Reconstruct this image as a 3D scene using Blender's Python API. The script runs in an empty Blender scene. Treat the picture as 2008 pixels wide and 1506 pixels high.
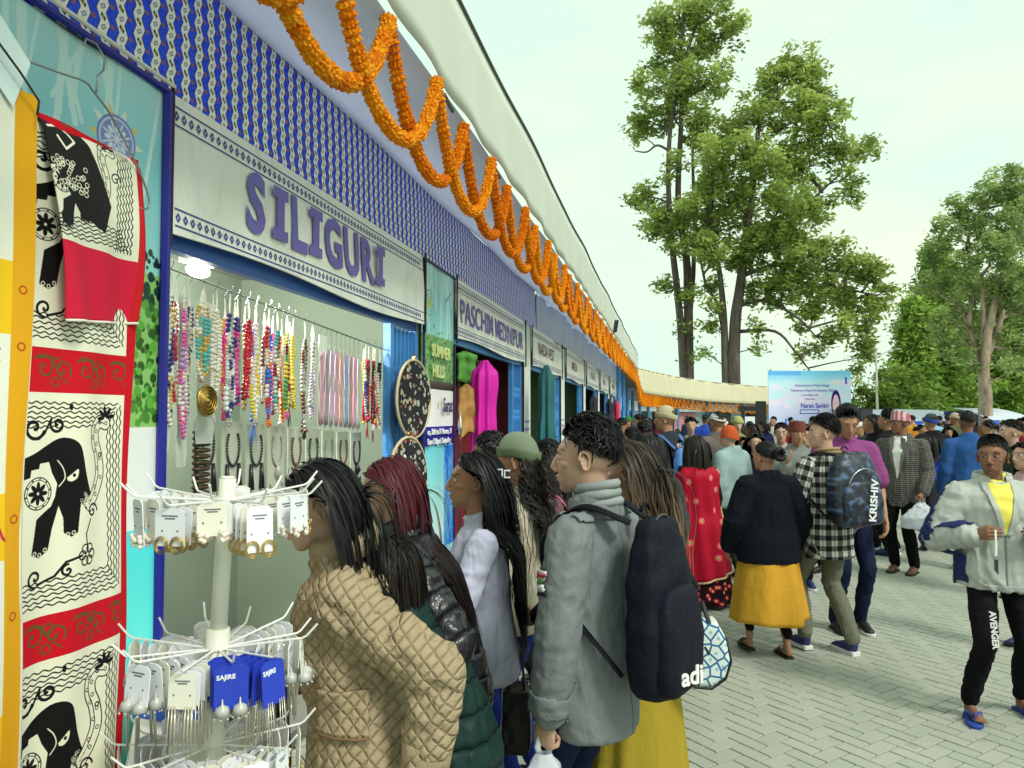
import bpy, bmesh, math, random
import numpy as np
from math import sin, cos, pi, radians, sqrt, atan2, hypot
from mathutils import Vector, Matrix, Quaternion

# ------------------------------------------------------------------ camera, sky, sun, exposure
scene = bpy.context.scene
COL = scene.collection
CAM_H = 1.72
F = 1470.0                      # focal length in pixels of the 2008 px wide photograph
PITCH = radians(2.4)
cd = bpy.data.cameras.new('camera')
cam = bpy.data.objects.new('camera', cd)
COL.objects.link(cam)
cam.location = (0, 0, CAM_H)
cam.rotation_euler = (pi / 2 + PITCH, 0, 0)
cd.sensor_width = 36.0
cd.lens = F / 2008 * 36.0
cd.clip_start = 0.05
cd.clip_end = 2000
scene.camera = cam

world = bpy.data.worlds.new('World')
scene.world = world
world.use_nodes = True
wt = world.node_tree
wt.nodes.clear()
wo = wt.nodes.new('ShaderNodeOutputWorld')
wb = wt.nodes.new('ShaderNodeBackground')
sky = wt.nodes.new('ShaderNodeTexSky')
sky.sky_type = 'NISHITA'
sky.sun_disc = False
SUN_EL, SUN_AZ = 46, 138         # azimuth measured from +Y (the view direction) to +X
sky.sun_elevation = radians(SUN_EL)
sky.sun_rotation = radians(SUN_AZ)
sky.air_density = 1.0
sky.dust_density = 3.0
# an overcast deck: pale cloud covers the clear sky almost everywhere
tc = wt.nodes.new('ShaderNodeTexCoord')
mp = wt.nodes.new('ShaderNodeMapping')
mp.inputs['Scale'].default_value = (1.2, 1.2, 3.0)
ns = wt.nodes.new('ShaderNodeTexNoise')
ns.inputs['Scale'].default_value = 1.6
ns.inputs['Detail'].default_value = 4
ns.inputs['Roughness'].default_value = 0.5
cr = wt.nodes.new('ShaderNodeValToRGB')
cr.color_ramp.elements[0].position = 0.38
cr.color_ramp.elements[0].color = (0.50, 0.66, 0.57, 1)
cr.color_ramp.elements[1].position = 0.62
cr.color_ramp.elements[1].color = (0.62, 0.70, 0.54, 1)
e = cr.color_ramp.elements.new(0.5)
e.color = (0.56, 0.69, 0.55, 1)
skm = wt.nodes.new('ShaderNodeMixRGB'); skm.blend_type = 'MULTIPLY'
skm.inputs[0].default_value = 1.0
skm.inputs[2].default_value = (0.1, 0.1, 0.1, 1)
mixw = wt.nodes.new('ShaderNodeMixRGB')
mixw.inputs[0].default_value = 0.92
L = wt.links.new
L(tc.outputs['Generated'], mp.inputs[0]); L(mp.outputs[0], ns.inputs['Vector'])
L(ns.outputs['Fac'], cr.inputs[0]); L(sky.outputs[0], skm.inputs[1])
L(skm.outputs[0], mixw.inputs[1]); L(cr.outputs[0], mixw.inputs[2])
L(mixw.outputs[0], wb.inputs[0]); wb.inputs[1].default_value = 0.8
L(wb.outputs[0], wo.inputs[0])

sd = bpy.data.lights.new('sun', 'SUN')
sd.energy = 1.3
sd.angle = radians(16)
sd.color = (1.0, 0.96, 0.88)
sun = bpy.data.objects.new('sun', sd)
COL.objects.link(sun)
_sdir = Vector((sin(radians(SUN_AZ)) * cos(radians(SUN_EL)), cos(radians(SUN_AZ)) * cos(radians(SUN_EL)), sin(radians(SUN_EL))))
sun.rotation_euler = _sdir.to_track_quat('Z', 'Y').to_euler()
sun.location = (0, 0, 40)
scene.view_settings.view_transform = 'Standard'
scene.view_settings.look = 'None'
scene.view_settings.gamma = 1
scene.view_settings.use_curve_mapping = False
scene.view_settings.exposure = 1.0
scene.cycles.max_bounces = 6
scene.cycles.diffuse_bounces = 3
scene.cycles.glossy_bounces = 2
scene.cycles.transmission_bounces = 3
scene.cycles.transparent_max_bounces = 6

# ------------------------------------------------------------------ helpers
RNG = random.Random(7)
NR = np.random.RandomState(5)

def PX(px, py, Y):
    """world point seen at pixel px,py of the photograph and Y metres ahead"""
    a = (px - 1004) / F; b = (753 - py) / F
    y = cos(PITCH) - b * sin(PITCH); z = sin(PITCH) + b * cos(PITCH)
    t = Y / y
    return Vector((a * t, Y, CAM_H + z * t))

def vnoise(p, seed=0):
    """value noise on an (n,3) array, range -1..1"""
    p = np.asarray(p, float)
    i = np.floor(p).astype(np.int64); f = p - i
    f = f * f * (3 - 2 * f)
    def h(ix, iy, iz):
        n = (ix * 374761393 + iy * 668265263 + iz * 2147483647 + seed * 1274126177) & 0xffffffff
        n = ((n ^ (n >> 13)) * 1274126177) & 0xffffffff
        return ((n ^ (n >> 16)) & 0xffff) / 32767.5 - 1
    r = 0
    for a in (0, 1):
        wa = f[:, 0] if a else 1 - f[:, 0]
        for b in (0, 1):
            wb_ = f[:, 1] if b else 1 - f[:, 1]
            for c in (0, 1):
                wc = f[:, 2] if c else 1 - f[:, 2]
                r = r + wa * wb_ * wc * h(i[:, 0] + a, i[:, 1] + b, i[:, 2] + c)
    return r

def fbm(p, seed=0, oct=3):
    r = 0; a = 1
    for k in range(oct):
        r = r + a * vnoise(np.asarray(p) * 2 ** k, seed + k); a *= .5
    return r

class MB:
    """collects shapes, links them as one mesh object"""
    def __init__(s): s.V = []; s.F = []; s.M = []; s.n = 0
    def add(s, v, f, m=0):
        v = [tuple(q) for q in v]
        n = s.n
        s.V.extend(v); s.F.extend([tuple(i + n for i in q) for q in f]); s.M.extend([m] * len(f)); s.n += len(v)
        return s
    def box(s, c, h, m=0, R=None, taper=1.0):
        """centre, half sizes"""
        v = []
        for z in (-1, 1):
            t = taper if z > 0 else 1
            for x, y in ((-1, -1), (1, -1), (1, 1), (-1, 1)):
                q = Vector((x * h[0] * t, y * h[1] * t, z * h[2]))
                if R is not None: q = R @ q
                v.append(q + Vector(c))
        return s.add(v, [(3, 2, 1, 0), (4, 5, 6, 7), (0, 1, 5, 4), (1, 2, 6, 5), (2, 3, 7, 6), (3, 0, 4, 7)], m)
    def b2(s, lo, hi, m=0):
        return s.box([(a + b) / 2 for a, b in zip(lo, hi)], [(b - a) / 2 for a, b in zip(lo, hi)], m)
    def tube(s, pts, rad, n=8, m=0, cap=True, up=None, closed=False):
        """rad: number or list of number / (a,b) pairs; b is along 'up'"""
        pts = [Vector(p) for p in pts]
        k = len(pts)
        if not isinstance(rad, (list, tuple)): rad = [rad] * k
        v = []; f = []
        N = None
        for i, p in enumerate(pts):
            if closed: t = pts[(i + 1) % k] - pts[i - 1]
            else: t = pts[min(i + 1, k - 1)] - pts[max(i - 1, 0)]
            if t.length < 1e-9: t = Vector((0, 0, 1))
            t.normalize()
            if N is None:
                u = Vector(up) if up is not None else (Vector((0, 1, 0)) if abs(t.y) < .9 else Vector((1, 0, 0)))
            else: u = N
            if up is not None: u = Vector(up)
            N = (u - t * u.dot(t))
            if N.length < 1e-6: N = t.orthogonal()
            N.normalize()
            B = t.cross(N)
            r = rad[i]
            ra, rb = (r if isinstance(r, (tuple, list)) else (r, r))
            for j in range(n):
                a = 2 * pi * j / n
                v.append(p + B * (ra * cos(a)) + N * (rb * sin(a)))
        kk = k if closed else k - 1
        for i in range(kk):
            i2 = (i + 1) % k
            for j in range(n):
                j2 = (j + 1) % n
                f.append((i * n + j, i * n + j2, i2 * n + j2, i2 * n + j))
        if cap and not closed:
            f.append(tuple(range(n - 1, -1, -1))); f.append(tuple((k - 1) * n + j for j in range(n)))
        return s.add(v, f, m)
    def ell(s, c, r, m=0, R=None, nu=12, nv=8):
        v = []; f = []
        c = Vector(c)
        if not isinstance(r, (tuple, list)): r = (r, r, r)
        for i in range(nv + 1):
            th = pi * i / nv
            for j in range(nu):
                a = 2 * pi * j / nu
                q = Vector((r[0] * sin(th) * cos(a), r[1] * sin(th) * sin(a), r[2] * cos(th)))
                if R is not None: q = R @ q
                v.append(c + q)
        for i in range(nv):
            for j in range(nu):
                j2 = (j + 1) % nu
                f.append((i * nu + j, (i + 1) * nu + j, (i + 1) * nu + j2, i * nu + j2))
        return s.add(v, f, m)
    def cap(s, a, b, ra, rb=None, m=0, n=10):
        """tapered capsule made of ellipsoids and a tube"""
        rb = ra if rb is None else rb
        a = Vector(a); b = Vector(b)
        s.ell(a, ra, m, nu=n, nv=6); s.ell(b, rb, m, nu=n, nv=6)
        s.tube([a, b], [ra, rb], n, m)
        return s
    def grid(s, fn, nu, nv, m=0, wrap=False):
        """fn(u,v)->point for u,v in 0..1"""
        v = [fn(i / (nu), j / (nv)) for j in range(nv + 1) for i in range(nu + (0 if wrap else 1))]
        w = nu if wrap else nu + 1
        f = []
        for j in range(nv):
            for i in range(nu):
                i2 = (i + 1) % w if wrap else i + 1
                f.append((j * w + i, j * w + i2, (j + 1) * w + i2, (j + 1) * w + i))
        return s.add(v, f, m)
    def prism(s, poly, y0, y1, m=0, ax='xz'):
        """polygon in the xz plane extruded along y"""
        n = len(poly)
        def q(p, y): return (p[0], y, p[1]) if ax == 'xz' else (p[0], p[1], y)
        v = [q(p, y0) for p in poly] + [q(p, y1) for p in poly]
        f = [tuple(range(n)), tuple(range(2 * n - 1, n - 1, -1))]
        f += [(i + n, (i + 1) % n + n, (i + 1) % n, i) for i in range(n)]
        return s.add(v, f, m)
    def sheet(s, fn, nu, nv, th, m=0):
        """fn surface given thickness along its normal (approx. along -y)"""
        A = lambda u, v: Vector(fn(u, v))
        s.grid(lambda u, v: A(u, v), nu, nv, m)
        s.grid(lambda u, v: A(1 - u, v) + Vector((0, th, 0)), nu, nv, m)
        return s
    def mesh(s, name, mats, smooth=False):
        me = bpy.data.meshes.new(name)
        me.from_pydata(s.V, [], s.F)
        if not isinstance(mats, (list, tuple)): mats = [mats]
        for q in mats: me.materials.append(q)
        if len(mats) > 1: me.polygons.foreach_set('material_index', s.M)
        if smooth: me.polygons.foreach_set('use_smooth', [True] * len(me.polygons))
        me.update()
        return me
    def build(s, name, mats, parent=None, smooth=False, loc=None, rz=None):
        return link(name, s.mesh(name, mats, smooth), parent, loc, rz)

def link(name, me, parent=None, loc=None, rz=None):
    o = bpy.data.objects.new(name, me)
    COL.objects.link(o)
    if parent is not None: o.parent = parent
    if loc is not None: o.location = loc
    if rz is not None: o.rotation_euler = (0, 0, rz)
    return o

def tag(o, label=None, cat=None, group=None, kind=None):
    if label: o['label'] = label
    if cat: o['category'] = cat
    if group: o['group'] = group
    if kind: o['kind'] = kind
    return o

def thing(name, label, cat, loc=(0, 0, 0), rz=0, group=None):
    return tag(link(name, None, None, loc, rz), label, cat, group)

def copy_tree(o, parent=None, kids=None):
    c = o.copy(); COL.objects.link(c)
    if parent is not None:
        c.parent = parent; c.matrix_parent_inverse = o.matrix_parent_inverse
    for ch in CH.get(o.name, []) if False else o.children: copy_tree(ch, c)
    return c

def npmesh(name, V, Fq, mats, smooth=True, attrs=None, tris=False):
    """fast mesh from numpy arrays (quads or tris)"""
    me = bpy.data.meshes.new(name)
    V = np.asarray(V, np.float32); Fq = np.asarray(Fq, np.int32)
    k = Fq.shape[1]
    me.vertices.add(len(V)); me.vertices.foreach_set('co', V.ravel())
    me.loops.add(Fq.size); me.loops.foreach_set('vertex_index', Fq.ravel())
    me.polygons.add(len(Fq))
    me.polygons.foreach_set('loop_start', np.arange(len(Fq), dtype=np.int32) * k)
    me.polygons.foreach_set('use_smooth', np.full(len(Fq), bool(smooth)))
    for q in (mats if isinstance(mats, (list, tuple)) else [mats]): me.materials.append(q)
    if attrs:
        for an, arr in attrs.items():
            at = me.attributes.new(an, 'FLOAT_VECTOR', 'POINT')
            at.data.foreach_set('vector', np.asarray(arr, np.float32).ravel())
    me.update(calc_edges=True)
    me.validate()
    return me

TS = bpy.data.scenes.new('workbench')      # shapes are fused here, away from the built scene
def fuse(mb, voxel, smooth=2, fac=0.5):
    """union of overlapping shapes as one smooth skin -> (V,F quads)"""
    me = bpy.data.meshes.new('tmp'); me.from_pydata(mb.V, [], mb.F)
    o = bpy.data.objects.new('tmp', me); TS.collection.objects.link(o)
    m = o.modifiers.new('r', 'REMESH'); m.mode = 'VOXEL'; m.voxel_size = voxel; m.adaptivity = 0
    if smooth:
        q = o.modifiers.new('s', 'SMOOTH'); q.factor = fac; q.iterations = smooth
    vl = TS.view_layers[0]; vl.update(); dg = vl.depsgraph
    oe = o.evaluated_get(dg); em = oe.to_mesh()
    V = np.empty(len(em.vertices) * 3, np.float32); em.vertices.foreach_get('co', V); V = V.reshape(-1, 3)
    Fv = np.empty(len(em.loops), np.int32); em.loops.foreach_get('vertex_index', Fv); Fq = Fv.reshape(-1, 4)
    oe.to_mesh_clear()
    bpy.data.objects.remove(o); bpy.data.meshes.remove(me)
    return V.astype(float), Fq

def vnormals(V, Fq):
    a = V[Fq[:, 2]] - V[Fq[:, 0]]; b = V[Fq[:, 3]] - V[Fq[:, 1]]
    fn = np.cross(a, b)
    n = np.zeros_like(V)
    for k in range(Fq.shape[1]): np.add.at(n, Fq[:, k], fn)
    return n / (np.linalg.norm(n, axis=1)[:, None] + 1e-12)

# ------------------------------------------------------------------ materials
class NT:
    def __init__(s, name):
        s.m = bpy.data.materials.new(name); s.m.use_nodes = True
        s.t = s.m.node_tree; s.b = s.t.nodes['Principled BSDF']
    def n(s, typ, **kw):
        q = s.t.nodes.new(typ)
        for k, v in kw.items(): setattr(q, k, v)
        return q
    def set(s, sock, v):
        if hasattr(v, 'is_linked') or hasattr(v, 'links'): s.t.links.new(v, sock)
        else:
            if isinstance(v, (tuple, list)) and len(v) == 3 and sock.type == 'RGBA': v = (*v, 1)
            sock.default_value = v
    def math(s, op, a, b=0.0, c=None, clamp=False):
        q = s.n('ShaderNodeMath', operation=op); q.use_clamp = clamp
        s.set(q.inputs[0], a); s.set(q.inputs[1], b)
        if c is not None: s.set(q.inputs[2], c)
        return q.outputs[0]
    def mix(s, f, a, b, mode='MIX'):
        q = s.n('ShaderNodeMixRGB', blend_type=mode)
        s.set(q.inputs[0], f); s.set(q.inputs[1], a); s.set(q.inputs[2], b)
        return q.outputs[0]
    def co(s, kind='Object', scale=None, loc=None):
        q = s.n('ShaderNodeTexCoord').outputs[kind]
        if scale or loc:
            m = s.n('ShaderNodeMapping')
            if scale: m.inputs['Scale'].default_value = scale
            if loc: m.inputs['Location'].default_value = loc
            s.t.links.new(q, m.inputs[0]); q = m.outputs[0]
        return q
    def attr(s, name):
        return s.n('ShaderNodeAttribute', attribute_name=name).outputs['Vector']
    def scale(s, v, sc):
        m = s.n('ShaderNodeMapping'); m.inputs['Scale'].default_value = sc
        s.t.links.new(v, m.inputs[0]); return m.outputs[0]
    def noise(s, vec, scale=5, det=3, rough=.5, out='Fac', dist=0):
        q = s.n('ShaderNodeTexNoise'); s.set(q.inputs['Vector'], vec)
        q.inputs['Scale'].default_value = scale; q.inputs['Detail'].default_value = det
        q.inputs['Roughness'].default_value = rough; q.inputs['Distortion'].default_value = dist
        return q.outputs[out]
    def vor(s, vec, scale=5, feat='F1', out='Distance', dim='3D'):
        q = s.n('ShaderNodeTexVoronoi', feature=feat); q.voronoi_dimensions = dim; s.set(q.inputs['Vector'], vec)
        q.inputs['Scale'].default_value = scale
        return q.outputs[out]
    def ramp(s, f, stops, interp='LINEAR'):
        q = s.n('ShaderNodeValToRGB'); r = q.color_ramp; r.interpolation = interp
        s.set(q.inputs[0], f)
        while len(r.elements) < len(stops): r.elements.new(0.5)
        for e_, (p, c) in zip(r.elements, stops):
            e_.position = p; e_.color = (*c, 1) if len(c) == 3 else c
        return q.outputs[0]
    def sep(s, v):
        q = s.n('ShaderNodeSeparateXYZ'); s.set(q.inputs[0], v); return q.outputs
    def bump(s, h, strength=.3, dist=.01):
        q = s.n('ShaderNodeBump'); q.inputs['Strength'].default_value = strength
        q.inputs['Distance'].default_value = dist; s.set(q.inputs['Height'], h)
        s.t.links.new(q.outputs[0], s.b.inputs['Normal']); return q
    def out(s, color=None, rough=None, metal=None, spec=None, **kw):
        if color is not None: s.set(s.b.inputs['Base Color'], color)
        if rough is not None: s.set(s.b.inputs['Roughness'], rough)
        if metal is not None: s.set(s.b.inputs['Metallic'], metal)
        if spec is not None: s.set(s.b.inputs['Specular IOR Level'], spec)
        for k, v in kw.items(): s.set(s.b.inputs[k.replace('_', ' ')], v)
        return s.m

_MC = {}
def plain(color, rough=.6, var=.12, scale=8, bump=.15, bscale=60, metal=0, spec=.4, name='surface', trans=0):
    """a plain coloured surface with slight tonal variation and fine relief"""
    key = (tuple(color), rough, var, scale, bump, bscale, metal, spec, trans)
    if key in _MC: return _MC[key]
    t = NT(name)
    c = t.co()
    n1 = t.noise(c, scale, 4)
    f = t.math('MULTIPLY_ADD', n1, var * 2, 1 - var)
    q = t.n('ShaderNodeVectorMath', operation='SCALE')
    q.inputs[0].default_value = color
    t.set(q.inputs['Scale'], f)
    if bump: t.bump(t.noise(c, bscale, 3), bump, .004)
    m = t.out(q.outputs[0], rough, metal, spec)
    if trans:
        t.b.inputs['Transmission Weight'].default_value = 0
        tr = t.n('ShaderNodeBsdfTranslucent'); t.set(tr.inputs[0], q.outputs[0])
        mx = t.n('ShaderNodeMixShader'); mx.inputs[0].default_value = trans
        t.t.links.new(t.b.outputs[0], mx.inputs[1]); t.t.links.new(tr.outputs[0], mx.inputs[2])
        t.t.links.new(mx.outputs[0], t.t.nodes['Material Output'].inputs[0])
    _MC[key] = m
    return m

def lit(color, strength, name='lamp_glow'):
    t = NT(name)
    return t.out(color, .5, Emission_Color=color, Emission_Strength=strength)

# ------------------------------------------------------------------ flat prints drawn in code
class Canvas:
    """a small antialiased painter for flat printed cloth and boards; metres as units, origin bottom left"""
    def __init__(s, w, h, ppm, bg):
        s.w, s.h, s.k = w, h, ppm
        s.W, s.H = int(w * ppm), int(h * ppm)
        s.a = np.ones((s.H, s.W, 3), np.float32) * np.array(bg, np.float32)
    def _win(s, x0, y0, x1, y1):
        i0 = max(0, int(x0 * s.k) - 2); i1 = min(s.W, int(x1 * s.k) + 3)
        j0 = max(0, int(y0 * s.k) - 2); j1 = min(s.H, int(y1 * s.k) + 3)
        if i0 >= i1 or j0 >= j1: return None
        X, Y = np.meshgrid((np.arange(i0, i1) + .5) / s.k, (np.arange(j0, j1) + .5) / s.k)
        return i0, i1, j0, j1, X, Y
    def _put(s, w, al, c):
        i0, i1, j0, j1 = w[:4]
        al = np.clip(al, 0, 1)[..., None]
        s.a[j0:j1, i0:i1] = s.a[j0:j1, i0:i1] * (1 - al) + np.array(c, np.float32) * al
    def line(s, pts, wd, c):
        pts = np.array(pts, float)
        for a, b in zip(pts[:-1], pts[1:]):
            w = s._win(min(a[0], b[0]) - wd, min(a[1], b[1]) - wd, max(a[0], b[0]) + wd, max(a[1], b[1]) + wd)
            if w is None: continue
            d = b - a; L2 = max(d @ d, 1e-12)
            t = np.clip(((w[4] - a[0]) * d[0] + (w[5] - a[1]) * d[1]) / L2, 0, 1)
            ds = np.hypot(w[4] - a[0] - t * d[0], w[5] - a[1] - t * d[1])
            s._put(w, (wd / 2 - ds) * s.k + .5, c)
    def disc(s, x, y, r, c, ry=None, rot=0):
        ry = ry or r; R = max(r, ry)
        w = s._win(x - R, y - R, x + R, y + R)
        if w is None: return
        dx, dy = w[4] - x, w[5] - y
        u = dx * cos(rot) + dy * sin(rot); v = -dx * sin(rot) + dy * cos(rot)
        q = np.sqrt((u / r) ** 2 + (v / ry) ** 2)
        s._put(w, (1 - q) * min(r, ry) * s.k + .5, c)
    def ring(s, x, y, r, wd, c):
        s.disc_ring = None
        w = s._win(x - r - wd, y - r - wd, x + r + wd, y + r + wd)
        if w is None: return
        q = np.abs(np.hypot(w[4] - x, w[5] - y) - r)
        s._put(w, (wd / 2 - q) * s.k + .5, c)
    def poly(s, pts, c):
        pts = np.array(pts, float)
        w = s._win(pts[:, 0].min(), pts[:, 1].min(), pts[:, 0].max(), pts[:, 1].max())
        if w is None: return
        X, Y = w[4], w[5]; ins = np.zeros(X.shape, bool)
        n = len(pts)
        for i in range(n):
            x1, y1 = pts[i]; x2, y2 = pts[(i + 1) % n]
            if y1 == y2: continue
            cnd = ((y1 > Y) != (y2 > Y)) & (X < (x2 - x1) * (Y - y1) / (y2 - y1) + x1)
            ins ^= cnd
        s._put(w, ins.astype(float), c)
    def rect(s, x0, y0, x1, y1, c): s.poly([(x0, y0), (x1, y0), (x1, y1), (x0, y1)], c)
    def vgrad(s, x0, y0, x1, y1, stops):
        w = s._win(x0, y0, x1, y1)
        if w is None: return
        t = np.clip((w[5] - y0) / (y1 - y0), 0, 1)
        P = [q[0] for q in stops]
        for ch in range(3):
            s.a[w[2]:w[3], w[0]:w[1], ch] = np.interp(t, P, [q[1][ch] for q in stops])
    def spiral(s, x, y, r, turns, wd, c, a0=0, sg=1):
        n = int(24 * turns)
        s.line([(x + r * (1 - i / n) ** .8 * cos(a0 + sg * i / n * turns * 2 * pi), y + r * (1 - i / n) ** .8 * sin(a0 + sg * i / n * turns * 2 * pi)) for i in range(n)], wd, c)
    def image(s, name):
        im = bpy.data.images.new(name, s.W, s.H)
        lin = np.ones((s.H, s.W, 4), np.float32)
        lin[..., :3] = np.clip(s.a, 0, 1)
        im.pixels.foreach_set(lin.ravel())
        im.update()
        im.pack()
        return im

def print_mat(name, canvas, rough=.8, bump=.2, bscale=400, sheen=0, emit=0):
    """flat print laid over local x (0..w) and z (0..h) of the object"""
    t = NT(name)
    c = t.n('ShaderNodeTexCoord').outputs['Object']
    sx = t.sep(c)
    cb = t.n('ShaderNodeCombineXYZ')
    t.set(cb.inputs[0], t.math('DIVIDE', sx[0], canvas.w)); t.set(cb.inputs[1], t.math('DIVIDE', sx[2], canvas.h))
    im = t.n('ShaderNodeTexImage'); im.image = canvas.image(name); im.extension = 'EXTEND'
    t.t.links.new(cb.outputs[0], im.inputs[0])
    if bump: t.bump(t.noise(c, bscale, 2), bump, .002)
    return t.out(im.outputs[0], rough, spec=.3)

def text_obj(name, s, size, mat, parent=None, bold=0.0, loc=(0, 0, 0), rot=(pi / 2, 0, 0), ext=.002, sx=1.0, align='LEFT', shear=0):
    cu = bpy.data.curves.new(name, 'FONT'); cu.body = s; cu.size = size; cu.offset = bold; cu.extrude = ext
    cu.align_x = align; cu.shear = shear; cu.resolution_u = 3
    o = bpy.data.objects.new(name, cu); TS.collection.objects.link(o)
    vl = TS.view_layers[0]; vl.update(); dg = vl.depsgraph
    me = bpy.data.meshes.new_from_object(o.evaluated_get(dg))
    bpy.data.objects.remove(o); bpy.data.curves.remove(cu)
    me.materials.clear(); me.materials.append(mat); me.name = name
    q = bpy.data.objects.new(name, me); COL.objects.link(q)
    q.location = loc; q.rotation_euler = rot; q.scale = (sx, 1, 1)
    if parent is not None: q.parent = parent
    return q
# ------------------------------------------------------------------ ground and pavement
TH = math.atan(.208)
W0 = Vector((-1.9, 0, 0))
WRZ = pi / 2 - TH
U = Vector((sin(TH), cos(TH), 0)); NRM = Vector((cos(TH), -sin(TH), 0))
def W(s, d=0, z=0):
    """point s metres along the stall front, d metres out into the plaza"""
    return W0 + U * s + NRM * d + Vector((0, 0, z))
def wobj(name, label, cat, s, d=0, z=0, group=None):
    return thing(name, label, cat, W(s, d, z), WRZ, group)

t = NT('ground_concrete')
c = t.co('Object')
sp = t.sep(t.scale(c, (1, 1, 1)))
n1 = t.noise(c, .35, 5, .6); n2 = t.noise(c, 9, 4, .7)
base = t.ramp(n1, [(.3, (.35, .385, .32)), (.7, (.43, .455, .39))])
base = t.mix(t.math('MULTIPLY', n2, .35), base, (.36, .39, .34))
t.bump(n2, .2, .004)
GROUND = t.out(base, .8)
g = MB(); g.add([(-300, -40, -.014), (300, -40, -.014), (300, 600, -.014), (-300, 600, -.014)], [(0, 1, 2, 3)])
tag(g.build('ground', GROUND), kind='structure')
t = NT('paver_concrete')
c = t.n('ShaderNodeNewGeometry').outputs['Position']
oi = t.n('ShaderNodeObjectInfo').outputs['Random']
n1 = t.noise(c, .8, 5, .6); n2 = t.noise(c, 40, 4, .7)
cell = t.noise(t.scale(c, (6.0, 6.0, 1)), 1.0, 0)
base = t.ramp(n1, [(.3, (.32, .35, .29)), (.7, (.42, .45, .38))])
base = t.mix(t.math('MULTIPLY', cell, .5), base, (.31, .34, .28))
base = t.mix(t.math('MULTIPLY', oi, .30), base, (.52, .52, .45))
base = t.mix(t.math('MULTIPLY', t.math('GREATER_THAN', t.noise(c, 3.1, 2), .70), .3), base, (.20, .20, .16))
st_ = t.noise(c, 1.7, 6, .75, dist=1.5)
base = t.mix(t.math('MULTIPLY', t.math('GREATER_THAN', st_, .60), .22), base, (.16, .17, .14))
base = t.mix(t.math('MULTIPLY', n2, .35), base, (.25, .27, .22))
t.bump(n2, .5, .004)
PAVER = t.out(base, .72)
JOINT = plain((.022, .025, .02), .9, .3, 20, .3, 90, name='joint_sand')
PAVE = link('pavement', None); tag(PAVE, kind='structure')
jb = MB(); jb.add([(-3.5, .3, -.009), (9, .3, -.009), (9, 14.8, -.009), (-3.5, 14.8, -.009)], [(0, 1, 2, 3)])
jb.build('joint_bed', JOINT, PAVE)
PW = .094
def brick_mb(w, l):
    m = MB(); g_ = .0042; ch = .0018
    x0, x1, y0, y1 = g_, l - g_, g_, w - g_
    v = [(x0, y0, -.009), (x1, y0, -.009), (x1, y1, -.009), (x0, y1, -.009), (x0, y0, -.003), (x1, y0, -.003), (x1, y1, -.003), (x0, y1, -.003),
         (x0 + ch, y0 + ch, .001), (x1 - ch, y0 + ch, .001), (x1 - ch, y1 - ch, .001), (x0 + ch, y1 - ch, .001)]
    f = [(0, 1, 5, 4), (1, 2, 6, 5), (2, 3, 7, 6), (3, 0, 4, 7), (4, 5, 9, 8), (5, 6, 10, 9), (6, 7, 11, 10), (7, 4, 8, 11), (8, 9, 10, 11)]
    return m.add(v, f)
_b = brick_mb(PW, 2 * PW)
BM = _b.mesh('paver', PAVER)
bv = np.array(_b.V); bf = np.array(_b.F)
cells = []
for m_ in range(-260, 400):
    for n_ in range(-130, 200):
        X, Y = m_ + 2 * n_, m_ - 2 * n_
        cells.append((X, Y, 0)); cells.append((X + 1, Y + 1, 1))
cells = np.array(cells, float)
ang = radians(33.25)
ca, sa = cos(ang), sin(ang)
cx = (cells[:, 0] * ca - cells[:, 1] * sa) * PW + 1; cy = (cells[:, 0] * sa + cells[:, 1] * ca) * PW + 5
keep = (cx > -1.6) & (cx < 8.5) & (cy > 1.0) & (cy < 15) & (cx / np.maximum(cy, .1) > -.5) & (cx / np.maximum(cy, .1) < .85)
cells, cx, cy = cells[keep], cx[keep], cy[keep]
pxs = 1004 + F * cx / cy; pys = 815 + F * CAM_H / cy
clear = (pxs > 1380) & (pxs < 2010) & (pys < 1520) & (pys > 900)
idx = np.argsort(np.where(clear, cy, 99))[:298]
single = set(idx.tolist())
VV = []; FF = []; k = 0
zz = NR.uniform(-.0008, .0008, len(cells)); tx = NR.uniform(-.004, .004, (len(cells), 2))
for i in range(len(cells)):
    a = ang + (pi / 2 if cells[i, 2] else 0)
    if i in single:
        o = link('paver', BM, PAVE); o.location = (cx[i], cy[i], zz[i]); o.rotation_euler = (tx[i, 0], tx[i, 1], a)
    else:
        c_, s_ = cos(a), sin(a)
        v = bv.copy(); x = v[:, 0] * c_ - v[:, 1] * s_ + cx[i]; y = v[:, 0] * s_ + v[:, 1] * c_ + cy[i]
        VV.append(np.stack([x, y, v[:, 2] + zz[i] + v[:, 0] * tx[i, 1] + v[:, 1] * tx[i, 0]], 1)); FF.append(bf + k); k += len(bv)
tag(link('paver_field', npmesh('paver_field', np.vstack(VV), np.vstack(FF), PAVER, False), PAVE), kind='stuff')

# ------------------------------------------------------------------ materials of the stalls
BLUE = plain((.02, .10, .42), .35, .1, 5, .1, 30, name='blue_paint')
SKYB = plain((.07, .30, .72), .4, .15, 6, .1, 30, name='light_blue_paint')
STALLW = plain((.28, .34, .26), .8, .15, 1.5, .2, 40, name='grey_green_wall')
STALLD = plain((.32, .35, .30), .8, .15, 1.5, .2, 40, name='grey_ceiling')
t = NT('white_vinyl'); c = t.co('Object')
n1 = t.noise(t.scale(c, (1, 1, .6)), 2.6, 3, .5, dist=1.2); n2 = t.noise(c, 1.1, 4)
t.bump(n1, .8, .06); WHITE = t.out(t.ramp(n2, [(.3, (.76, .80, .73)), (.7, (.90, .92, .84))]), .5)
WHITEP = plain((.78, .80, .74), .5, .05, 3, .05, 60, name='white_paint')
BLACK = plain((.012, .012, .014), .5, .2, 8, .1, name='black')
LAV = plain((.74, .77, .90), .75, .08, 1.2, .25, 5, name='lavender_cloth', trans=.5)
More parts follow.
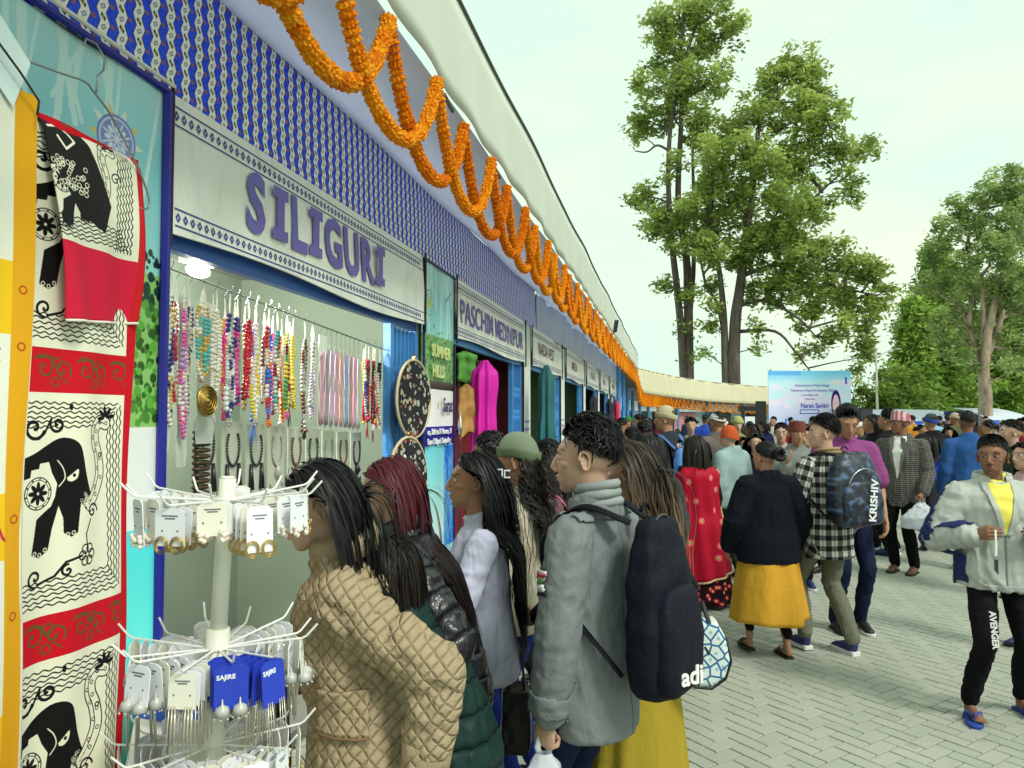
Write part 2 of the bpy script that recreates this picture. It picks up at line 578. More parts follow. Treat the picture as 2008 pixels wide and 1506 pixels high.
CANW = plain((.62, .67, .59), .7, .07, 1.0, .35, 4, name='canopy_cloth')
TANC = plain((.58, .55, .38), .8, .10, 2.0, .4, 6, name='tan_cloth')
INK = plain((.10, .075, .33), .6, .15, 3, .0, name='purple_ink')
INKD = plain((.03, .03, .28), .6, .1, 3, .0, name='navy_ink')

# blue woven print of the valance
t = NT('blue_diamond_print')
co = t.co('Object'); s3 = t.sep(co)
P_ = .086
xx = t.math('DIVIDE', s3[0], P_)
fx = t.math('SUBTRACT', t.math('FRACT', xx), .5)                 # -.5...5
row = t.math('DIVIDE', s3[2], P_ * .42)
fz = t.math('SUBTRACT', t.math('FRACT', row), .5)
par = t.math('GREATER_THAN', t.math('FRACT', t.math('MULTIPLY', t.math('FLOOR', row), .5)), .25)
sgn = t.math('MULTIPLY_ADD', par, 2, -1)
zig = t.math('MULTIPLY', t.math('SUBTRACT', t.math('ABSOLUTE', t.math('SUBTRACT', t.math('FRACT', t.math('MULTIPLY', row, .5)), .5)), .25), .40)
dx = t.math('ABSOLUTE', t.math('ADD', fx, zig))
dia = t.math('ADD', t.math('DIVIDE', dx, .17), t.math('DIVIDE', t.math('ABSOLUTE', fz), .46))
white = t.math('LESS_THAN', dx, .235)
inner = t.math('LESS_THAN', dia, .86)
core = t.math('LESS_THAN', dia, .38)
edge = t.math('MULTIPLY', t.math('GREATER_THAN', dx, .235), t.math('LESS_THAN', dx, .275))
dotx = t.math('SUBTRACT', .5, t.math('ABSOLUTE', fx))
rz_ = t.math('SUBTRACT', t.math('FRACT', t.math('MULTIPLY', row, .5)), .5)
dd = t.math('SQRT', t.math('ADD', t.math('POWER', t.math('DIVIDE', dotx, .12), 2), t.math('POWER', t.math('DIVIDE', rz_, .13), 2)))
red = t.math('LESS_THAN', dd, 1.0)
blue = t.ramp(t.noise(co, 90, 2), [(.3, (.006, .03, .72)), (.7, (.01, .11, 1.0))])
colr = t.mix(red, blue, (.30, .12, .12))
colr = t.mix(edge, colr, (.02, .02, .05))
colr = t.mix(white, colr, (.95, .97, .84))
dcol = t.mix(par, (.30, .30, .45), (.05, .05, .03))
colr = t.mix(t.math('MULTIPLY', white, inner), colr, dcol)
colr = t.mix(t.math('MULTIPLY', white, core), colr, t.mix(par, (.75, .78, .85), (.55, .50, .12)))
t.bump(t.noise(co, 600, 2), .3, .002)
PRINT = t.out(colr, .75)

# ------------------------------------------------------------------ stall row
BAYS = [(-1.05, 3.0), (2.83, 3.0), (6.71, 3.25), (10.45, 2.95), (13.95, 3.0), (17.5, 3.0), (21.0, 3.0), (24.5, 3.0)]
DOOR = [2.36] * 8
ZS0, ZS1 = 2.43, 2.92
LBL = ['stall left of the hanging elephant cloth, only its end wall in view', 'jewellery stall under the SILIGURI sign with blue folding shutter', 'cloth stall with maroon curtain under the PASCHIM MEDINIPUR sign',
       'open green walled stall, third along the row', 'stall with dark cloth and a blue shutter, fourth along the row', 'black curtained stall in the middle of the far row', 'stall hung with dark beads far along the row', 'last stall of the straight row, red and pink goods outside']
INNER = [STALLW, STALLW, plain((.16, .03, .035), .85, .2, 2, .3, 30, name='maroon_wall'), plain((.14, .22, .11), .8, name='green_wall'),
         plain((.12, .17, .10), .8, name='green_wall'), plain((.02, .02, .025), .8, name='dark_wall'), plain((.05, .05, .07), .8, name='dark_wall'), STALLW]
for i, (s0, w) in enumerate(BAYS):
    st = wobj('market_stall', LBL[i], 'stall', s0, 0, 0)
    gap = (BAYS[i + 1][0] if i + 1 < len(BAYS) else s0 + w + .5) - (s0 + w)
    dp = 1.52; zc = 2.8; shw = .58 if i < 3 else .5
    w_ = INNER[i]
    m = MB(); m.b2((0, .06, 0), (.05, dp, zc)); m.build('side_wall', w_, st)
    m = MB(); m.b2((w - .05, .06, 0), (w, dp, zc)); m.build('side_wall', w_, st)
    m = MB(); m.b2((0.05, dp - .05, 0), (w - .05, dp, zc)); m.build('back_wall', w_, st)
    m = MB(); m.b2((0, .06, zc), (w, dp, zc + .04)); m.build('ceiling', STALLD, st)
    m = MB(); m.b2((0.05, .06, 0.0), (w - .05, dp - .05, .08)); m.build('platform', plain((.2, .2, .18)), st)
    m = MB(); m.b2((0.02, .012, DOOR[i]), (w - .02, .06, DOOR[i] + .085)); m.build('header_beam', BLUE if i == 1 else SKYB, st)
    m = MB(); m.b2((0.0, .02, DOOR[i] + .087), (w, .06, 3.5)); m.build('header_panel', WHITEP, st)
    m = MB(); m.b2((w, .02, 0), (w + gap, .10, 3.5)); m.build('pier', WHITEP, st)
    for x in (.0, w - shw, w - .07):
        m = MB(); m.b2((x, .004, 0), (x + .06, .058, DOOR[i] - .002)); m.build('post', BLUE if x == 0 else SKYB, st)
    sh = link('folding_shutter', None, st)
    for k in range(11):
        m = MB(); x = w - shw + .075 + k * (shw - .16) / 10
        m.tube([(x, .03 + .012 * (k % 2), .05), (x, .03 + .012 * (k % 2), DOOR[i] - .01)], .009, 6)
        m.b2((x - .016, .018 + .012 * (k % 2), .06), (x - .004, .042, DOOR[i] - .02))
        m.build('bar', SKYB, sh)
    m = MB()
    for k in range(10):
        x = w - shw + .075 + k * (shw - .16) / 10; d_ = (shw - .16) / 10
        for z in np.arange(.25, DOOR[i] - .2, .28):
            m.tube([(x, .014, z), (x + d_, .014, z + .14)], .006, 4); m.tube([(x + d_, .012, z), (x, .012, z + .14)], .006, 4)
    tag(m.build('lattice', SKYB, sh), kind='stuff')

# sign boards
def sign(s0, w, text, size, mat, label, x0, z0, bold=.012, sx=1.0, cell=.045, dz=0):
    sg = wobj('stall_sign', label, 'sign', s0 + .02, 0.02, ZS0 - .03 + dz)
    H = ZS1 - ZS0 + .05
    m = MB()
    fn = lambda u, v: Vector((u * (w - .04), -.012 - .02 * (1 - v) + .010 * sin(u * 9 + v * 3) * (1 - abs(2 * v - 1)), v * H + (.018 * sin(u * 7) if v < .01 else 0)))
    m.sheet(fn, 40, 8, .012); m.build('board', WHITE, sg, True)
    yy = lambda x, z: fn(x / (w - .04), z / H).y - .0035
    for (za, zb) in ((H - .115, H - .045), (.035, .10)):
        for z in (za, zb):
            m = MB()
            for k in range(36):
                a = k / 36 * (w - .06) + .01; b = (k + 1) / 36 * (w - .06) + .01
                m.add([(a, yy(a, z), z - .0028), (b, yy(b, z), z - .0028), (b, yy(b, z), z + .0028), (a, yy(a, z), z + .0028)], [(0, 1, 2, 3)])
            m.build('border_line', INKD, sg)
        m = MB(); n = int((w - .08) / cell); zc = (za + zb) / 2
        for k in range(n):
            x = .03 + k * cell; r = (zb - za) * .30; y = yy(x, zc)
            rx = cell * .34
            m.add([(x - rx, y, zc), (x, y, zc - r), (x + rx, y, zc), (x, y, zc + r), (x - rx * .45, y, zc), (x, y, zc - r * .45), (x + rx * .45, y, zc), (x, y, zc + r * .45)],
                  [(0, 1, 5, 4), (1, 2, 6, 5), (2, 3, 7, 6), (3, 0, 4, 7)])
        tag(m.build('border_diamond', INKD, sg), kind='stuff')
    def conform(q):
        for v in q.data.vertices:
            X_ = q.location.x + v.co.x * q.scale.x; Z_ = q.location.z + v.co.y
            v.co.z = -(fn(max(0, min(1, X_ / (w - .04))), max(0, min(1, Z_ / H))).y - .009 - q.location.y) + (.0006 if v.co.z > .0004 else 0)
    if text == 'SILIGURI':
        x = x0
        adv = {'S': .212, 'I': .172, 'L': .195, 'G': .258, 'U': .25, 'R': .222}
        for ch in text:
            y = -.044
            if ch == 'I':
                m = MB(); h = size * .69; wd = .068; a = .140
                m.prism([(0, 0), (a, 0), (a, .052), (a / 2 + wd / 2, .052), (a / 2 + wd / 2, h - .052), (a, h - .052), (a, h), (0, h), (0, h - .052), (a / 2 - wd / 2, h - .052), (a / 2 - wd / 2, .052), (0, .052)], 0, .002)
                q = m.build('letter', mat, sg); q.location = (x + .012, -.032 - .02 * .6, z0)
            else:
                conform(text_obj('letter', ch, size, mat, sg, .0145, (x + .02, y, z0), ext=.0008, sx=.90))
            x += adv[ch]
    else:
        conform(text_obj('lettering', text, size, mat, sg, bold * .3, (x0, -.045, z0), sx=sx, ext=.0008))
    m = MB(); m.tube([(-.012, -.03, -.05), (-.012, -.03, H + .02)], .008, 6); m.tube([(w - .03, -.035, -.05), (w - .03, -.035, H + .02)], .010, 6)
    m.build('edge_cord', BLACK, sg)  # black tubes stand in for the dark gaps between sign and piers
    return sg
INKS = plain((.17, .145, .48), .6, .35, 2.5, .0, name='violet_ink')
BRN = plain((.16, .05, .07), .6, .1, name='brown_ink')
sign(BAYS[1][0], 3.0, 'SILIGURI', .36, INKS, 'long white sign lettered SILIGURI over the jewellery stall', .48, .152)
sign(BAYS[2][0], 3.25, 'PASCHIM MEDINIPUR', .30, INKS, 'white sign lettered PASCHIM MEDINIPUR with a drooping lower edge', .12, .16, .008, 1.02)
sign(BAYS[3][0], 2.95, 'NADIA WEST', .26, BRN, 'cream sign with small brown letters, third along the row', .5, .20, .004)
for k, tx_ in enumerate(['MALDA', 'HOOGHLY', 'NADIA', 'HOWRAH']):
    sign(BAYS[4 + k][0], 3.0, tx_, .26, [BRN, INK, INK, BRN][k], ['pale sign, fourth along the stall row, dark cord on its right edge', 'pale sign over the black curtained stall', 'small far sign above the dark bead hangings', 'farthest sign of the straight row'][k], .8, .2, .004)
sign(BAYS[0][0], 3.0, '', .2, INK, 'sign edge above the left stall', .5, .2) if False else None

# pier banners
def banner_canvas(kind):
    w, h = (.84, 2.60) if kind != 2 else (.5, 2.5)
    cv = Canvas(w, h, 330, (.66, .88, .88))
    cv.vgrad(0, 1.55, w, h, [(0, (.80, .93, .88)), (.35, (.62, .88, .86)), (.7, (.55, .84, .88)), (1, (.70, .90, .92))])
    for k in range(14):
        x = RNG.uniform(0, w); cv.line([(x, h), (x + RNG.uniform(-.15, .15), h - RNG.uniform(.2, .7))], RNG.uniform(.01, .04), (.80, .94, .94))
    return cv, w, h
def banner_one():
    cv, w, h = banner_canvas(0)
    # green hill photograph
    cv.rect(0, 1.35, w, 1.90, (.58, .80, .45))
    for k in range(900):
        x, y = RNG.uniform(0, w), RNG.uniform(1.36, 1.98)
        g_ = RNG.uniform(.25, .75)
        cv.disc(x, y, RNG.uniform(.006, .02), (g_ * .55, g_, g_ * .35) if y < 1.8 else (.08, .28 * g_ + .1, .2))
    cv.rect(0, .98, w, 1.35, (.95, .97, .96))
    cv.vgrad(0, 0, w, .98, [(0, (.45, .93, .88)), (.6, (.42, .95, .93)), (1, (.35, .92, .95))])
    # round blue emblem with yellow rays
    ex, ey = .60, 2.33
    for k in range(10):
        a = k / 10 * 2 * pi
        cv.poly([(ex + .078 * cos(a - .2), ey + .078 * sin(a - .2)), (ex + .125 * cos(a), ey + .125 * sin(a)), (ex + .078 * cos(a + .2), ey + .078 * sin(a + .2))], (.85, .82, .55) if k % 2 else (.90, .93, .88))
    cv.disc(ex, ey, .084, (.80, .84, .95)); cv.ring(ex, ey, .080, .008, (.42, .50, .80)); cv.disc(ex, ey, .068, (.50, .58, .84))
    for k in range(8):
        a = k / 8 * 2 * pi
        cv.disc(ex + .038 * cos(a), ey + .038 * sin(a), .014, (.90, .93, .98), .008, a)
        cv.line([(ex, ey), (ex + .06 * cos(a + .4), ey + .06 * sin(a + .4))], .007, (.88, .9, .98))
    return cv
def banner_two():
    cv, w, h = banner_canvas(1)
    cv.rect(0, 1.62, w, 2.03, (.50, .68, .45))
    for k in range(700):
        x, y = RNG.uniform(0, w), RNG.uniform(1.62, 2.12 - .2 * RNG.random())
        g_ = RNG.uniform(.35, .85)
        cv.disc(x, y, RNG.uniform(.004, .014), (g_ * .6, g_, g_ * .5))
    cv.vgrad(0, 1.60, w, 1.66, [(0, (.12, .12, .12)), (1, (.35, .35, .30))])
    cv.rect(0, 1.30, w, 1.60, (.96, .96, .97)); cv.rect(0, 1.14, w, 1.30, (.07, .10, .62))
    cv.vgrad(0, 0, w, 1.14, [(0, (.35, .65, .95)), (.4, (.85, .97, .97)), (.75, (.60, .92, .93)), (1, (.45, .85, .92))])
    cv.rect(w * .72, .3, w, 1.14, (.20, .52, .92))
    for k in range(40): cv.line([(w * (.7 + .3 * RNG.random()), .3 + RNG.random() * .8)] * 1 + [(w * (.7 + .3 * RNG.random()), .3 + RNG.random() * .8)], .01, (.45, .75, .98))
    ex, ey = .17, 2.28
    cv.ring(ex, ey, .10, .014, (.55, .74, .62)); cv.disc(ex, ey, .05, (.75, .82, .50)); cv.ring(ex, ey, .07, .008, (.55, .7, .6))
    cv.line([(.6, 2.35), (.75, 2.45)], .02, (.5, .7, .75))
    for k in range(7): cv.disc(.40 + .018 * cos(k * .9), 1.47 + .022 * sin(k * .9), .010, (.75, .62, .4)); 
    return cv
def banner_three():
    cv, w, h = banner_canvas(2)
    cv.rect(0, 0, w, h, (.93, .95, .94))
    cv.vgrad(0, 1.9, w, h, [(0, (.92, .95, .93)), (1, (.78, .88, .86))])
    cv.disc(.25, 2.1, .12, (.85, .88, .82), .16)
    cv.vgrad(0, 0, w, .9, [(0, (.45, .85, .95)), (1, (.80, .96, .97))])
    for z in (1.0, 1.1, 1.2): cv.rect(.08, z, .42, z + .035, (.62, .60, .88))
    return cv
YEL = plain((.72, .80, .35), .6, .05, 3, 0, name='yellow_print'); WHT = plain((.85, .86, .9), .6, .05, 3, 0, name='white_print')
def hang_banner(s, d, z, cv, label, cat='banner', group=None, fold=.012):
    b = wobj('printed_banner', label, cat, s, d, z, group)
    m = MB()
    m.sheet(lambda u, v: (u * cv.w, fold * (sin(u * 11 + v * 2) + .6 * sin(u * 5 - v * 7)) * .5 - .004, v * cv.h), 24, 40, .004)
    m.build('banner_sheet', print_mat('banner_print', cv, .45, .1), b, True)
    return b
b1 = hang_banner(1.98, .02, .33, banner_one(), 'turquoise banner with a round blue emblem behind the hanging cloth')
m = MB(); m.tube([(.0, -.02, 2.62), (.845, -.02, 2.60)], .014, 6); m.tube([(.845, -.018, 2.6), (.845, -.018, -.3)], .019, 6)
m.build('edge_pipe', plain((.015, .02, .28), .4, name='dark_blue_trim'), b1)
m = MB(); m.tube([(.0, -.035, 2.648), (.86, -.035, 2.624)], .008, 6); m.build('hem', WHITEP, b1)
b2 = hang_banner(5.845, .02, .33, banner_two(), 'banner between the SILIGURI and PASCHIM MEDINIPUR signs with green landscape')
text_obj('lettering', 'SUMMER', .135, YEL, b2, .004, (.16, -.03, 1.86)); text_obj('lettering', 'HILLS', .135, YEL, b2, .004, (.18, -.03, 1.70))
text_obj('lettering', 'Saras!', .17, plain((.06, .04, .12), .6, name='dark_ink'), b2, .001, (.46, -.03, 1.42), shear=.2, sx=.75)
text_obj('lettering', 'on, 30th to 31 Novem, 31', .062, WHT, b2, .002, (.06, -.03, 1.24)); text_obj('lettering', 'Expo | Siliguri, Darjeeling', .062, WHT, b2, .002, (.06, -.03, 1.165))
m = MB(); m.tube([(-.008, -.02, 0), (-.008, -.02, 2.6)], .011, 6); m.tube([(.838, -.02, -.3), (.838, -.02, 2.0)], .009, 6); m.tube([(0, -.02, 2.6), (.86, -.02, 2.59)], .009, 6)
m.build('edge_pipe', plain((.015, .02, .10), .4, name='dark_blue_trim'), b2)
cv3 = banner_three()
pm3 = None
for k, s in enumerate([9.97, 13.42, 16.97, 20.52, 24.02]):
    b = wobj('printed_banner', ['pale banner beside the teal hanging cloth', 'pale banner with violet lines right of the third stall', 'narrow pale banner after the fourth stall', 'narrow pale banner before the dark bead stall', 'farthest pale banner of the row'][k], 'banner', s, .03, .42, 'narrow pale banners between the far stalls')
    if pm3 is None: pm3 = print_mat('pale_banner_print', cv3, .5, .1)
    m = MB(); m.sheet(lambda u, v: (u * .46, .008 * sin(u * 9), v * cv3.h), 8, 6, .004); m.build('banner_sheet', pm3, b, True)

# valance cloth above the signs
va = wobj('cloth_valance', 'blue and white diamond patterned cloth stretched above the signs', 'valance', -2, .03, 2.93)
m = MB(); m.sheet(lambda u, v: (u * 12.9, .004 + .012 * sin(u * 60) * v * (1 - v) * 2 + .02 * v, v * .575 + .006 * sin(u * 40)), 160, 6, .004)
m.build('patterned_cloth', PRINT, va, True)
m = MB(); m.tube([(x, -.004, .59) for x in np.linspace(0, 12.9, 20)], .008, 5); m.build('seam_cord', BLACK, va)
vb = wobj('cloth_valance', 'plain lilac cloth gathered in soft pleats above the far signs', 'valance', 10.9, .03, 2.93)
m = MB(); m.sheet(lambda u, v: (u * 17.3, .02 * sin(u * 17.3 * 6) + .03 * sin(u * 17.3 * 1.9), v * .575), 520, 4, .004)
m.build('pleated_cloth', plain((.42, .50, .66), .45, .18, .9, .2, 4, name='lilac_satin'), vb, True)

# canopy: soffit and fascia follow the bend of the row
def crom(P, n=10):
    out = []
    for i in range(1, len(P) - 2):
        for k in range(n):
            t_ = k / n; a, b, c_, d = P[i - 1], P[i], P[i + 1], P[i + 2]
            out.append(.5 * ((2 * b) + (c_ - a) * t_ + (2 * a - 5 * b + 4 * c_ - d) * t_ ** 2 + (3 * b - a - 3 * c_ + d) * t_ ** 3))
    out.append(P[-2]); return out
E = []   # (point xy + garland z, top z)
for s in np.arange(-2, 28.1, 1.0):
    p = W(s, .74); E.append(np.array([p.x, p.y, 3.40, 3.86]))
for (px, Y, yb, yt) in ((1258, 32.5, 766, 714), (1278, 37.5, 773, 723), (1310, 42.5, 778, 731), (1352, 45.5, 783, 740), (1400, 47, 788, 747), (1455, 48, 791, 753), (1515, 49, 794, 757), (1575, 50, 796, 760)):
    a = PX(px, yb, Y); b_ = PX(px, yt, Y); E.append(np.array([a.x, a.y, a.z, b_.z]))
E = [E[0] * 2 - E[1]] + E + [E[-1] * 2 - E[-2]]
EC = crom(E, 4)
EC = np.array(EC)
cum = np.concatenate([[0], np.cumsum(np.hypot(*np.diff(EC[:, :2], axis=0).T))])
def edge_at(q):
    q = min(max(q, 0), cum[-1] - 1e-4)
    r = np.array([np.interp(q, cum, EC[:, k]) for k in range(4)])
    q2 = min(q + .3, cum[-1]); q1 = max(0, q2 - .6)
    t_ = np.array([np.interp(q2, cum, EC[:, k]) - np.interp(q1, cum, EC[:, k]) for k in range(2)]); t_ /= np.linalg.norm(t_)
    return r, t_                       # position, tangent; outward normal = (t.y,-t.x)
can = thing('stall_canopy', 'long cloth canopy running over the whole row of stalls and bending right', 'canopy')
LTOT = cum[-1]
def strip(name, mat, q0, q1, prof, n, smooth=True):
    """prof(q,v)-> (outward offset, z)"""
    m = MB(); V = []; nv = 6
    for i in range(n + 1):
        q = q0 + (q1 - q0) * i / n
        r, t_ = edge_at(q); nr = np.array([t_[1], -t_[0]])
        for j in range(nv + 1):
            o_, z = prof(q, j / nv, r)
            V.append((r[0] + nr[0] * o_, r[1] + nr[1] * o_, z))
    Fc = [(i * (nv + 1) + j, (i + 1) * (nv + 1) + j, (i + 1) * (nv + 1) + j + 1, i * (nv + 1) + j + 1) for i in range(n) for j in range(nv)]
    m.add(V, Fc); o = m.build(name, mat, can, smooth)
    md = o.modifiers.new('t', 'SOLIDIFY'); md.thickness = .006
    return o
QB = 29.5
strip('soffit', LAV, 0, QB, lambda q, v, r: (-.002 - v * .73, r[2] - .01 + .11 * v - .035 * sin(pi * v) + .012 * sin(q * 2.1)), 260)
strip('fascia', CANW, 0, QB + .5, lambda q, v, r: (.03 + .05 * v + .012 * sin(q * 8 + v * 3) * (1 - v) + .008 * sin(q * 1.7), r[2] + v * (r[3] - r[2]) + .006 * sin(q * 3.3) * v), 320)
strip('fascia', TANC, QB + .5, LTOT - .2, lambda q, v, r: (.03 + (.05 - .5 * max(0, min(1, (q - QB) / 6))) * v + .03 * sin(q * 5), r[2] + v * (r[3] - r[2])), 200)
strip('roof', plain((.6, .58, .42), .8), QB, LTOT - .2, lambda q, v, r: (.07 - v * 2.6 - (.45 * max(0, min(1, (q - QB) / 6))), r[3] - .03 - .05 * v), 120)
m = MB()
for q in np.arange(.3, 12, 1.15):       # folded hem tabs and joints under the garlands
    r, t_ = edge_at(q); 
    m.tube([(r[0], r[1], r[2] - .02), (r[0] + t_[0] * .16, r[1] + t_[1] * .16, r[2] - .045)], .012, 5)
m.build('hem_tab', plain((.12, .13, .12)), can)
m = MB(); pts = []
for q in np.arange(0, QB, .12):
    r, t_ = edge_at(q); o_ = .085 + .008 * sin(q * 1.7) ; pts.append((r[0] + t_[1] * o_, r[1] - t_[0] * o_, r[3] + .008 + .006 * sin(q * 3.3)))
m.tube(pts, .011, 5); m.build('top_cord', plain((.10, .11, .10)), can)

# curved far row: back wall, pale banners, blue posts and dark sheets painted as shaded openings
fr = thing('curved_stall_row', 'far curved run of small stalls under the tan canopy', 'stall row')
def fstrip(name, mat, q0, q1, off, z0, z1, n=30):
    m = MB(); V = []
    for i in range(n + 1):
        q = q0 + (q1 - q0) * i / n; r, t_ = edge_at(q); nr = (t_[1], -t_[0])
        for z in (z0, z1(r) if callable(z1) else z1): V.append((r[0] + nr[0] * off, r[1] + nr[1] * off, z))
    m.add(V, [(2 * i, 2 * i + 2, 2 * i + 3, 2 * i + 1) for i in range(n)])
    o = m.build(name, mat, fr); md = o.modifiers.new('t', 'SOLIDIFY'); md.thickness = .03
    return o
fstrip('back_wall', plain((.50, .58, .66), .8), QB - 1.5, LTOT, -1.1, 0, lambda r: r[3] - .05, 80)
fstrip('ceiling_cloth', LAV, QB - 1.5, LTOT, -.75, 2.15, lambda r: r[2] + .3, 80)
q = QB - .8; k = 0
PALS = [(.75, .80, .86), (.8, .8, .75), (.6, .8, .85), (.82, .82, .86), (.55, .72, .62)]
while q < LTOT - 3:
    fstrip('sign_board', plain(PALS[k % 5], .7), q + .15, q + 2.4, -.6, 1.95, 2.42, 4)
    if k % 3 != 1: fstrip('opening', plain([(.03, .05, .04), (.1, .25, .35), (.05, .1, .06)][k % 3], .8), q + .3, q + 2.2, -.98, 0, 1.9, 4)  # solid sheet, its dark colour stands in for shade inside the stall
    else: fstrip('poster', plain([(.5, .75, .8), (.7, .3, .3)][k % 2], .7), q + .3, q + 2.2, -.95, .4, 1.9, 4)
    r, t_ = edge_at(q); m = MB(); m.tube([(r[0] - t_[1] * .55, r[1] + t_[0] * .55, 0), (r[0] - t_[1] * .55, r[1] + t_[0] * .55, r[2] + .1)], .07, 6)
    m.build('post', SKYB, fr)
    q += 2.9; k += 1

# floodlights on the canopy edge
for (px, py, Y, lb, sc) in ((1203, 640, 15.5, 'black floodlight box on the canopy edge', 1.0), (1213, 668, 21, 'small pale loudspeaker box on the canopy edge', 1.0)):
    p = PX(px, py, Y); fl = thing('floodlight', lb, 'floodlight', p)
    m = MB(); cmat = BLACK if 'black' in lb else plain((.5, .55, .5))
    m.prism([(-.10, .12), (.10, .12), (.06, -.12), (-.04, -.12)], -.09, .09); m.build('housing', cmat, fl)
    m = MB(); m.tube([(0, 0, -.1), (-.06, 0, -.32), (-.2, 0, -.45)], .014, 6); m.build('bracket', plain((.3, .3, .3)), fl)
# ------------------------------------------------------------------ marigold garlands
t = NT('marigold_petals')
oi = t.n('ShaderNodeObjectInfo').outputs['Random']
c = t.co('Object')
n1 = t.noise(t.n('ShaderNodeNewGeometry').outputs['Position'], 26, 2)
f = t.math('ADD', t.math('MULTIPLY', oi, .35), t.math('MULTIPLY', n1, .8))
colr = t.ramp(f, [(.25, (.62, .12, .003)), (.5, (.90, .29, .004)), (.8, (1.0, .50, .02))])
t.bump(t.noise(c, 300, 3), .6, .004)
MARI = t.out(colr, .7, spec=.2)
tr = t.n('ShaderNodeBsdfTranslucent'); tr.inputs[0].default_value = (1, .50, .02, 1)
mx = t.n('ShaderNodeMixShader'); mx.inputs[0].default_value = .30
t.t.links.new(t.b.outputs[0], mx.inputs[1]); t.t.links.new(tr.outputs[0], mx.inputs[2]); t.t.links.new(mx.outputs[0], t.t.nodes['Material Output'].inputs[0])

def flower_np(seed=0, R=.031, H=.014, nu=22, rows=6):
    rs = np.random.RandomState(seed); V = []; Fc = []
    for j in range(rows):
        v = -1 + 2 * j / (rows - 1)
        rr = R * sqrt(max(0, 1 - (v * .80) ** 2)) if 0 < j < rows - 1 else R * .45
        for i in range(nu):
            a = 2 * pi * (i + .5 * (j % 2)) / nu
            ru = rr * (1 + .13 * (1 if i % 2 else -1) + rs.uniform(-.13, .13))
            V.append((ru * cos(a), ru * sin(a), v * H + rs.uniform(-.005, .005)))
    for j in range(rows - 1):
        for i in range(nu): Fc.append((j * nu + i, j * nu + (i + 1) % nu, (j + 1) * nu + (i + 1) % nu, (j + 1) * nu + i))
    n = len(V); V.append((0, 0, H * .9)); V.append((0, 0, -H * .9))
    V2 = np.array(V); return V2, np.array(Fc)
FV = [flower_np(k) for k in range(4)]
FVL = [flower_np(k, .032, .015, 8, 4) for k in range(2)]
FMESH = [npmesh('marigold_flower', v, f_, MARI, False) for v, f_ in FV]
def swag_curve(span, drop, n=90):
    # a hanging rope: steep sides, round bottom, slightly swinging out
    P = []
    for i in range(n + 1):
        u = -1 + 2 * i / n
        z = -drop * (1 - (math.cosh(2.1 * u) - 1) / (math.cosh(2.1) - 1))
        P.append(Vector((span / 2 * (u + 0) , .0, z)))
    return P
def resample(P, step):
    L_ = [0]
    for a, b in zip(P[:-1], P[1:]): L_.append(L_[-1] + (b - a).length)
    n = int(L_[-1] / step); out = []; j = 0
    for i in range(n + 1):
        q = i * L_[-1] / n
        while j < len(P) - 2 and L_[j + 1] < q: j += 1
        t_ = (q - L_[j]) / (L_[j + 1] - L_[j]); out.append((P[j].lerp(P[j + 1], t_), (P[j + 1] - P[j]).normalized()))
    return out
SP = .578
def swag_parts(parent, span, drop, lod, seed):
    C_ = resample(swag_curve(span, drop), .0215 if lod == 0 else .028)
    if lod == 0:
        rs = random.Random(seed)
        m = MB(); m.tube([c_[0] for c_ in C_[::4]], .006, 5); m.build('string', plain((.5, .45, .3)), parent)
        for k, (p, t_) in enumerate(C_):
            o = link('flower', FMESH[rs.randrange(4)], parent)
            o.location = p + Vector((rs.uniform(-.003, .003), rs.uniform(-.004, .004), 0))
            R = t_.to_track_quat('Z', 'Y').to_matrix() @ Matrix.Rotation(rs.uniform(0, 6.28), 3, 'Z') @ Matrix.Rotation(rs.uniform(-.12, .12), 3, 'X')
            o.rotation_euler = R.to_euler(); q = rs.uniform(.92, 1.10); o.scale = (q, q, rs.uniform(.9, 1.15))
        return None
    VV = []; FF = []; k0 = 0; rs = random.Random(seed)
    for k, (p, t_) in enumerate(C_):
        v, f_ = FVL[k % 2] if lod == 2 else FV[k % 4]
        R = np.array(t_.to_track_quat('Z', 'Y').to_matrix() @ Matrix.Rotation(rs.uniform(0, 6.28), 3, 'Z'))
        VV.append(v * rs.uniform(.92, 1.08) @ R.T + np.array(p)); FF.append(f_ + k0); k0 += len(v)
    return npmesh('marigold_rope', np.vstack(VV), np.vstack(FF), MARI, False)
MID = swag_parts(None, 2 * SP, .47, 1, 3); FARM = [swag_parts(None, 2 * SP, .47, 2, k) for k in range(2)]
GL = 'marigold garlands looped along the canopy edge'
q0 = 2 + .35 - 3 * SP
ng = int((LTOT - 1.5 - q0) / SP)
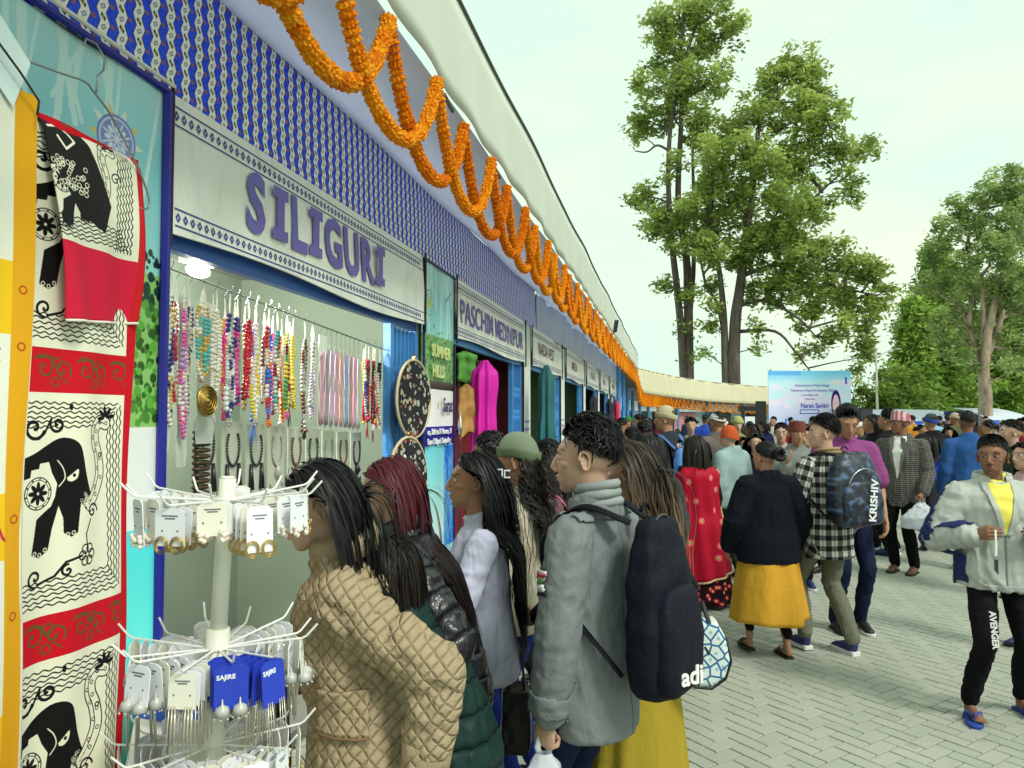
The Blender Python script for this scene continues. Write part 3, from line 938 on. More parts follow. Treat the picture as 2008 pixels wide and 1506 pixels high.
for i in range(ng):
    q = q0 + i * SP
    ra, ta = edge_at(q); rb, _ = edge_at(q + 2 * SP); rm, tm = edge_at(q + SP)
    off = .020 + (.012 if i % 2 else -.012)
    pos = Vector(((ra[0] + rb[0]) / 2 + tm[1] * off, (ra[1] + rb[1]) / 2 - tm[0] * off, min(ra[2], rb[2]) - .055))
    rz = atan2(rb[1] - ra[1], rb[0] - ra[0])
    if i < 5: lb = f'thick orange marigold garland loop, {["outermost at the top edge of the photo", "second from the top edge", "third from the top edge", "fourth from the top edge", "fifth from the top edge"][i]}'
    elif i < 12: lb = f'orange marigold loop over the {"SILIGURI sign end" if i < 8 else "PASCHIM MEDINIPUR sign"}, {["upper", "next", "lower", "following", "middle", "late", "last"][i - 5]} one there'
    elif i < 50: lb = 'small orange marigold loop in the dense line receding along the straight canopy'
    else: lb = 'tiny orange marigold loop on the far curved tan canopy'
    dense = 1.0
    if i < 7:
        g_ = thing('marigold_garland', lb, 'garland', pos, rz, GL); swag_parts(g_, 2 * SP, .47, 0, i)
    else:
        g_ = link('marigold_garland', MID if i < 16 else FARM[i % 2], None, pos, rz); tag(g_, lb, 'garland', GL)
        if ra[2] < 3.3: g_.scale = (1, 2.0, 1.15)
# ------------------------------------------------------------------ trees
def leaf_mat(name, dark, mid, light):
    t = NT(name)
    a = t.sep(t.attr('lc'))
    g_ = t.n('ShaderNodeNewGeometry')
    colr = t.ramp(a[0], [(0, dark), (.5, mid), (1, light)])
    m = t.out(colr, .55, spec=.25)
    tr = t.n('ShaderNodeBsdfTranslucent'); t.set(tr.inputs[0], t.mix(.5, colr, light))
    mx = t.n('ShaderNodeMixShader'); mx.inputs[0].default_value = .35
    t.t.links.new(t.b.outputs[0], mx.inputs[1]); t.t.links.new(tr.outputs[0], mx.inputs[2]); t.t.links.new(mx.outputs[0], t.t.nodes['Material Output'].inputs[0])
    return m
BROAD = leaf_mat('broad_leaves', (.06, .11, .02), (.27, .37, .08), (.58, .68, .20))
BROAD2 = leaf_mat('pale_leaves', (.06, .12, .03), (.26, .38, .11), (.54, .66, .28))
CONI = leaf_mat('conifer_needles', (.04, .11, .02), (.22, .38, .06), (.50, .64, .15))
t = NT('bark'); c = t.co('Object')
n1 = t.noise(t.scale(c, (1, 1, .25)), 2.2, 5, .7)
t.bump(n1, .9, .12)
BARK = t.out(t.ramp(n1, [(.3, (.03, .025, .022)), (.55, (.11, .09, .075)), (.8, (.26, .22, .18))]), .9)
t = NT('pale_bark'); c = t.co('Object')
n1 = t.noise(t.scale(c, (1, 1, .3)), 4, 5, .7)
t.bump(n1, .8, .05)
BARKP = t.out(t.ramp(n1, [(.3, (.12, .08, .05)), (.55, (.38, .29, .22)), (.8, (.62, .52, .42))]), .85)

def leaves(blobs, per, size, seed, droop=.3, flat=.8, shell=.42):
    """blobs: list of (centre Vector, radius (x,y,z)); clumped leaf faces through each volume"""
    rs = np.random.RandomState(seed)
    VV = []; A = []
    for (c_, r, wgt) in blobs:
        n = int(per * wgt)
        ncl = max(6, n // 46)
        d = rs.normal(size=(ncl, 3)); d /= np.linalg.norm(d, axis=1)[:, None]
        rad = rs.uniform(0, 1, ncl) ** shell
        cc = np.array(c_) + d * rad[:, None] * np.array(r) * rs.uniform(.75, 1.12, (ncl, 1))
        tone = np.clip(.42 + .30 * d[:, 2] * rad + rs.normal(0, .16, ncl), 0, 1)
        k = rs.randint(0, ncl, n)
        cs = size * 2.6
        off = rs.normal(size=(n, 3)) * np.array([cs, cs, cs * flat]) * .5
        p = cc[k] + off
        a1 = rs.normal(size=(n, 3)); a1[:, 2] *= .5; a1 /= np.linalg.norm(a1, axis=1)[:, None]
        a2 = rs.normal(size=(n, 3)); a2 -= (a2 * a1).sum(1)[:, None] * a1; a2 /= np.linalg.norm(a2, axis=1)[:, None]
        sz = size * rs.uniform(.55, 1.25, (n, 1))
        q = np.stack([p - a1 * sz, p + a2 * sz * .42 - a1 * sz * .1, p + a1 * sz, p - a2 * sz * .42 - a1 * sz * .1], 1)
        VV.append(q.reshape(-1, 3))
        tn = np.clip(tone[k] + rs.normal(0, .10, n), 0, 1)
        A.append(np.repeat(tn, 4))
    V = np.vstack(VV); A = np.concatenate(A)
    return V, np.arange(len(V)).reshape(-1, 4), np.stack([A, A, A], 1)

def limb(m, pts, r0, r1, n=8, wob=.0, seed=0):
    pts = [Vector(p) for p in pts]; rs = random.Random(seed)
    P = [pts[0] * 2 - pts[1]] + pts + [pts[-1] * 2 - pts[-2]]
    out = [Vector(p) for p in crom([np.array(p) for p in P], 5)]
    for k in range(1, len(out) - 1): out[k] += Vector((rs.uniform(-wob, wob), rs.uniform(-wob, wob), 0))
    K = len(out) - 1
    m.tube(out, [r0 + (r1 - r0) * (k / K) ** .8 for k in range(K + 1)], n)
    return out

def tree(name, label, D, stems, blobs, per, size, lmat, bmat, seed, base_py, group=None, tips=1, shell=.42, flat=.8):
    """stems: lists of (px,py) with radius px; blobs: (px,py,rpx,[weight])"""
    rs = random.Random(seed)
    base = PX(stems[0][0][0][0], base_py, D); base.z = 0
    T = thing(name, label, 'tree', base, 0, group)
    B = []; joints = []
    k_ = D / F
    m = MB()
    for (pts, r0, r1) in stems:
        dj = rs.uniform(-1, 1) * 1.2 * k_ * 30
        P = [PX(p[0], p[1], D + dj * min(1, i * .5)) - base for i, p in enumerate(pts)]
        if pts[0][1] >= base_py - 5: P[0].z = -.1
        out = limb(m, P, r0 * k_, r1 * k_, 9, r1 * k_ * .2, seed)
        joints += out[2:]
    for b in blobs:
        w_ = b[3] if len(b) > 3 else 1
        dj = rs.uniform(-1, 1) * (b[2] * k_) * 1.3
        c_ = PX(b[0], b[1], D + dj) - base
        r = b[2] * k_
        B.append((c_, (r, r * 1.1, r * 1.0), w_ * (b[2] / 50) ** 2))
    m.build('trunk', bmat, T, True)
    m = MB()
    for (c_, r, w_) in B:
        cand = [q for q in joints if q.z < c_.z + .3 * r[2]] or joints
        j = min(cand, key=lambda q: (q - c_).length + .6 * abs(q.z - (c_.z - r[0])))
        mid = j.lerp(c_, .5) + Vector((rs.uniform(-.2, .2), rs.uniform(-.2, .2), rs.uniform(-.15, .1))) * r[0]
        rr = max(.035, min(.16, r[0] * .06))
        limb(m, [j, mid, c_], rr * 1.3, rr * .5, 6, .03, seed)
        for k in range(5):
            d = Vector((rs.uniform(-1, 1), rs.uniform(-1, 1), rs.uniform(-.5, .9))); d = Vector((d.x * r[0], d.y * r[1], d.z * r[2]))
            s_ = mid.lerp(c_, rs.random())
            limb(m, [s_, s_ + d * .5 + Vector((0, 0, .1 * r[0])), c_ + d], rr * .45, rr * .12, 4)
    tag(m.build('branches', bmat, T, True), kind='stuff')
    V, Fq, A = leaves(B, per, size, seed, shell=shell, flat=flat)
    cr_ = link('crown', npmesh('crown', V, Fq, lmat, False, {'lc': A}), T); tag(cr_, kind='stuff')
    return T

tree('tall_tree', 'very tall slender tree with open crown rising above the far canopy, leftmost', 60,
     [([(1345, 760), (1335, 640), (1322, 520), (1312, 400), (1312, 280), (1330, 150), (1340, 20)], 9, 2.5),
      ([(1350, 760), (1350, 620), (1345, 500), (1330, 400), (1335, 250), (1345, 120), (1380, 0)], 11, 2.5),
      ([(1340, 760), (1352, 640), (1360, 520), (1362, 420), (1358, 300), (1365, 200)], 7, 2),
      ([(1318, 300), (1290, 285), (1268, 298), (1245, 296)], 3, 1.2)],
     [(1400, 25, 55), (1330, 35, 50), (1290, 45, 34), (1440, 60, 30), (1310, 105, 50), (1375, 90, 42), (1280, 165, 34), (1340, 160, 46), (1395, 165, 34, .7), (1270, 235, 40), (1320, 225, 44), (1378, 225, 34), (1245, 262, 20, .8),
      (1262, 385, 34), (1300, 430, 42), (1275, 455, 26), (1332, 440, 34), (1320, 480, 30, .7), (1420, 130, 24, .6), (1340, 320, 28, .5), (1300, 350, 20, .4), (1312, 560, 24, .7), (1350, 580, 26, .6), (1340, 650, 20, .5), (1350, 700, 16, .5)],
     1300, .25, BROAD, BARK, 11, 760)
tree('tall_tree', 'broad tall tree with dark trunk and hanging right boughs behind the light blue hoarding', 58,
     [([(1440, 765), (1440, 660), (1452, 560), (1462, 470), (1478, 360), (1490, 240), (1530, 150)], 14, 3),
      ([(1425, 765), (1420, 640), (1412, 540), (1395, 440), (1400, 330)], 9, 2.5),
      ([(1428, 700), (1408, 600), (1385, 560), (1372, 500)], 5, 2),
      ([(1445, 600), (1500, 590), (1560, 620), (1600, 660)], 5, 1.5), ([(1450, 650), (1520, 650), (1560, 690), (1590, 730)], 4, 1.2),
      ([(1462, 480), (1520, 430), (1580, 400), (1660, 330)], 5, 1.5), ([(1455, 540), (1540, 520), (1640, 560), (1720, 580)], 5, 1.5), ([(1475, 380), (1470, 300), (1450, 240)], 4, 1.5)],
     [(1560, 130, 42), (1585, 150, 32), (1520, 165, 44), (1600, 190, 42), (1480, 215, 36), (1555, 235, 60), (1625, 240, 42), (1440, 250, 38), (1400, 310, 52), (1370, 270, 30), (1475, 320, 62), (1565, 330, 62), (1635, 300, 34), (1690, 290, 26), (1715, 292, 14), (1665, 345, 26), (1680, 385, 18),
      (1385, 370, 42), (1440, 400, 56), (1530, 410, 64), (1600, 410, 44), (1390, 440, 44), (1350, 400, 30), (1480, 480, 52), (1560, 490, 58), (1620, 500, 40), (1665, 520, 34), (1705, 535, 36), (1735, 570, 22), (1400, 500, 36), (1370, 470, 30), (1400, 560, 22, .7), (1540, 560, 48), (1600, 570, 44), (1660, 590, 42), (1710, 610, 34),
      (1590, 620, 34, .8), (1640, 640, 34, .8), (1690, 660, 30), (1700, 700, 22), (1685, 725, 14), (1600, 680, 24, .6), (1570, 700, 18, .6), (1480, 640, 20, .5), (1490, 680, 18, .5), (1385, 640, 22, .6), (1380, 690, 18, .5), (1395, 600, 22, .6), (1500, 560, 40), (1450, 500, 38)],
     1300, .25, BROAD, BARK, 12, 765)
tree('park_tree', 'pale barked tree with spreading crown at the right edge of the photo', 30,
     [([(1934, 840), (1932, 780), (1930, 720), (1940, 640), (1960, 560), (1985, 480)], 15, 4), ([(1930, 740), (1915, 690), (1900, 640), (1880, 600)], 8, 3),
      ([(1932, 700), (1952, 660), (1970, 600), (1990, 540)], 8, 3), ([(1900, 640), (1905, 560), (1900, 460), (1930, 400)], 5, 2), ([(1930, 720), (1928, 620), (1925, 540)], 7, 3)],
     [(1985, 350, 36), (1950, 370, 34), (2010, 380, 44), (1920, 410, 40), (1975, 430, 52), (1880, 415, 26), (1850, 450, 30, .8), (1870, 395, 16), (1900, 460, 36, .8), (2020, 470, 50), (1840, 480, 24, .8), (1945, 490, 50), (1890, 530, 44, .8), (1990, 550, 56), (1935, 570, 44), (1850, 560, 34, .8), (1820, 505, 26, .8), (1810, 560, 26, .7), (2030, 610, 50), (1960, 610, 44), (1885, 600, 36, .8), (1840, 620, 30, .6), (1900, 650, 40), (1870, 690, 30, .8), (1965, 660, 44), (2010, 680, 46), (1850, 660, 30), (1985, 720, 34, .8), (1905, 705, 24, .7)],
     1500, .105, BROAD2, BARKP, 13, 840)
GBT = 'trees massed behind the white marquee'
def conifer(label, D, px, top, rpx, seed, mat=CONI):
    base = PX(px, 835, D); base.z = 0
    H = PX(px, top, D).z; k_ = D / F
    T = thing('conifer_tree', label, 'tree', base, 0, GBT)
    m = MB(); m.tube([(0, 0, -.1), (0, 0, H * .9)], [.3, .05], 7); m.build('trunk', BARK, T)
    B = []; rs = random.Random(seed); n = 26
    for k in range(n):
        z = H * (.04 + .94 * k / n); r = rpx * k_ * (1 - (k / n) ** 1.6) ** .8 * rs.uniform(.8, 1.12)
        for j in range(4):
            a = rs.uniform(0, 6.28); B.append((Vector((cos(a) * r * .6, sin(a) * r * .6, z + rs.uniform(-.4, .4))), (r * .55 + .2, r * .55 + .2, r * .3 + .5), .16 + r * .05))
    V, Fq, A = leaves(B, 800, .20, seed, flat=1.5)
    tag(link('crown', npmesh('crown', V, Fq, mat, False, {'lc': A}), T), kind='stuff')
conifer('dense conifer with a narrow top just left of the pale barked tree', 46, 1845, 478, 80, 21)
conifer('lower pale green conifer at the left of the tree mass', 44, 1795, 590, 50, 22)
def bush(name, label, D, blobs, per, size, mat, seed, cat='tree', px=None):
    px = px or blobs[0][0]
    base = PX(px, 840, D); base.z = 0; k_ = D / F
    T = thing(name, label, cat, base, 0, GBT)
    rs = random.Random(seed); B = []
    for b in blobs:
        c_ = PX(b[0], b[1], D + rs.uniform(-1.5, 1.5)) - base; r = b[2] * k_; B.append((c_, (r, r, r * .8), (b[2] / 40) ** 2))
    m = MB()
    for (c_, r, w_) in B[:8]: limb(m, [(rs.uniform(-.4, .4), 0, -.1), c_ * .5 + Vector((0, 0, .3)), c_], .16, .05, 6)
    m.build('trunk', BARK, T, True)
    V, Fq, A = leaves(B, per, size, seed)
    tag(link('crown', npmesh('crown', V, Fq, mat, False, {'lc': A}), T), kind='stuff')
YG = leaf_mat('yellow_green_leaves', (.06, .12, .015), (.17, .28, .05), (.34, .46, .10))
bush('leafy_tree', 'low light green tree behind the black speakers and light pole', 40, [(1740, 770, 40), (1700, 790, 32), (1780, 780, 40), (1735, 735, 26), (1770, 740, 28), (1690, 760, 22), (1750, 800, 40), (1810, 800, 32), (1695, 815, 28), (1720, 825, 30)], 1000, .14, YG, 31)
bush('leafy_tree', 'dark green tree filling the space behind the pale barked trunk', 50, [(1900, 700, 60), (1870, 760, 50), (1860, 640, 50), (1930, 640, 50), (1920, 760, 50), (1880, 800, 45), (1840, 780, 40), (1830, 710, 40), (1810, 660, 36), (1905, 560, 45)], 900, .19, CONI, 32)
bush('leafy_tree', 'deep green tree at the right edge behind the marquee', 48, [(1990, 700, 60), (1970, 640, 50), (2020, 600, 60), (1985, 770, 50), (2030, 760, 60), (1950, 740, 40), (1960, 800, 40), (2010, 810, 45), (2000, 540, 44)], 900, .18, CONI, 33)
bush('leafy_tree', 'mid green leafy tree between the conifers and the light pole', 54, [(1800, 760, 40), (1790, 700, 36), (1830, 820, 40), (1780, 640, 30), (1815, 600, 30)], 800, .18, BROAD2, 34)

# far tree line and pale buildings seen through gaps
for k, (px, py, w_, h_, D, lb) in enumerate([]):
    a = PX(px, py, D); k_ = D / F; b = thing('distant_building', lb, 'building', (a.x, D, 0))
    hh = a.z + h_ * k_ * .2; ww = w_ * k_ / 2
    wm = plain((.55, .60, .55) if k != 1 else (.78, .76, .58), .9)
    m = MB(); m.b2((-ww, 0, 0), (ww, 8, hh)); m.build('wall', wm, b)
    m = MB(); m.prism([(-ww - .4, hh), (ww + .4, hh), (ww * .6, hh + ww * .25), (-ww * .6, hh + ww * .25)], -.5, 8.5); m.build('roof', plain((.30, .38, .36), .8), b)
    for i in range(4):
        for j in range(2):
            m = MB(); x = -ww + (i + .5) * ww / 2; z = hh - 2.0 - j * 3.2
            m.b2((x - ww * .12, -.06, z - .6), (x + ww * .12, -.01, z + .6)); m.build('window', plain((.12, .16, .18), .2), b)

# hoarding
D = 34
a = PX(1508, 836, D); b = PX(1670, 836, D); top = PX(1508, 727, D).z; bot = .75
wb_, hb_ = b.x - a.x, top - bot
cv = Canvas(wb_, hb_, 130, (.86, .88, .99))
cv.vgrad(0, 0, wb_, hb_, [(0, (.62, .78, .97)), (.30, (.80, .84, .99)), (.55, (.92, .88, 1.0)), (.8, (.80, .94, 1.0)), (1, (.45, .80, .99))])
for k in range(26):
    x = RNG.uniform(0, wb_); cv.disc(x, hb_ * RNG.uniform(.45, .85), RNG.uniform(.15, .4), (.93, .90, .99) if k % 2 else (.80, .93, 1), .12)
cv.rect(0, hb_ * .93, wb_ * .4, hb_, (.42, .72, .98))
for k in range(60):
    x = RNG.uniform(.02, wb_ * .98); h_ = RNG.uniform(.1, .95) * (.5 if .3 < x / wb_ < .75 else 1)
    cv.rect(x, 0, x + RNG.uniform(.02, .09), h_, RNG.choice([(.35, .48, .92), (.55, .68, .97), (.42, .55, .9), (.82, .88, 1)]))
for k in range(22):
    x = wb_ * (.40 + .5 * k / 22); cv.rect(x, .25, x + .035, .62, (.95, .96, 1) if k % 2 else (.30, .32, .85))
cv.line([(wb_ * .38, 1.05), (wb_ * .60, 1.05), (wb_ * .60, 1.22), (wb_ * .38, 1.22), (wb_ * .38, 1.05)], .035, (.12, .12, .75))
px_ = wb_ * .815          # generic portrait of a veiled person
cv.disc(px_, 1.50, .22, (.13, .08, .45), .62); cv.disc(px_, 1.42, .155, (.96, .78, .84), .50); cv.rect(px_ - .2, .72, px_ + .2, .98, (.92, .60, .80))
cv.disc(px_ - .06, 1.52, .022, (.35, .15, .35), .014); cv.disc(px_ + .06, 1.52, .022, (.35, .15, .35), .014); cv.disc(px_, 1.30, .045, (.80, .35, .50), .014); cv.line([(px_, 1.5), (px_ - .01, 1.4)], .012, (.85, .6, .7))
cv.ring(wb_ * .93, 1.02, .10, .03, (.6, .75, .98)); cv.rect(wb_ * .93, hb_ - .62, wb_ * .955, hb_ - .3, (.35, .35, .8))
hd = thing('event_hoarding', 'light blue printed hoarding with a portrait at its right behind the crowd', 'hoarding', (a.x, D, bot))
m = MB(); m.b2((0, 0, 0), (wb_, .06, hb_)); m.build('printed_panel', print_mat('hoarding_print', cv, .6, 0), hd)
bi = plain((.06, .06, .55), .6, name='blue_ink'); vi = plain((.30, .22, .62), .6, name='violet_print')
text_obj('lettering', 'Naran Savitri', .30, bi, hd, .004, (wb_ * .385, -.012, 1.32), sx=.8)
for (s_, z, sz, x) in (('Government of West Bengal', 2.28, .17, .53), ('Department of Rural Development, Siliguri', 2.06, .15, .54), ('in association with', 1.86, .13, .50), ('presents the', 1.68, .12, .50)):
    text_obj('lettering', s_, sz, vi, hd, .001, (wb_ * x, -.012, z), align='CENTER', sx=.78)
for x in (.15, wb_ / 2, wb_ - .15):
    m = MB(); m.tube([(x, .12, -bot), (x, .12, hb_ + .08)], .04, 8); m.build('post', plain((.3, .3, .3)), hd)

# portal of dark truss beside the hoarding
p0 = PX(1455, 836, 34); p1 = PX(1503, 836, 34); zt = PX(1455, 806, 34).z
pt = thing('entrance_frame', 'black entrance frame with a bright screen left of the hoarding', 'frame', (p0.x, 34, 0))
w_ = p1.x - p0.x
m = MB(); m.b2((0, 0, 0), (.12, .12, zt - .002)); m.build('post', BLACK, pt)
m = MB(); m.b2((w_ - .45, 0, 0), (w_, .12, zt + .45)); m.build('post', BLACK, pt)
m = MB(); m.b2((-.1, -.01, zt), (w_ - .452, .13, zt + .22)); m.build('crossbeam', BLACK, pt)
m = MB(); m.b2((.16, .05, .3), (w_ - .5, .09, zt - .25)); m.build('screen', plain((.75, .80, .85), .6), pt)

# speakers, light pole, marquee
for k, (px, py0, wp, D) in enumerate(((1693, 800, 26, 22), (1724, 814, 26, 24))):
    q = PX(px, py0, D); k_ = D / F; w2 = wp * k_ / 2; h_ = .72
    sp_ = thing('loudspeaker', ['tall black loudspeaker on a stand just right of the hoarding', 'lower black loudspeaker left of the striped cap man'][k], 'loudspeaker', (q.x, D, 0))
    m = MB(); m.box((0, 0, q.z - h_ / 2), (w2, .18, h_ / 2), taper=.97); m.build('cabinet', BLACK, sp_)
    m = MB(); m.b2((-w2 * .85, -.195, q.z - h_ * .93), (w2 * .85, -.183, q.z - .05)); m.build('grille', plain((.03, .035, .05), .5), sp_)
    m = MB(); m.tube([(0, 0, .35), (0, 0, q.z - h_)], .02, 8); m.build('pole', BLACK, sp_)
    for a_ in (0, 2.1, 4.2):
        m = MB(); m.tube([(0, 0, .8), (.4 * cos(a_), .4 * sin(a_), .01)], .013, 6); m.build('leg', BLACK, sp_)
q = PX(1718, 690, 38); lp = thing('light_pole', 'thin pale lamp pole with a short arm in front of the green trees', 'lamp pole', (q.x, 38, 0))
m = MB(); m.tube([(0, 0, 0), (0, 0, q.z)], [.09, .045], 8); m.build('pole', plain((.6, .62, .56)), lp)
m = MB(); m.tube([(0, 0, q.z - .3), (.5, 0, q.z - .02), (.95, 0, q.z + .12)], .025, 6); m.build('arm', plain((.4, .42, .4)), lp)
m = MB(); m.ell((1.1, 0, q.z + .14), (.2, .09, .05)); m.build('lamp_head', plain((.3, .32, .32)), lp)
for k, (xa, xb, D, zt_, lb) in enumerate(((1690, 1905, 31, 1.95, 'long white marquee roof with blue trim left of the pale trunk'), (1945, 2040, 29, 2.0, 'white marquee roof with blue trim at the right edge'))):
    a = PX(xa, 836, D).x; b = PX(xb, 836, D).x
    mq = thing('marquee', lb, 'marquee', (a, D, 0)); L_ = b - a
    m = MB(); m.grid(lambda u, v: (u * L_, v * 3.2, zt_ - .46 + .52 * sin(pi / 2 * v) - .03 * abs(sin(u * L_ * 1.05))), 60, 5); 
    m.build('roof_sheet', plain((.62, .68, .80), .5, .08, 1, .2, 4), mq, True)
    m = MB(); m.grid(lambda u, v: (u * L_, -.03 + .01 * sin(u * L_ * 12), zt_ - .74 + v * .28), 160, 1); m.build('blue_trim', plain((.03, .12, .62), .6), mq)
    for j in range(int(L_ / 2.4) + 1):
        m = MB(); m.tube([(.05 + j * 2.4, .1, 0), (.05 + j * 2.4, .1, zt_ - .5)], .03, 6); m.build('post', plain((.5, .5, .5)), mq)
    m = MB(); m.b2((0, 3.1, 0), (L_, 3.2, zt_ - .1)); m.build('back_wall', plain((.05, .08, .25), .8), mq)
# ------------------------------------------------------------------ people: materials
def skin_mat(name, base, lip, hair):
    t = NT(name)
    s_ = t.sep(t.attr('fm'))                  # lip, brow, stubble
    c = t.co('Object')
    n1 = t.math('ADD', t.math('MULTIPLY', t.noise(c, 14, 4), .8), t.math('MULTIPLY', t.noise(c, 160, 2), .35))
    b = t.mix(t.math('MULTIPLY', n1, .42), base, tuple(q * .72 for q in base))
    colr = t.mix(t.math('MULTIPLY', s_[0], .8), b, lip)
    colr = t.mix(t.math('MULTIPLY', s_[2], .75), colr, (.03, .022, .018))
    colr = t.mix(s_[1], colr, hair)
    t.bump(t.noise(c, 500, 2), .12, .001)
    m = t.out(colr, .52, spec=.35)
    t.b.inputs['Subsurface Weight'].default_value = .08
    t.b.inputs['Subsurface Radius'].default_value = (.02, .008, .004)
    t.b.inputs['Subsurface Scale'].default_value = .5
    return m
SKIN = {'fair': skin_mat('fair_skin', (.54, .34, .245), (.42, .12, .10), (.03, .02, .015)),
        'tan': skin_mat('tan_skin', (.42, .22, .13), (.30, .09, .07), (.02, .014, .01)),
        'brown': skin_mat('brown_skin', (.24, .115, .065), (.17, .06, .045), (.012, .01, .008))}
EYEM = NT('eye'); c = EYEM.co('Object'); s3 = EYEM.sep(c)
rr_ = EYEM.math('SQRT', EYEM.math('ADD', EYEM.math('POWER', s3[0], 2), EYEM.math('POWER', s3[2], 2)))
EYEM = EYEM.out(EYEM.ramp(EYEM.math('MULTIPLY', rr_, 100), [(.0, (.004, .003, .003)), (.50, (.03, .015, .008)), (.62, (.62, .58, .54))], 'CONSTANT'), .15)
def hair_mat(name, c1, c2, rough=.5, tip=None):
    t = NT(name)
    v = t.attr('hs')                          # strand id, along, 0
    s_ = t.sep(v)
    n1 = t.noise(t.scale(v, (40, 1.5, 1)), 1.0, 2)
    colr = t.mix(t.math('MULTIPLY', n1, 1.2, clamp=True), c1, c2)
    if tip: colr = t.mix(t.math('MULTIPLY', t.math('SUBTRACT', s_[1], .25), 2.2, clamp=True), colr, tip)
    return t.out(colr, rough, spec=.28)
HAIR = {'black': hair_mat('black_hair', (.0022, .0022, .003), (.009, .0085, .010)), 'brown': hair_mat('brown_hair', (.018, .010, .006), (.10, .055, .03)),
        'ombre': hair_mat('light_brown_hair', (.010, .007, .005), (.05, .033, .022), tip=(.24, .15, .08)), 'red': hair_mat('dark_red_hair', (.025, .005, .007), (.13, .018, .028), tip=(.010, .006, .006)),
        'dbrown': hair_mat('dark_brown_hair', (.004, .003, .003), (.020, .014, .011))}

def cloth(name, color, kind='plain', c2=None, rough=.85, fine=.25, spec=.10, **kw):
    """cloth materials; attribute cuv holds metres around / along the limb"""
    t = NT(name)
    v = t.attr('cuv'); s_ = t.sep(v); c = t.co('Object')
    big = t.noise(c, 5, 3)
    h = None
    col_ = t.mix(t.math('MULTIPLY', big, .45), color, tuple(q * .72 for q in color))
    if kind == 'plain':
        h = t.math('ADD', t.math('ABSOLUTE', t.math('SUBTRACT', t.noise(t.scale(c, (1, 1, .7)), 11, 3, .55, dist=.5), .5)), t.math('MULTIPLY', t.noise(c, 420, 2), .05)); bs = .55; bd = .03
    elif kind == 'knit':
        h = t.math('ADD', t.noise(c, 10, 3), t.math('MULTIPLY', t.noise(c, 260, 2), .35)); bs = .5; bd = .012
    elif kind == 'satin':
        h = t.noise(t.scale(c, (1, 1, .45)), 10, 3, .5, dist=.8); bs = .5; bd = .03
    elif kind == 'quilt':
        k = 1 / .031
        a = t.math('MULTIPLY', t.math('ADD', s_[0], t.math('MULTIPLY', s_[1], .85)), k); b = t.math('MULTIPLY', t.math('SUBTRACT', s_[0], t.math('MULTIPLY', s_[1], .85)), k)
        fa = t.math('ABSOLUTE', t.math('SUBTRACT', t.math('FRACT', a), .5)); fb = t.math('ABSOLUTE', t.math('SUBTRACT', t.math('FRACT', b), .5))
        mx_ = t.math('MAXIMUM', fa, fb)
        h1 = t.math('SUBTRACT', 1, t.math('POWER', t.math('MULTIPLY', mx_, 2), 4))
        h = t.math('ADD', h1, t.math('MULTIPLY', t.noise(c, 13, 4, .6, dist=.8), 2.4)); bs = .75; bd = .009
        seam = t.math('GREATER_THAN', mx_, .475)
        col_ = t.mix(t.math('MULTIPLY', seam, .20), col_, tuple(q * .35 for q in color))
    elif kind == 'puffer':
        p_ = kw.get('row', .075)
        a = t.math('ABSOLUTE', t.math('SUBTRACT', t.math('FRACT', t.math('DIVIDE', t.math('ADD', s_[1], t.math('MULTIPLY', t.noise(c, 5, 2), .02)), p_)), .5))
        h1 = t.math('SUBTRACT', 1, t.math('POWER', t.math('MULTIPLY', a, 2), 5))
        h = t.math('ADD', h1, t.math('MULTIPLY', t.noise(t.scale(c, (1, 1, .5)), 30, 3, .6), .7)); bs = .95; bd = .014
        col_ = t.mix(t.math('MULTIPLY', t.math('GREATER_THAN', a, .47), .5), col_, (.003, .003, .004))
    elif kind == 'plaid':
        u = t.math('DIVIDE', s_[0], .075); w = t.math('DIVIDE', s_[1], .075)
        fu = t.math('LESS_THAN', t.math('FRACT', u), .48); fw = t.math('LESS_THAN', t.math('FRACT', w), .48)
        sm = t.math('MULTIPLY', t.math('ADD', fu, fw), .5)
        col_ = t.ramp(sm, [(0, color), (.35, tuple(.22 * a_ + .25 * b_ for a_, b_ in zip(color, c2))), (.75, c2)], 'CONSTANT')
        th_ = t.math('LESS_THAN', t.math('ABSOLUTE', t.math('SUBTRACT', t.math('FRACT', u), .74)), .04)
        col_ = t.mix(t.math('MULTIPLY', th_, .7), col_, (.02, .02, .02))
        h = t.noise(c, 16, 4, .6); bs = .4; bd = .02
    elif kind == 'tweed':
        l1 = t.math('LESS_THAN', t.math('FRACT', t.math('DIVIDE', s_[1], .022)), .35)
        l2 = t.math('LESS_THAN', t.math('FRACT', t.math('DIVIDE', s_[0], .05)), .10)
        nn = t.noise(t.scale(v, (60, 200, 1)), 1, 2)
        col_ = t.mix(t.math('MULTIPLY', t.math('MAXIMUM', l1, l2), nn, clamp=True), color, c2)
        h = t.noise(c, 16, 4, .6); bs = .35; bd = .02
    elif kind == 'floral':
        d = t.vor(v, kw.get('sc', 8), dim='2D')
        cc = t.vor(v, kw.get('sc', 8), out='Color', dim='2D')
        col_ = t.mix(t.math('LESS_THAN', d, kw.get('r', .22)), col_, t.mix(.5, cc, c2) if kw.get('multi') else c2)
        col_ = t.mix(t.math('LESS_THAN', d, kw.get('r', .22) * .45), col_, kw.get('c3', (.35, .5, .12)))
        h = t.noise(t.scale(c, (1, 1, .35)), 12, 3, .5, dist=.6); bs = .5; bd = .03
    if kind == 'cells':
        d = t.vor(v, 26, feat='DISTANCE_TO_EDGE', dim='2D'); d2 = t.vor(v, 26, dim='2D')
        col_ = t.mix(t.math('LESS_THAN', d, .09), t.mix(t.math('LESS_THAN', d2, .16), (.66, .74, .72), (.30, .48, .60)), (.04, .15, .32)); h = t.noise(c, 8, 2); bs = .2; bd = .01
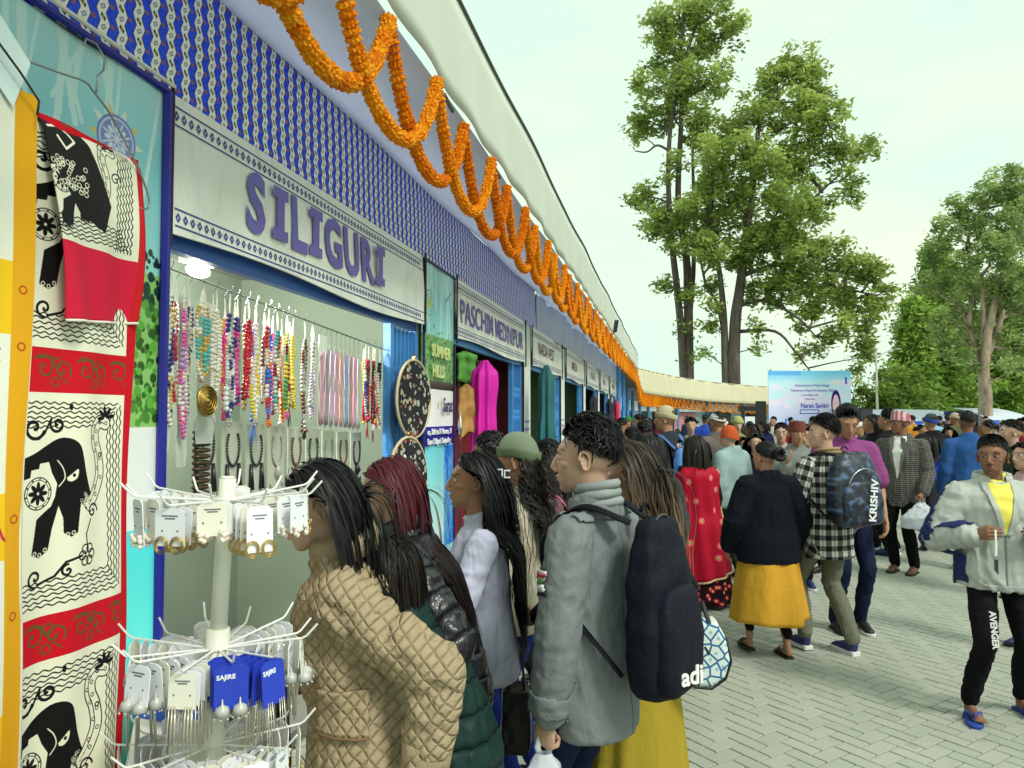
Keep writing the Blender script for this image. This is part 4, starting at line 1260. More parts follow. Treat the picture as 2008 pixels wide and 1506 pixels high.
    t.bump(h, bs, bd)
    if kw.get('seam'):
        sm_ = t.math('LESS_THAN', t.math('ABSOLUTE', t.math('ADD', s_[0], pi / 2 * .17)), .0022)
        col_ = t.mix(t.math('MULTIPLY', t.math('MULTIPLY', sm_, t.math('LESS_THAN', s_[2], .5)), .6), col_, (.01, .01, .012))
    return t.out(col_, rough, spec=spec)

# ------------------------------------------------------------------ head template
def head_template(voxel, female):
    m = MB()
    fw = .94 if female else 1.0
    m.ell((0, -.018, .028), (.0735, .093, .086), nu=24, nv=16)
    m.ell((0, .026, .010), (.062 * fw, .064, .075), nu=24, nv=16)
    m.ell((0, .032, -.028), (.057 * fw, .056, .062), nu=20, nv=12)
    m.ell((0, .036, -.058), (.046 * fw, .052, .046), nu=20, nv=12)
    m.ell((0, .060, -.086), (.026 * fw, .026, .022), nu=16)
    m.tube([(0, -.018, .0), (0, -.016, -.06), (0, -.022, -.10), (0, -.032, -.15), (0, -.045, -.21)], [(.050, .060), (.049 * fw, .054), (.048 * fw, .050), (.053 * fw, .052), (.075, .058)], 20)
    Vb, Fb = fuse(m, max(.004, voxel), int(16 * (.004 / max(.004, voxel)) ** 2) + 1, .6)
    m = MB(); m.add(Vb, Fb.tolist())
    for s in (-1, 1):
        m.ell((s * .038, .046, -.010), (.022, .024, .018))                                   # cheek
        m.ell((s * .028, .070, .034), (.026, .0125, .010 if female else .012))                # brow
        m.ell((s * .0115, .092, -.030), (.0075, .010, .0075))                                 # nostril wing
    m.tube([(0, .078, .032), (0, .086, .012), (0, .095, -.008), (0, .103, -.022), (0, .094, -.033)], [(.009, .008), (.0085, .010), (.010, .012), (.0122, .011), (.008, .006)], 10)
    m.ell((0, .0845, -.0505), (.020, .0125, .0058)); m.ell((0, .0825, -.0620), (.018, .0125, .0063))
    m.ell((0, .070, -.056), (.028, .016, .024))
    V, Fq = fuse(m, voxel, 4 if voxel < .004 else (2 if voxel < .006 else 1), .5)
    # sculpt
    def push(c_, r, d, aniso=(1, 1, 1)):
        q = (V - np.array(c_)) / (np.array(aniso) * r)
        w = np.exp(-(q ** 2).sum(1))[:, None]; V[:] = V + w * np.array(d)
    for s in (-1, 1):
        push((s * .031, .086, .013), .016, (0, -.0115, 0), (1.15, 1, .8))
        push((s * .030, .082, .026), .010, (0, .0015, -.002), (1.4, 1, .6))
        push((s * .045, .07, -.045), .018, (0, -.003, 0))
    push((0, .097, -.0565), .007, (0, -.0035, 0), (2.6, 1.4, .42))
    push((0, .09, -.074), .009, (0, -.003, 0), (1.5, 1, .7))
    push((0, .088, .026), .009, (0, -.002, 0))
    # ears joined to the same mesh
    me = MB()
    for s in (-1, 1):
        R = Matrix.Rotation(s * -.38, 3, 'Z') @ Matrix.Rotation(-.18, 3, 'X')
        c0 = Vector((s * .073, -.010, -.004))
        pts = [c0 + R @ Vector((s * .008, -.006 + .017 * cos(a) * (1 if a < 3.3 else .8), .001 + .031 * sin(a) * (1 if sin(a) > 0 else .85))) for a in np.linspace(.2, 5.6, 16)]
        me.tube(pts, [.0042] * 14 + [.006, .006], 8)
        me.ell(c0 + R @ Vector((s * .001, -.004, -.002)), (.0045, .014, .024), R=R)
        me.ell(c0 + R @ Vector((s * .005, .004, -.006)), (.004, .005, .008), R=R)
    if voxel < .009:
        Ve, Fe = fuse(me, max(.0022, voxel * .8), 1, .5)
        Fq = np.vstack([Fq, Fe + len(V)]); V = np.vstack([V, Ve])
    # eyelids: thin shells in front of the eyeball
    if voxel < .006:
        ml = MB()
        for s in (-1, 1):
            ex, ey, ez = s * .0315, .0685, .0125
            def lid(u, v, up):
                az = (-1 + 2 * u) * 1.22; r = .0134
                open_ = (.16 if up else .30) * (1 - (abs(-1 + 2 * u)) ** 2.2)
                el = (open_ + v * (1.25 - open_)) if up else -(open_ + v * (1.2 - open_))
                return (ex + r * sin(az) * cos(el) * 1.02, ey + r * cos(az) * cos(el), ez + r * sin(el))
            for up in (True, False):
                ml.grid(lambda u, v: lid(u, v, up), 12, 5)
        Vl = np.array(ml.V); Fl = np.array(ml.F)
        Fq = np.vstack([Fq, Fl + len(V)]); V = np.vstack([V, Vl])
    # colour masks
    g = lambda c_, r, a=(1, 1, 1): np.exp(-((((V - np.array(c_)) / (np.array(a) * r)) ** 2).sum(1)) ** 2)
    lip = np.clip((g((0, .098, -.0505), .007, (3.0, 2.5, .75)) + g((0, .096, -.0625), .007, (2.7, 2.5, .85))) * 1.3, 0, 1)
    brow = np.zeros(len(V))
    for s in (-1, 1):
        xx = np.abs(V[:, 0] - s * .032)
        zc = .0345 + .004 * (1 - ((V[:, 0] * s - .034) / .02) ** 2)
        brow = np.maximum(brow, np.exp(-(((xx / .0195) ** 4) + ((V[:, 2] - zc) / (.0036 if not female else .0026)) ** 4)) * (V[:, 1] > .045))
        # lash line
        q = V - np.array((s * .0315, .0685, .0125)); rr = np.linalg.norm(q, axis=1)
        if voxel < .006: brow = np.maximum(brow, ((rr < .0146) & (q[:, 2] > .0016) & (q[:, 2] < .0036) & (V[:, 1] > .072)) * .9)
    sm = lambda x: np.clip(x, 0, 1) ** 2 * (3 - 2 * np.clip(x, 0, 1))
    up_ = np.interp(V[:, 1], [.0, .05, .09], [-.030, -.052, -.060])
    stub = sm((up_ - V[:, 2]) / .02) * sm((V[:, 2] + .112) / .02) * sm((V[:, 1] - .0) / .03) * (1 - lip)
    mous = g((0, .1, -.0415), .009, (2.6, 2.5, .62)) * (V[:, 2] < -.034)
    return V, Fq, lip, brow, stub, mous
_HT = {}
def get_head(lod, female):
    k = (lod, female)
    if k not in _HT: _HT[k] = head_template((.0031, .0066, .016)[lod], female)
    return _HT[k]

def hand_template(voxel, pose):
    """right hand hanging: wrist at origin, fingers towards -Z, palm facing -X (inward), thumb towards +Y"""
    m = MB()
    m.cap((0, 0, .02), (0, 0, -.01), .023, .022)
    m.tube([(0, .002, .01), (0, .002, -.03), (0, .002, -.06), (0, .002, -.088)], [(.026, .017), (.034, .016), (.040, .014), (.038, .012)], 12, up=(1, 0, 0))
    bend = {'relax': (.35, .40, .30), 'grip': (1.15, 1.35, .8), 'flat': (.10, .12, .10), 'pinch': (.75, .65, .35)}[pose]
    for k, (y, L1, r) in enumerate(((.030, .041, .0086), (.0105, .046, .0090), (-.0095, .042, .0086), (-.028, .034, .0076))):
        p = Vector((0, y, -.086 + (.004 if k in (0, 3) else 0))); a = 0; spread = (y - .001) * 1.8
        pts = [p + Vector((0, 0, .02))]; pts.append(p)
        for j, (f_, b_) in enumerate(zip((1, .62, .48), bend)):
            a += b_ * (1 + .06 * k)
            d = Vector((-sin(a), spread * .3 * cos(a), -cos(a))); p = p + d * L1 * f_; pts.append(p)
        rs = [r * 1.05, r * 1.08, r, r * .92, r * .80]
        for j in range(len(pts) - 1): m.cap(pts[j], pts[j + 1], rs[j], rs[j + 1], n=8)
    tb = {'relax': (Vector((-.012, .052, -.060)), Vector((-.022, .052, -.088)), Vector((-.028, .046, -.108))),
          'grip': (Vector((-.022, .046, -.060)), Vector((-.040, .034, -.078)), Vector((-.048, .014, -.086))),
          'flat': (Vector((-.006, .062, -.055)), Vector((-.010, .074, -.080)), Vector((-.012, .080, -.100))),
          'pinch': (Vector((-.030, .044, -.060)), Vector((-.052, .040, -.082)), Vector((-.066, .034, -.100)))}[pose]
    P = [Vector((-.004, .020, -.018)), *tb]; R_ = [.017, .0125, .0108, .0088]
    for j in range(3): m.cap(P[j], P[j + 1], R_[j], R_[j + 1], n=8)
    return fuse(m, voxel, 1, .5)
_HN = {}
def get_hand(lod, pose):
    k = (lod, pose)
    if k not in _HN: _HN[k] = hand_template((.0042, .0075, .018)[lod], pose)
    return _HN[k]

def frame(zdir, ydir):
    z = Vector(zdir).normalized(); y = Vector(ydir); y = (y - z * y.dot(z))
    if y.length < 1e-4: y = z.orthogonal()
    y.normalize(); x = y.cross(z)
    return Matrix((x, y, z)).transposed()

# ------------------------------------------------------------------ the skeleton
class Rig:
    """joints in the person's own frame (facing +Y), metres, height h"""
    def __init__(s, h=1.65, lean=0, side=0, hyaw=0, hpitch=0, hroll=0, female=False, arms=None, feet=None, width=1.0, drop=0, twist=0):
        k = h / 1.70; s.k = k; s.h = h; s.female = female; s.w = width
        s.pelvis = Vector((0, 0, .93 * k - drop))
        def T(p):                                           # torso point at height z above pelvis
            p = Vector(p)
            R = Matrix.Rotation(twist * max(0, min(1, p.z / .4)), 3, 'Z')
            p = R @ p
            a = -lean; f = max(0, min(1, (p.z + .05) / .30))
            p = Matrix.Rotation(a * f, 3, 'X') @ Matrix.Rotation(side * f, 3, 'Y') @ p
            return s.pelvis + p
        s.T = T
        s.R = Matrix.Rotation(-lean, 3, 'X') @ Matrix.Rotation(side, 3, 'Y')
        s.waist = T((0, .0, .14 * k)); s.chest = T((0, 0, .34 * k)); s.neck = T((0, -.015, .52 * k)); 
        sw = (.160 if female else .182) * k * width
        s.sh = [T((q * sw, -.01, .435 * k)) for q in (-1, 1)]
        s.HR = Matrix.Rotation(hyaw, 3, 'Z') @ Matrix.Rotation(-hpitch, 3, 'X') @ Matrix.Rotation(hroll, 3, 'Y')
        s.hs = .97 if female else 1.0
        s.hs *= (h / 1.68) ** .5
        nb = s.neck + s.R @ Vector((0, .02, .050 * k))
        s.head = nb + s.HR @ Vector((0, .022, .092 * s.hs))
        arms = arms or [None, None]
        s.el = []; s.wr = []; s.fd = []
        for i, q in enumerate((-1, 1)):
            a = arms[i] or ((q * .16, -.05, -1), (q * .05, .18, -1))
            u = Vector(a[0]).normalized(); f = Vector(a[1]).normalized()
            e_ = s.sh[i] + Vector((q * .02, 0, -.01)) + u * .285 * k; w_ = e_ + f * .245 * k
            s.el.append(e_); s.wr.append(w_); s.fd.append(f)
        hw = .088 * k
        s.hip = [s.pelvis + Vector((q * hw, 0, -.04 * k)) for q in (-1, 1)]
        feet = feet or [(-.10, 0, 0), (.10, .0, 0)]
        s.ft = [Vector(f) for f in feet]
        s.an = [f + Vector((0, -.02, .085 * k)) for f in s.ft]
        s.kn = []
        for i in (0, 1):
            a, b = s.hip[i], s.an[i]; L_ = (a - b).length; t_ = .86 * k
            bend = sqrt(max(0, (t_ / 2) ** 2 - (L_ / 2) ** 2)) if L_ < t_ else 0
            s.kn.append((a + b) / 2 + Vector((0, min(bend, .3) + .01, 0)))

def bone_uv(rig, V, torso_r=.17):
    """cloth coordinates: around and along the nearest bone"""
    bones = [(rig.pelvis, rig.neck, torso_r, .0)]
    for i in (0, 1):
        bones.append((rig.sh[i], rig.el[i], .06, .06)); bones.append((rig.el[i], rig.wr[i], .05, .06))
        bones.append((rig.hip[i], rig.kn[i], .08, .03)); bones.append((rig.kn[i], rig.an[i], .06, .03))
    best = np.full(len(V), 1e9); uv = np.zeros((len(V), 3))
    for bi, (a, b, r, pen) in enumerate(bones):
        a_ = np.array(a); d = np.array(b) - a_; L_ = np.linalg.norm(d); d = d / L_
        t_ = ((V - a_) @ d); tc = np.clip(t_, 0, L_)
        off = V - a_ - tc[:, None] * d; ds = np.linalg.norm(off, axis=1) - r * (1 if bi == 0 else .9)
        ref = np.array((1., 0, 0)); ref = ref - d * (ref @ d); ref /= np.linalg.norm(ref); r2 = np.cross(d, ref)
        ang = np.arctan2(off @ r2, off @ ref)
        m_ = ds < best
        if bi == 0:
            q = V - a_
            u_ = np.arctan2(q[:, 1] / .75, q[:, 0]) * torso_r; w_ = V[:, 2] * 1.0
            uv[m_, 0] = u_[m_]; uv[m_, 1] = w_[m_]
        else:
            uv[m_, 0] = (ang * (r + .01))[m_] + bi * .013; uv[m_, 1] = t_[m_]
        uv[m_, 2] = bi
        best[m_] = ds[m_]
    return uv

def wrinkle(V, Fq, uv, amp, seed=0):
    N = vnormals(V, Fq)
    p = np.stack([uv[:, 0] * 5, uv[:, 1] * 15, uv[:, 2] * 3], 1)
    torso = uv[:, 2] == 0
    p[torso, 0] = uv[torso, 0] * 13; p[torso, 1] = uv[torso, 1] * 5
    w = fbm(p + fbm(V * 6, seed + 9)[:, None] * .7, seed, 3)
    w = 1.5 * (.35 - np.abs(w)) + .22 * fbm(V * 14, seed + 4, 2)
    return V + N * (w * amp)[:, None]

LODS = {0: (.0100, .015), 1: (.019, .024), 2: (.036, .040)}

def torso_loft(m, rig, prof, n=22):
    """prof: list of (height above pelvis in units of k, half width, half depth, forward shift)"""
    pts = []; rad = []
    k = rig.k
    for (z, a, b, y) in prof:
        p = rig.T((0, y * k, z * k)); pts.append(p); rad.append((a * k * rig.w, b * k * rig.w))
    m.tube(pts, rad, n, up=tuple(rig.R @ Vector((0, 1, 0))))

def top_shape(rig, fit=1.0, hem=-.10, thick=.012, sleeve=1.0, collar=True, short=False, puffy=1.0):
    m = MB(); k = rig.k; f = rig.female; t_ = thick
    wch = (.155 if f else .170) + t_; dch = (.108 if f else .112) + t_
    ww = (.132 if f else .150) * fit + t_; hh = (.168 if f else .162) * fit + t_
    prof = [(hem, hh, .118 * fit + t_, -.01), (hem + .03, hh + .002, .12 * fit + t_, -.01), (max(0, hem + .06), hh, .118 * fit + t_, -.005), (.10, (ww + hh) / 2, .104 * fit + t_, .0), (.17, ww, .098 * fit + t_, .0), (.27, wch * .98, dch + (.012 if f else 0), .01), (.36, wch, dch, .008), (.43, wch * .96, dch * .86, -.004), (.475, wch * .72, dch * .66, -.012), (.505, .075 + t_, .062 + t_, -.012)]
    if collar: prof.append((.545, .066 + t_, .060 + t_, .0))
    torso_loft(m, rig, prof)
    for i in (0, 1):
        r1, r2, r3 = (.056 if f else .062) * puffy + t_, (.045 if f else .050) * puffy + t_, (.033 if f else .037) * puffy + t_
        r1 *= k * sleeve; r2 *= k * sleeve; r3 *= k * sleeve
        m.cap(rig.T(((-.05, .05)[i] * k, -.012, .462 * k)), rig.sh[i] + Vector((0, 0, -.004)), r1 * .70, r1 * .88)
        if short:
            m.cap(rig.sh[i] + Vector((0, 0, -.008)), rig.sh[i].lerp(rig.el[i], .75), r1 * .92, r2 * 1.12)
        else:
            m.cap(rig.sh[i] + Vector((0, 0, -.008)), rig.el[i], r1 * .92, r2 * 1.04)
            e2 = rig.el[i].lerp(rig.wr[i], .45)
            m.cap(rig.el[i], e2, r2 * 1.04, r2 * .98); m.cap(e2, rig.wr[i] - rig.fd[i] * .012, r2 * .98, r3)
    return m

def make_top(P, rig, mat, lod, name='jacket', amp=.006, label=None, **kw):
    m = top_shape(rig, **kw)
    V, Fq = fuse(m, LODS[lod][0], 2, .6)
    uv = bone_uv(rig, V)
    if lod < 2: V = wrinkle(V, Fq, uv, amp, P['seed'])
    uv = bone_uv(rig, V)
    if P.get('planar'): uv = np.stack([V[:, 1] * .95 + V[:, 0] * .3, V[:, 2], V[:, 2] * 0], 1)
    o = link(name, npmesh(name, V, Fq, mat, True, {'cuv': uv}), P['o'])
    if label: o['label'] = label
    return o

def patch(P, src, fn, off, mat, name, label=None):
    """a piece of cloth lying on the garment src where fn(centre, normal, cuv) holds"""
    me = src.data; n = len(me.vertices); V = np.empty(n * 3, np.float32); me.vertices.foreach_get('co', V); V = V.reshape(-1, 3).astype(float)
    Fq = np.empty(len(me.loops), np.int32); me.loops.foreach_get('vertex_index', Fq); Fq = Fq.reshape(-1, 4)
    uv = np.empty(n * 3, np.float32); me.attributes['cuv'].data.foreach_get('vector', uv); uv = uv.reshape(-1, 3)
    N = vnormals(V, Fq); c_ = V[Fq].mean(1); nn = N[Fq].mean(1); ok = fn(c_, nn, uv[Fq].mean(1))
    F2 = Fq[ok]
    if len(F2) == 0: return None
    ids, inv = np.unique(F2, return_inverse=True)
    o = link(name, npmesh(name, V[ids] + N[ids] * off, inv.reshape(-1, 4), mat, True, {'cuv': uv[ids]}), P['o'])
    md = o.modifiers.new('t', 'SOLIDIFY'); md.thickness = off * .8; md.offset = 1
    if label: o['label'] = label
    return o
def drape_patch(P, src, hw, z0, z1, off, mat, name, axis=1, sign=1, c0=0.0, n=14, nz=30, th=.003):
    """a smooth-edged panel laid on the garment, seen along +-x or +-y; hw(z) gives its (low, high) limits"""
    me = src.data; V = np.empty(len(me.vertices) * 3, np.float32); me.vertices.foreach_get('co', V); V = V.reshape(-1, 3).astype(float)
    o_ = 1 - axis; K = V[V[:, axis] * sign > c0]; out = []
    for j in range(nz + 1):
        z = z0 + (z1 - z0) * j / nz; a, b = hw(z)
        for i in range(n + 1):
            u = a + (b - a) * i / n
            d2 = (K[:, o_] - u) ** 2 + (K[:, 2] - z) ** 2
            w_ = np.exp(-d2 / (2 * .008 ** 2)) + 1e-12; near = d2 < .03 ** 2
            q = (K[near, axis] * w_[near]).sum() / w_[near].sum() if near.any() else K[np.argmin(d2), axis]
            p = [0, 0, z]; p[o_] = u; p[axis] = q + sign * off; out.append(p)
    W_ = n + 1; Fq = [(j * W_ + i, j * W_ + i + 1, (j + 1) * W_ + i + 1, (j + 1) * W_ + i) for j in range(nz) for i in range(n)]
    if (axis == 1) == (sign > 0): Fq = [f[::-1] for f in Fq]
    out = np.array(out); uv = np.stack([out[:, o_], out[:, 2], out[:, 2] * 0], 1)
    o = link(name, npmesh(name, out, Fq, mat, True, {'cuv': uv}), P['o']); md = o.modifiers.new('t', 'SOLIDIFY'); md.thickness = th; md.offset = 0
    return o
def make_pants(P, rig, mat, lod, fit=1.0, name='trousers', amp=.007, ends=.0, flare=1.0):
    m = MB(); k = rig.k
    m.ell(rig.pelvis + Vector((0, -.012, .03 * k)), (.158 * k * fit * rig.w, .112 * k * fit, .12 * k), nu=16)
    for i in (0, 1):
        a = rig.an[i] + Vector((0, 0, ends))
        m.cap(rig.hip[i] + Vector((0, -.008, .02)), rig.hip[i].lerp(rig.kn[i], .45) , .086 * k * fit, .078 * k * fit)
        m.cap(rig.hip[i].lerp(rig.kn[i], .45), rig.kn[i], .078 * k * fit, .062 * k * fit)
        m.cap(rig.kn[i], rig.kn[i].lerp(a, .45) + Vector((0, -.012, 0)), .061 * k * fit, .060 * k * fit * flare)
        m.cap(rig.kn[i].lerp(a, .45) + Vector((0, -.012, 0)), a, .060 * k * fit * flare, .050 * k * fit * flare)
    V, Fq = fuse(m, LODS[lod][1], 2, .6)
    uv = bone_uv(rig, V)
    if lod < 2: V = wrinkle(V, Fq, uv, amp, P['seed'] + 3)
    return link(name, npmesh(name, V, Fq, mat, True, {'cuv': uv}), P['o'])

def make_skirt(P, rig, mat, z1, r0=.15, r1=.26, name='skirt', folds=9, amp=.018, top=.06, n=72, dy=0, hemwave=.01, depth=.82):
    k = rig.k; V = []; nz = 22; sd = P['seed']
    z0 = rig.pelvis.z + top
    for j in range(nz + 1):
        v = j / nz; z = z0 + (z1 - z0) * v
        for i in range(n):
            a = 2 * pi * i / n
            r = r0 + (r1 - r0) * v ** .85
            r = max(r, .165 * k * min(1, v * 6 + .8) if v < .35 else 0)
            w = amp * (v ** .8) * (sin(a * folds + 1.3 * sin(a * 2 + sd) + v * .8) + .5 * sin(a * (folds * 2 - 3) + sd))
            V.append(((r + w) * cos(a), (r + w) * (depth - .12 * (1 - min(1, v * 3))) * sin(a) + dy * v, z + hemwave * v * sin(a * 3 + sd)))
    V = np.array(V); Fq = [(j * n + i, j * n + (i + 1) % n, (j + 1) * n + (i + 1) % n, (j + 1) * n + i) for j in range(nz) for i in range(n)]
    a = np.arctan2(V[:, 1], V[:, 0]); uv = np.stack([a * (r0 + r1) / 2, V[:, 2], V[:, 2] * 0], 1)
    o = link(name, npmesh(name, V, np.array(Fq)[:, ::-1], mat, True, {'cuv': uv}), P['o'])
    md = o.modifiers.new('t', 'SOLIDIFY'); md.thickness = .004
    return o

def make_shoe(P, rig, i, style, mat, sole, yaw=0):
    f = rig.ft[i]; k = rig.k * (.92 if rig.female else 1)
    R = Matrix.Rotation(yaw, 3, 'Z')
    def q(x, y, z): return f + R @ Vector((x * k, y * k, z * k))
    base = MB()
    o = link('shoe' if style != 'sandal' else 'sandal', None, P['o'])
    outl = [(-.060, .030), (-.055, .036), (-.02, .034), (.03, .036), (.09, .045), (.14, .044), (.175, .030), (.190, .008)]
    sp = [(x, y) for y, x in outl] + [(-x, y) for y, x in reversed(outl)]
    h = .026 if style in ('sneaker',) else (.018 if style == 'sandal' else .016)
    n = len(sp); m = MB()
    v = [q(x, y, 0.001) for x, y in sp] + [q(x * 1.04, y * 1.02, h) for x, y in sp] + [q(x * .96, y * .99, h + .004) for x, y in sp]
    m.add(v, [tuple(range(n - 1, -1, -1)), tuple(range(2 * n, 3 * n))] + [(a, (a + 1) % n, n + (a + 1) % n, n + a) for a in range(n)] + [(n + a, n + (a + 1) % n, 2 * n + (a + 1) % n, 2 * n + a) for a in range(n)])
    m.build('sole', sole, o)
    m = MB()
    if style == 'sandal':
        m.tube([q(-.050, .05, .022), q(-.040, .075, .066), q(0, .125, .060), q(.040, .075, .066), q(.050, .05, .022)], .0075, 6)
        m.tube([q(0, .125, .046), q(0, .135, .020)], .004, 5)
        m.build('strap', mat, o)
        return o
    g = MB()
    g.cap(q(0, -.02, .045), q(0, -.025, .105 if style == 'sneaker' else .085), .036 * k, .038 * k)
    g.cap(q(0, -.015, .04), q(0, .06, .045), .038 * k, .040 * k); g.cap(q(0, .06, .042), q(0, .135, .030), .040 * k, .030 * k)
    g.ell(q(0, .145, .028), (.038 * k, .040 * k, .022 * k))
    V, Fq = fuse(g, (.008, .013, .022)[P.get('lod', 1)], 2); V[:, 2] = np.maximum(V[:, 2], f.z + .012)
    link('upper', npmesh('upper', V, Fq, mat, True), o)
    if style == 'sneaker':
        m = MB()
        for j in range(4): m.tube([q(-.022, .03 + j * .018, .078 - j * .007), q(0, .034 + j * .018, .090 - j * .009), q(.022, .03 + j * .018, .078 - j * .007)], .0028, 5)
        tag(m.build('lace', plain((.7, .7, .72)), o), kind='stuff')
    return o

# ------------------------------------------------------------------ hair
def hair_np(rig, style, lod, seed):
    """locks grown from the scalp, falling under gravity and kept outside the skull and the shoulders"""
    rs = np.random.RandomState(seed)
    S = style
    n = int(S.get('n', 420) * (.85, .20, .05)[lod]); r = S.get('r', .0042) * (1.1, 2.6, 5.5)[lod]
    L_ = S.get('len', .4); step = S.get('step', .02) * ((1, 1, 1.7)[lod] if S.get('body', 1) else 1)
    C0 = np.array((0, -.018, .028)); A0 = np.array((.0755, .096, .088))
    th = S.get('thick', .012)
    tie_ = S.get('tie')
    D = []
    NG = 72 if S.get('body', 1) and tie_ is None and lod < 2 else 0
    for a_ in np.linspace(-2.95, 2.95, NG) if NG else []:
        l_ = max(.18, np.interp(abs(a_), [0, .7, 1.1, 1.45, 1.8, pi], S.get('line', [.62, .50, .25, .0, -.25, -.55])) + .06); l_ = min(l_, S.get('maxel', 9)); D.append(np.array((sin(a_) * cos(l_), cos(a_) * cos(l_), sin(l_))))
    while len(D) < n:
        d = rs.normal(size=3); d /= np.linalg.norm(d)
        az = atan2(d[0], d[1]); el = math.asin(d[2]); aa = abs(az)
        lim = np.interp(aa, [0, .7, 1.1, 1.45, 1.8, pi], S.get('line', [.62, .50, .25, .0, -.25, -.55]))
        if el < lim or el > S.get('maxel', 9): continue
        D.append(d)
    D = np.array(D)
    az_ = np.abs(np.arctan2(D[:, 0], D[:, 1])); lim_ = np.interp(az_, [0, .7, 1.1, 1.45, 1.8, pi], S.get('line', [.62, .50, .25, .0, -.25, -.55]))
    hl = np.clip((np.arcsin(D[:, 2]) - lim_) / .55, .12, 1)[:, None]
    P0 = C0 + D * (A0 * .99 + (S.get('cap', .005) * .8 * hl if not S.get('body', 1) else 0) + (S.get('topadd', 0) * np.maximum(0, D[:, 2:3]) ** 2 * .9))
    part = S.get('part', .0)
    # initial direction on the scalp
    down = np.array((0, 0, -1.0)); back = np.array(S.get('comb', (0, -1.0, .0)))
    N_ = D / A0; N_ /= np.linalg.norm(N_, axis=1)[:, None]
    side = np.stack([np.sign(D[:, 0] - part + 1e-3), np.zeros(n), np.zeros(n)], 1) * (.15 + np.clip(D[:, 1:2] + .2, 0, 1))
    cb = back[None] * S.get('bk', .8) + side * S.get('sd', .7) + down[None] * S.get('dn', .5) + rs.normal(0, S.get('jit', .12), (n, 3))
    HR = np.array(rig.HR); hc = np.array(rig.head); hs = rig.hs
    steps = max(3, int(L_ / step)); Ls = np.clip(rs.normal(1, S.get('lvar', .10), n), .55, 1.3)
    p = P0.copy(); lay = th * rs.uniform(.15, 1, n) * np.interp(D[:, 2], [-.6, .3, 1], [.6, .9, 1.0]); lay[:NG] = th * .35
    cb[:NG] += 0; calm = np.ones((n, 1)); calm[:NG] = 0
    pts = []
    tie = S.get('tie')
    v = cb - (cb * N_).sum(1)[:, None] * N_; v /= np.linalg.norm(v, axis=1)[:, None] + 1e-6; v = v + N_ * S.get('lift', .25); v /= np.linalg.norm(v, axis=1)[:, None]
    # to world-ish (person frame)
    W_ = lambda q: hc + (q * hs) @ HR.T
    Wd = lambda q: q @ HR.T
    pw = W_(p); vw = Wd(v)
    grav = np.array(S.get('grav', (0, 0, -1.0)))
    k = rig.k
    tor = [(np.array(rig.T((0, -.005, z * k))), a * k, b * k) for z, a, b in ((.0, .20, .15), (.10, .19, .145), (.20, .185, .14), (.30, .20, .15), (.38, .205, .145), (.45, .18, .115), (.49, .12, .085), (.53, .075, .075))]
    tz = np.array([q[0][2] for q in tor])
    curl = S.get('curl', 0); ph = rs.uniform(0, 6.28, n)
    tw = np.array(tie) if tie is not None else None
    pts.append(pw.copy())
    for s_ in range(steps):
        t_ = s_ / steps
        g = S.get('gk', .35)
        if tw is not None and s_ < S.get('tsteps', 8):
            tgt = W_(tw[None])[0] - pw
            tl = np.linalg.norm(tgt, axis=1)[:, None] + 1e-6
            vw = vw * .5 + tgt / tl * .5
        else:
            vw = vw * (1 - g) + grav * g + rs.normal(0, S.get('jit2', .03), (n, 3)) * calm
        vw /= np.linalg.norm(vw, axis=1)[:, None]
        st = step
        if tw is not None and s_ < S.get('tsteps', 8):
            st = np.minimum(step, tl * .9)
        pw = pw + vw * st * (Ls[:, None] if tw is None or s_ >= S.get('tsteps', 8) else 1)
        # keep outside skull
        q = ((pw - hc) @ HR) / hs
        for (cc, rr_) in ((C0, A0), (np.array((0, -.025, -.07)), np.array((.056, .060, .085)))):
            e_ = (q - cc) / (rr_ + lay[:, None] * .9 + .002)
            m_ = np.linalg.norm(e_, axis=1)
            ins = m_ < 1
            q[ins] = cc + (q[ins] - cc) / m_[ins][:, None]
        if not S.get('body', 1) and tw is None:
            AA_ = A0 + S.get('cap', .005) * hl + S.get('topadd', 0) * np.maximum(0, D[:, 2:3]) ** 2 + lay[:, None] * hl
            mm_ = np.linalg.norm((q - C0) / AA_, axis=1)[:, None]
            q = np.where(mm_ > 1, C0 + (q - C0) / mm_, q)
        # long hair stays off the face
        if S.get('face', 1):
            ymax = np.interp(q[:, 2], [-.12, .02, .045, .07, .10], [-.050, -.050, -.025, .03, .075])
            fr_ = (q[:, 1] > ymax) & (q[:, 2] < .10) & (q[:, 2] > -.16) & (np.abs(q[:, 0]) < .22)
            q[fr_, 1] = ymax[fr_]
            fr2 = fr_ & (np.abs(q[:, 0]) < .078); q[fr2, 0] = np.sign(q[fr2, 0] + 1e-6) * .078
        pw = hc + (q * hs) @ HR.T
        zz_ = pw[:, 2]
        if S.get('body', 1) and steps > 6:
            cx_ = np.interp(zz_, tz, [q[0][0] for q in tor]); cy_ = np.interp(zz_, tz, [q[0][1] for q in tor])
            ra = np.interp(zz_, tz, [q[1] for q in tor]); rb = np.interp(zz_, tz, [q[2] for q in tor])
            ex = (pw[:, 0] - cx_) / (ra + lay * .6); ey = (pw[:, 1] - cy_) / (rb + lay * .8 + S.get('off', .0))
            mm = np.hypot(ex, ey); ins = (mm < 1) & (zz_ < tz[-1] + .02)
            # push mostly backwards for back hair, forwards for front hair
            push = np.where(ey <= S.get('frontcut', .35), -1, 1)
            ny = np.sqrt(np.clip(1 - ex ** 2, 0, 1)) * push
            ty_ = cy_ + ny * (rb + lay * .8 + S.get('off', .0)); pw[ins, 1] = np.where(push > 0, np.minimum(ty_, pw[:, 1] + .022), np.maximum(ty_, pw[:, 1] - .035))[ins]
            # gather width
            gw = S.get('gather', 0)
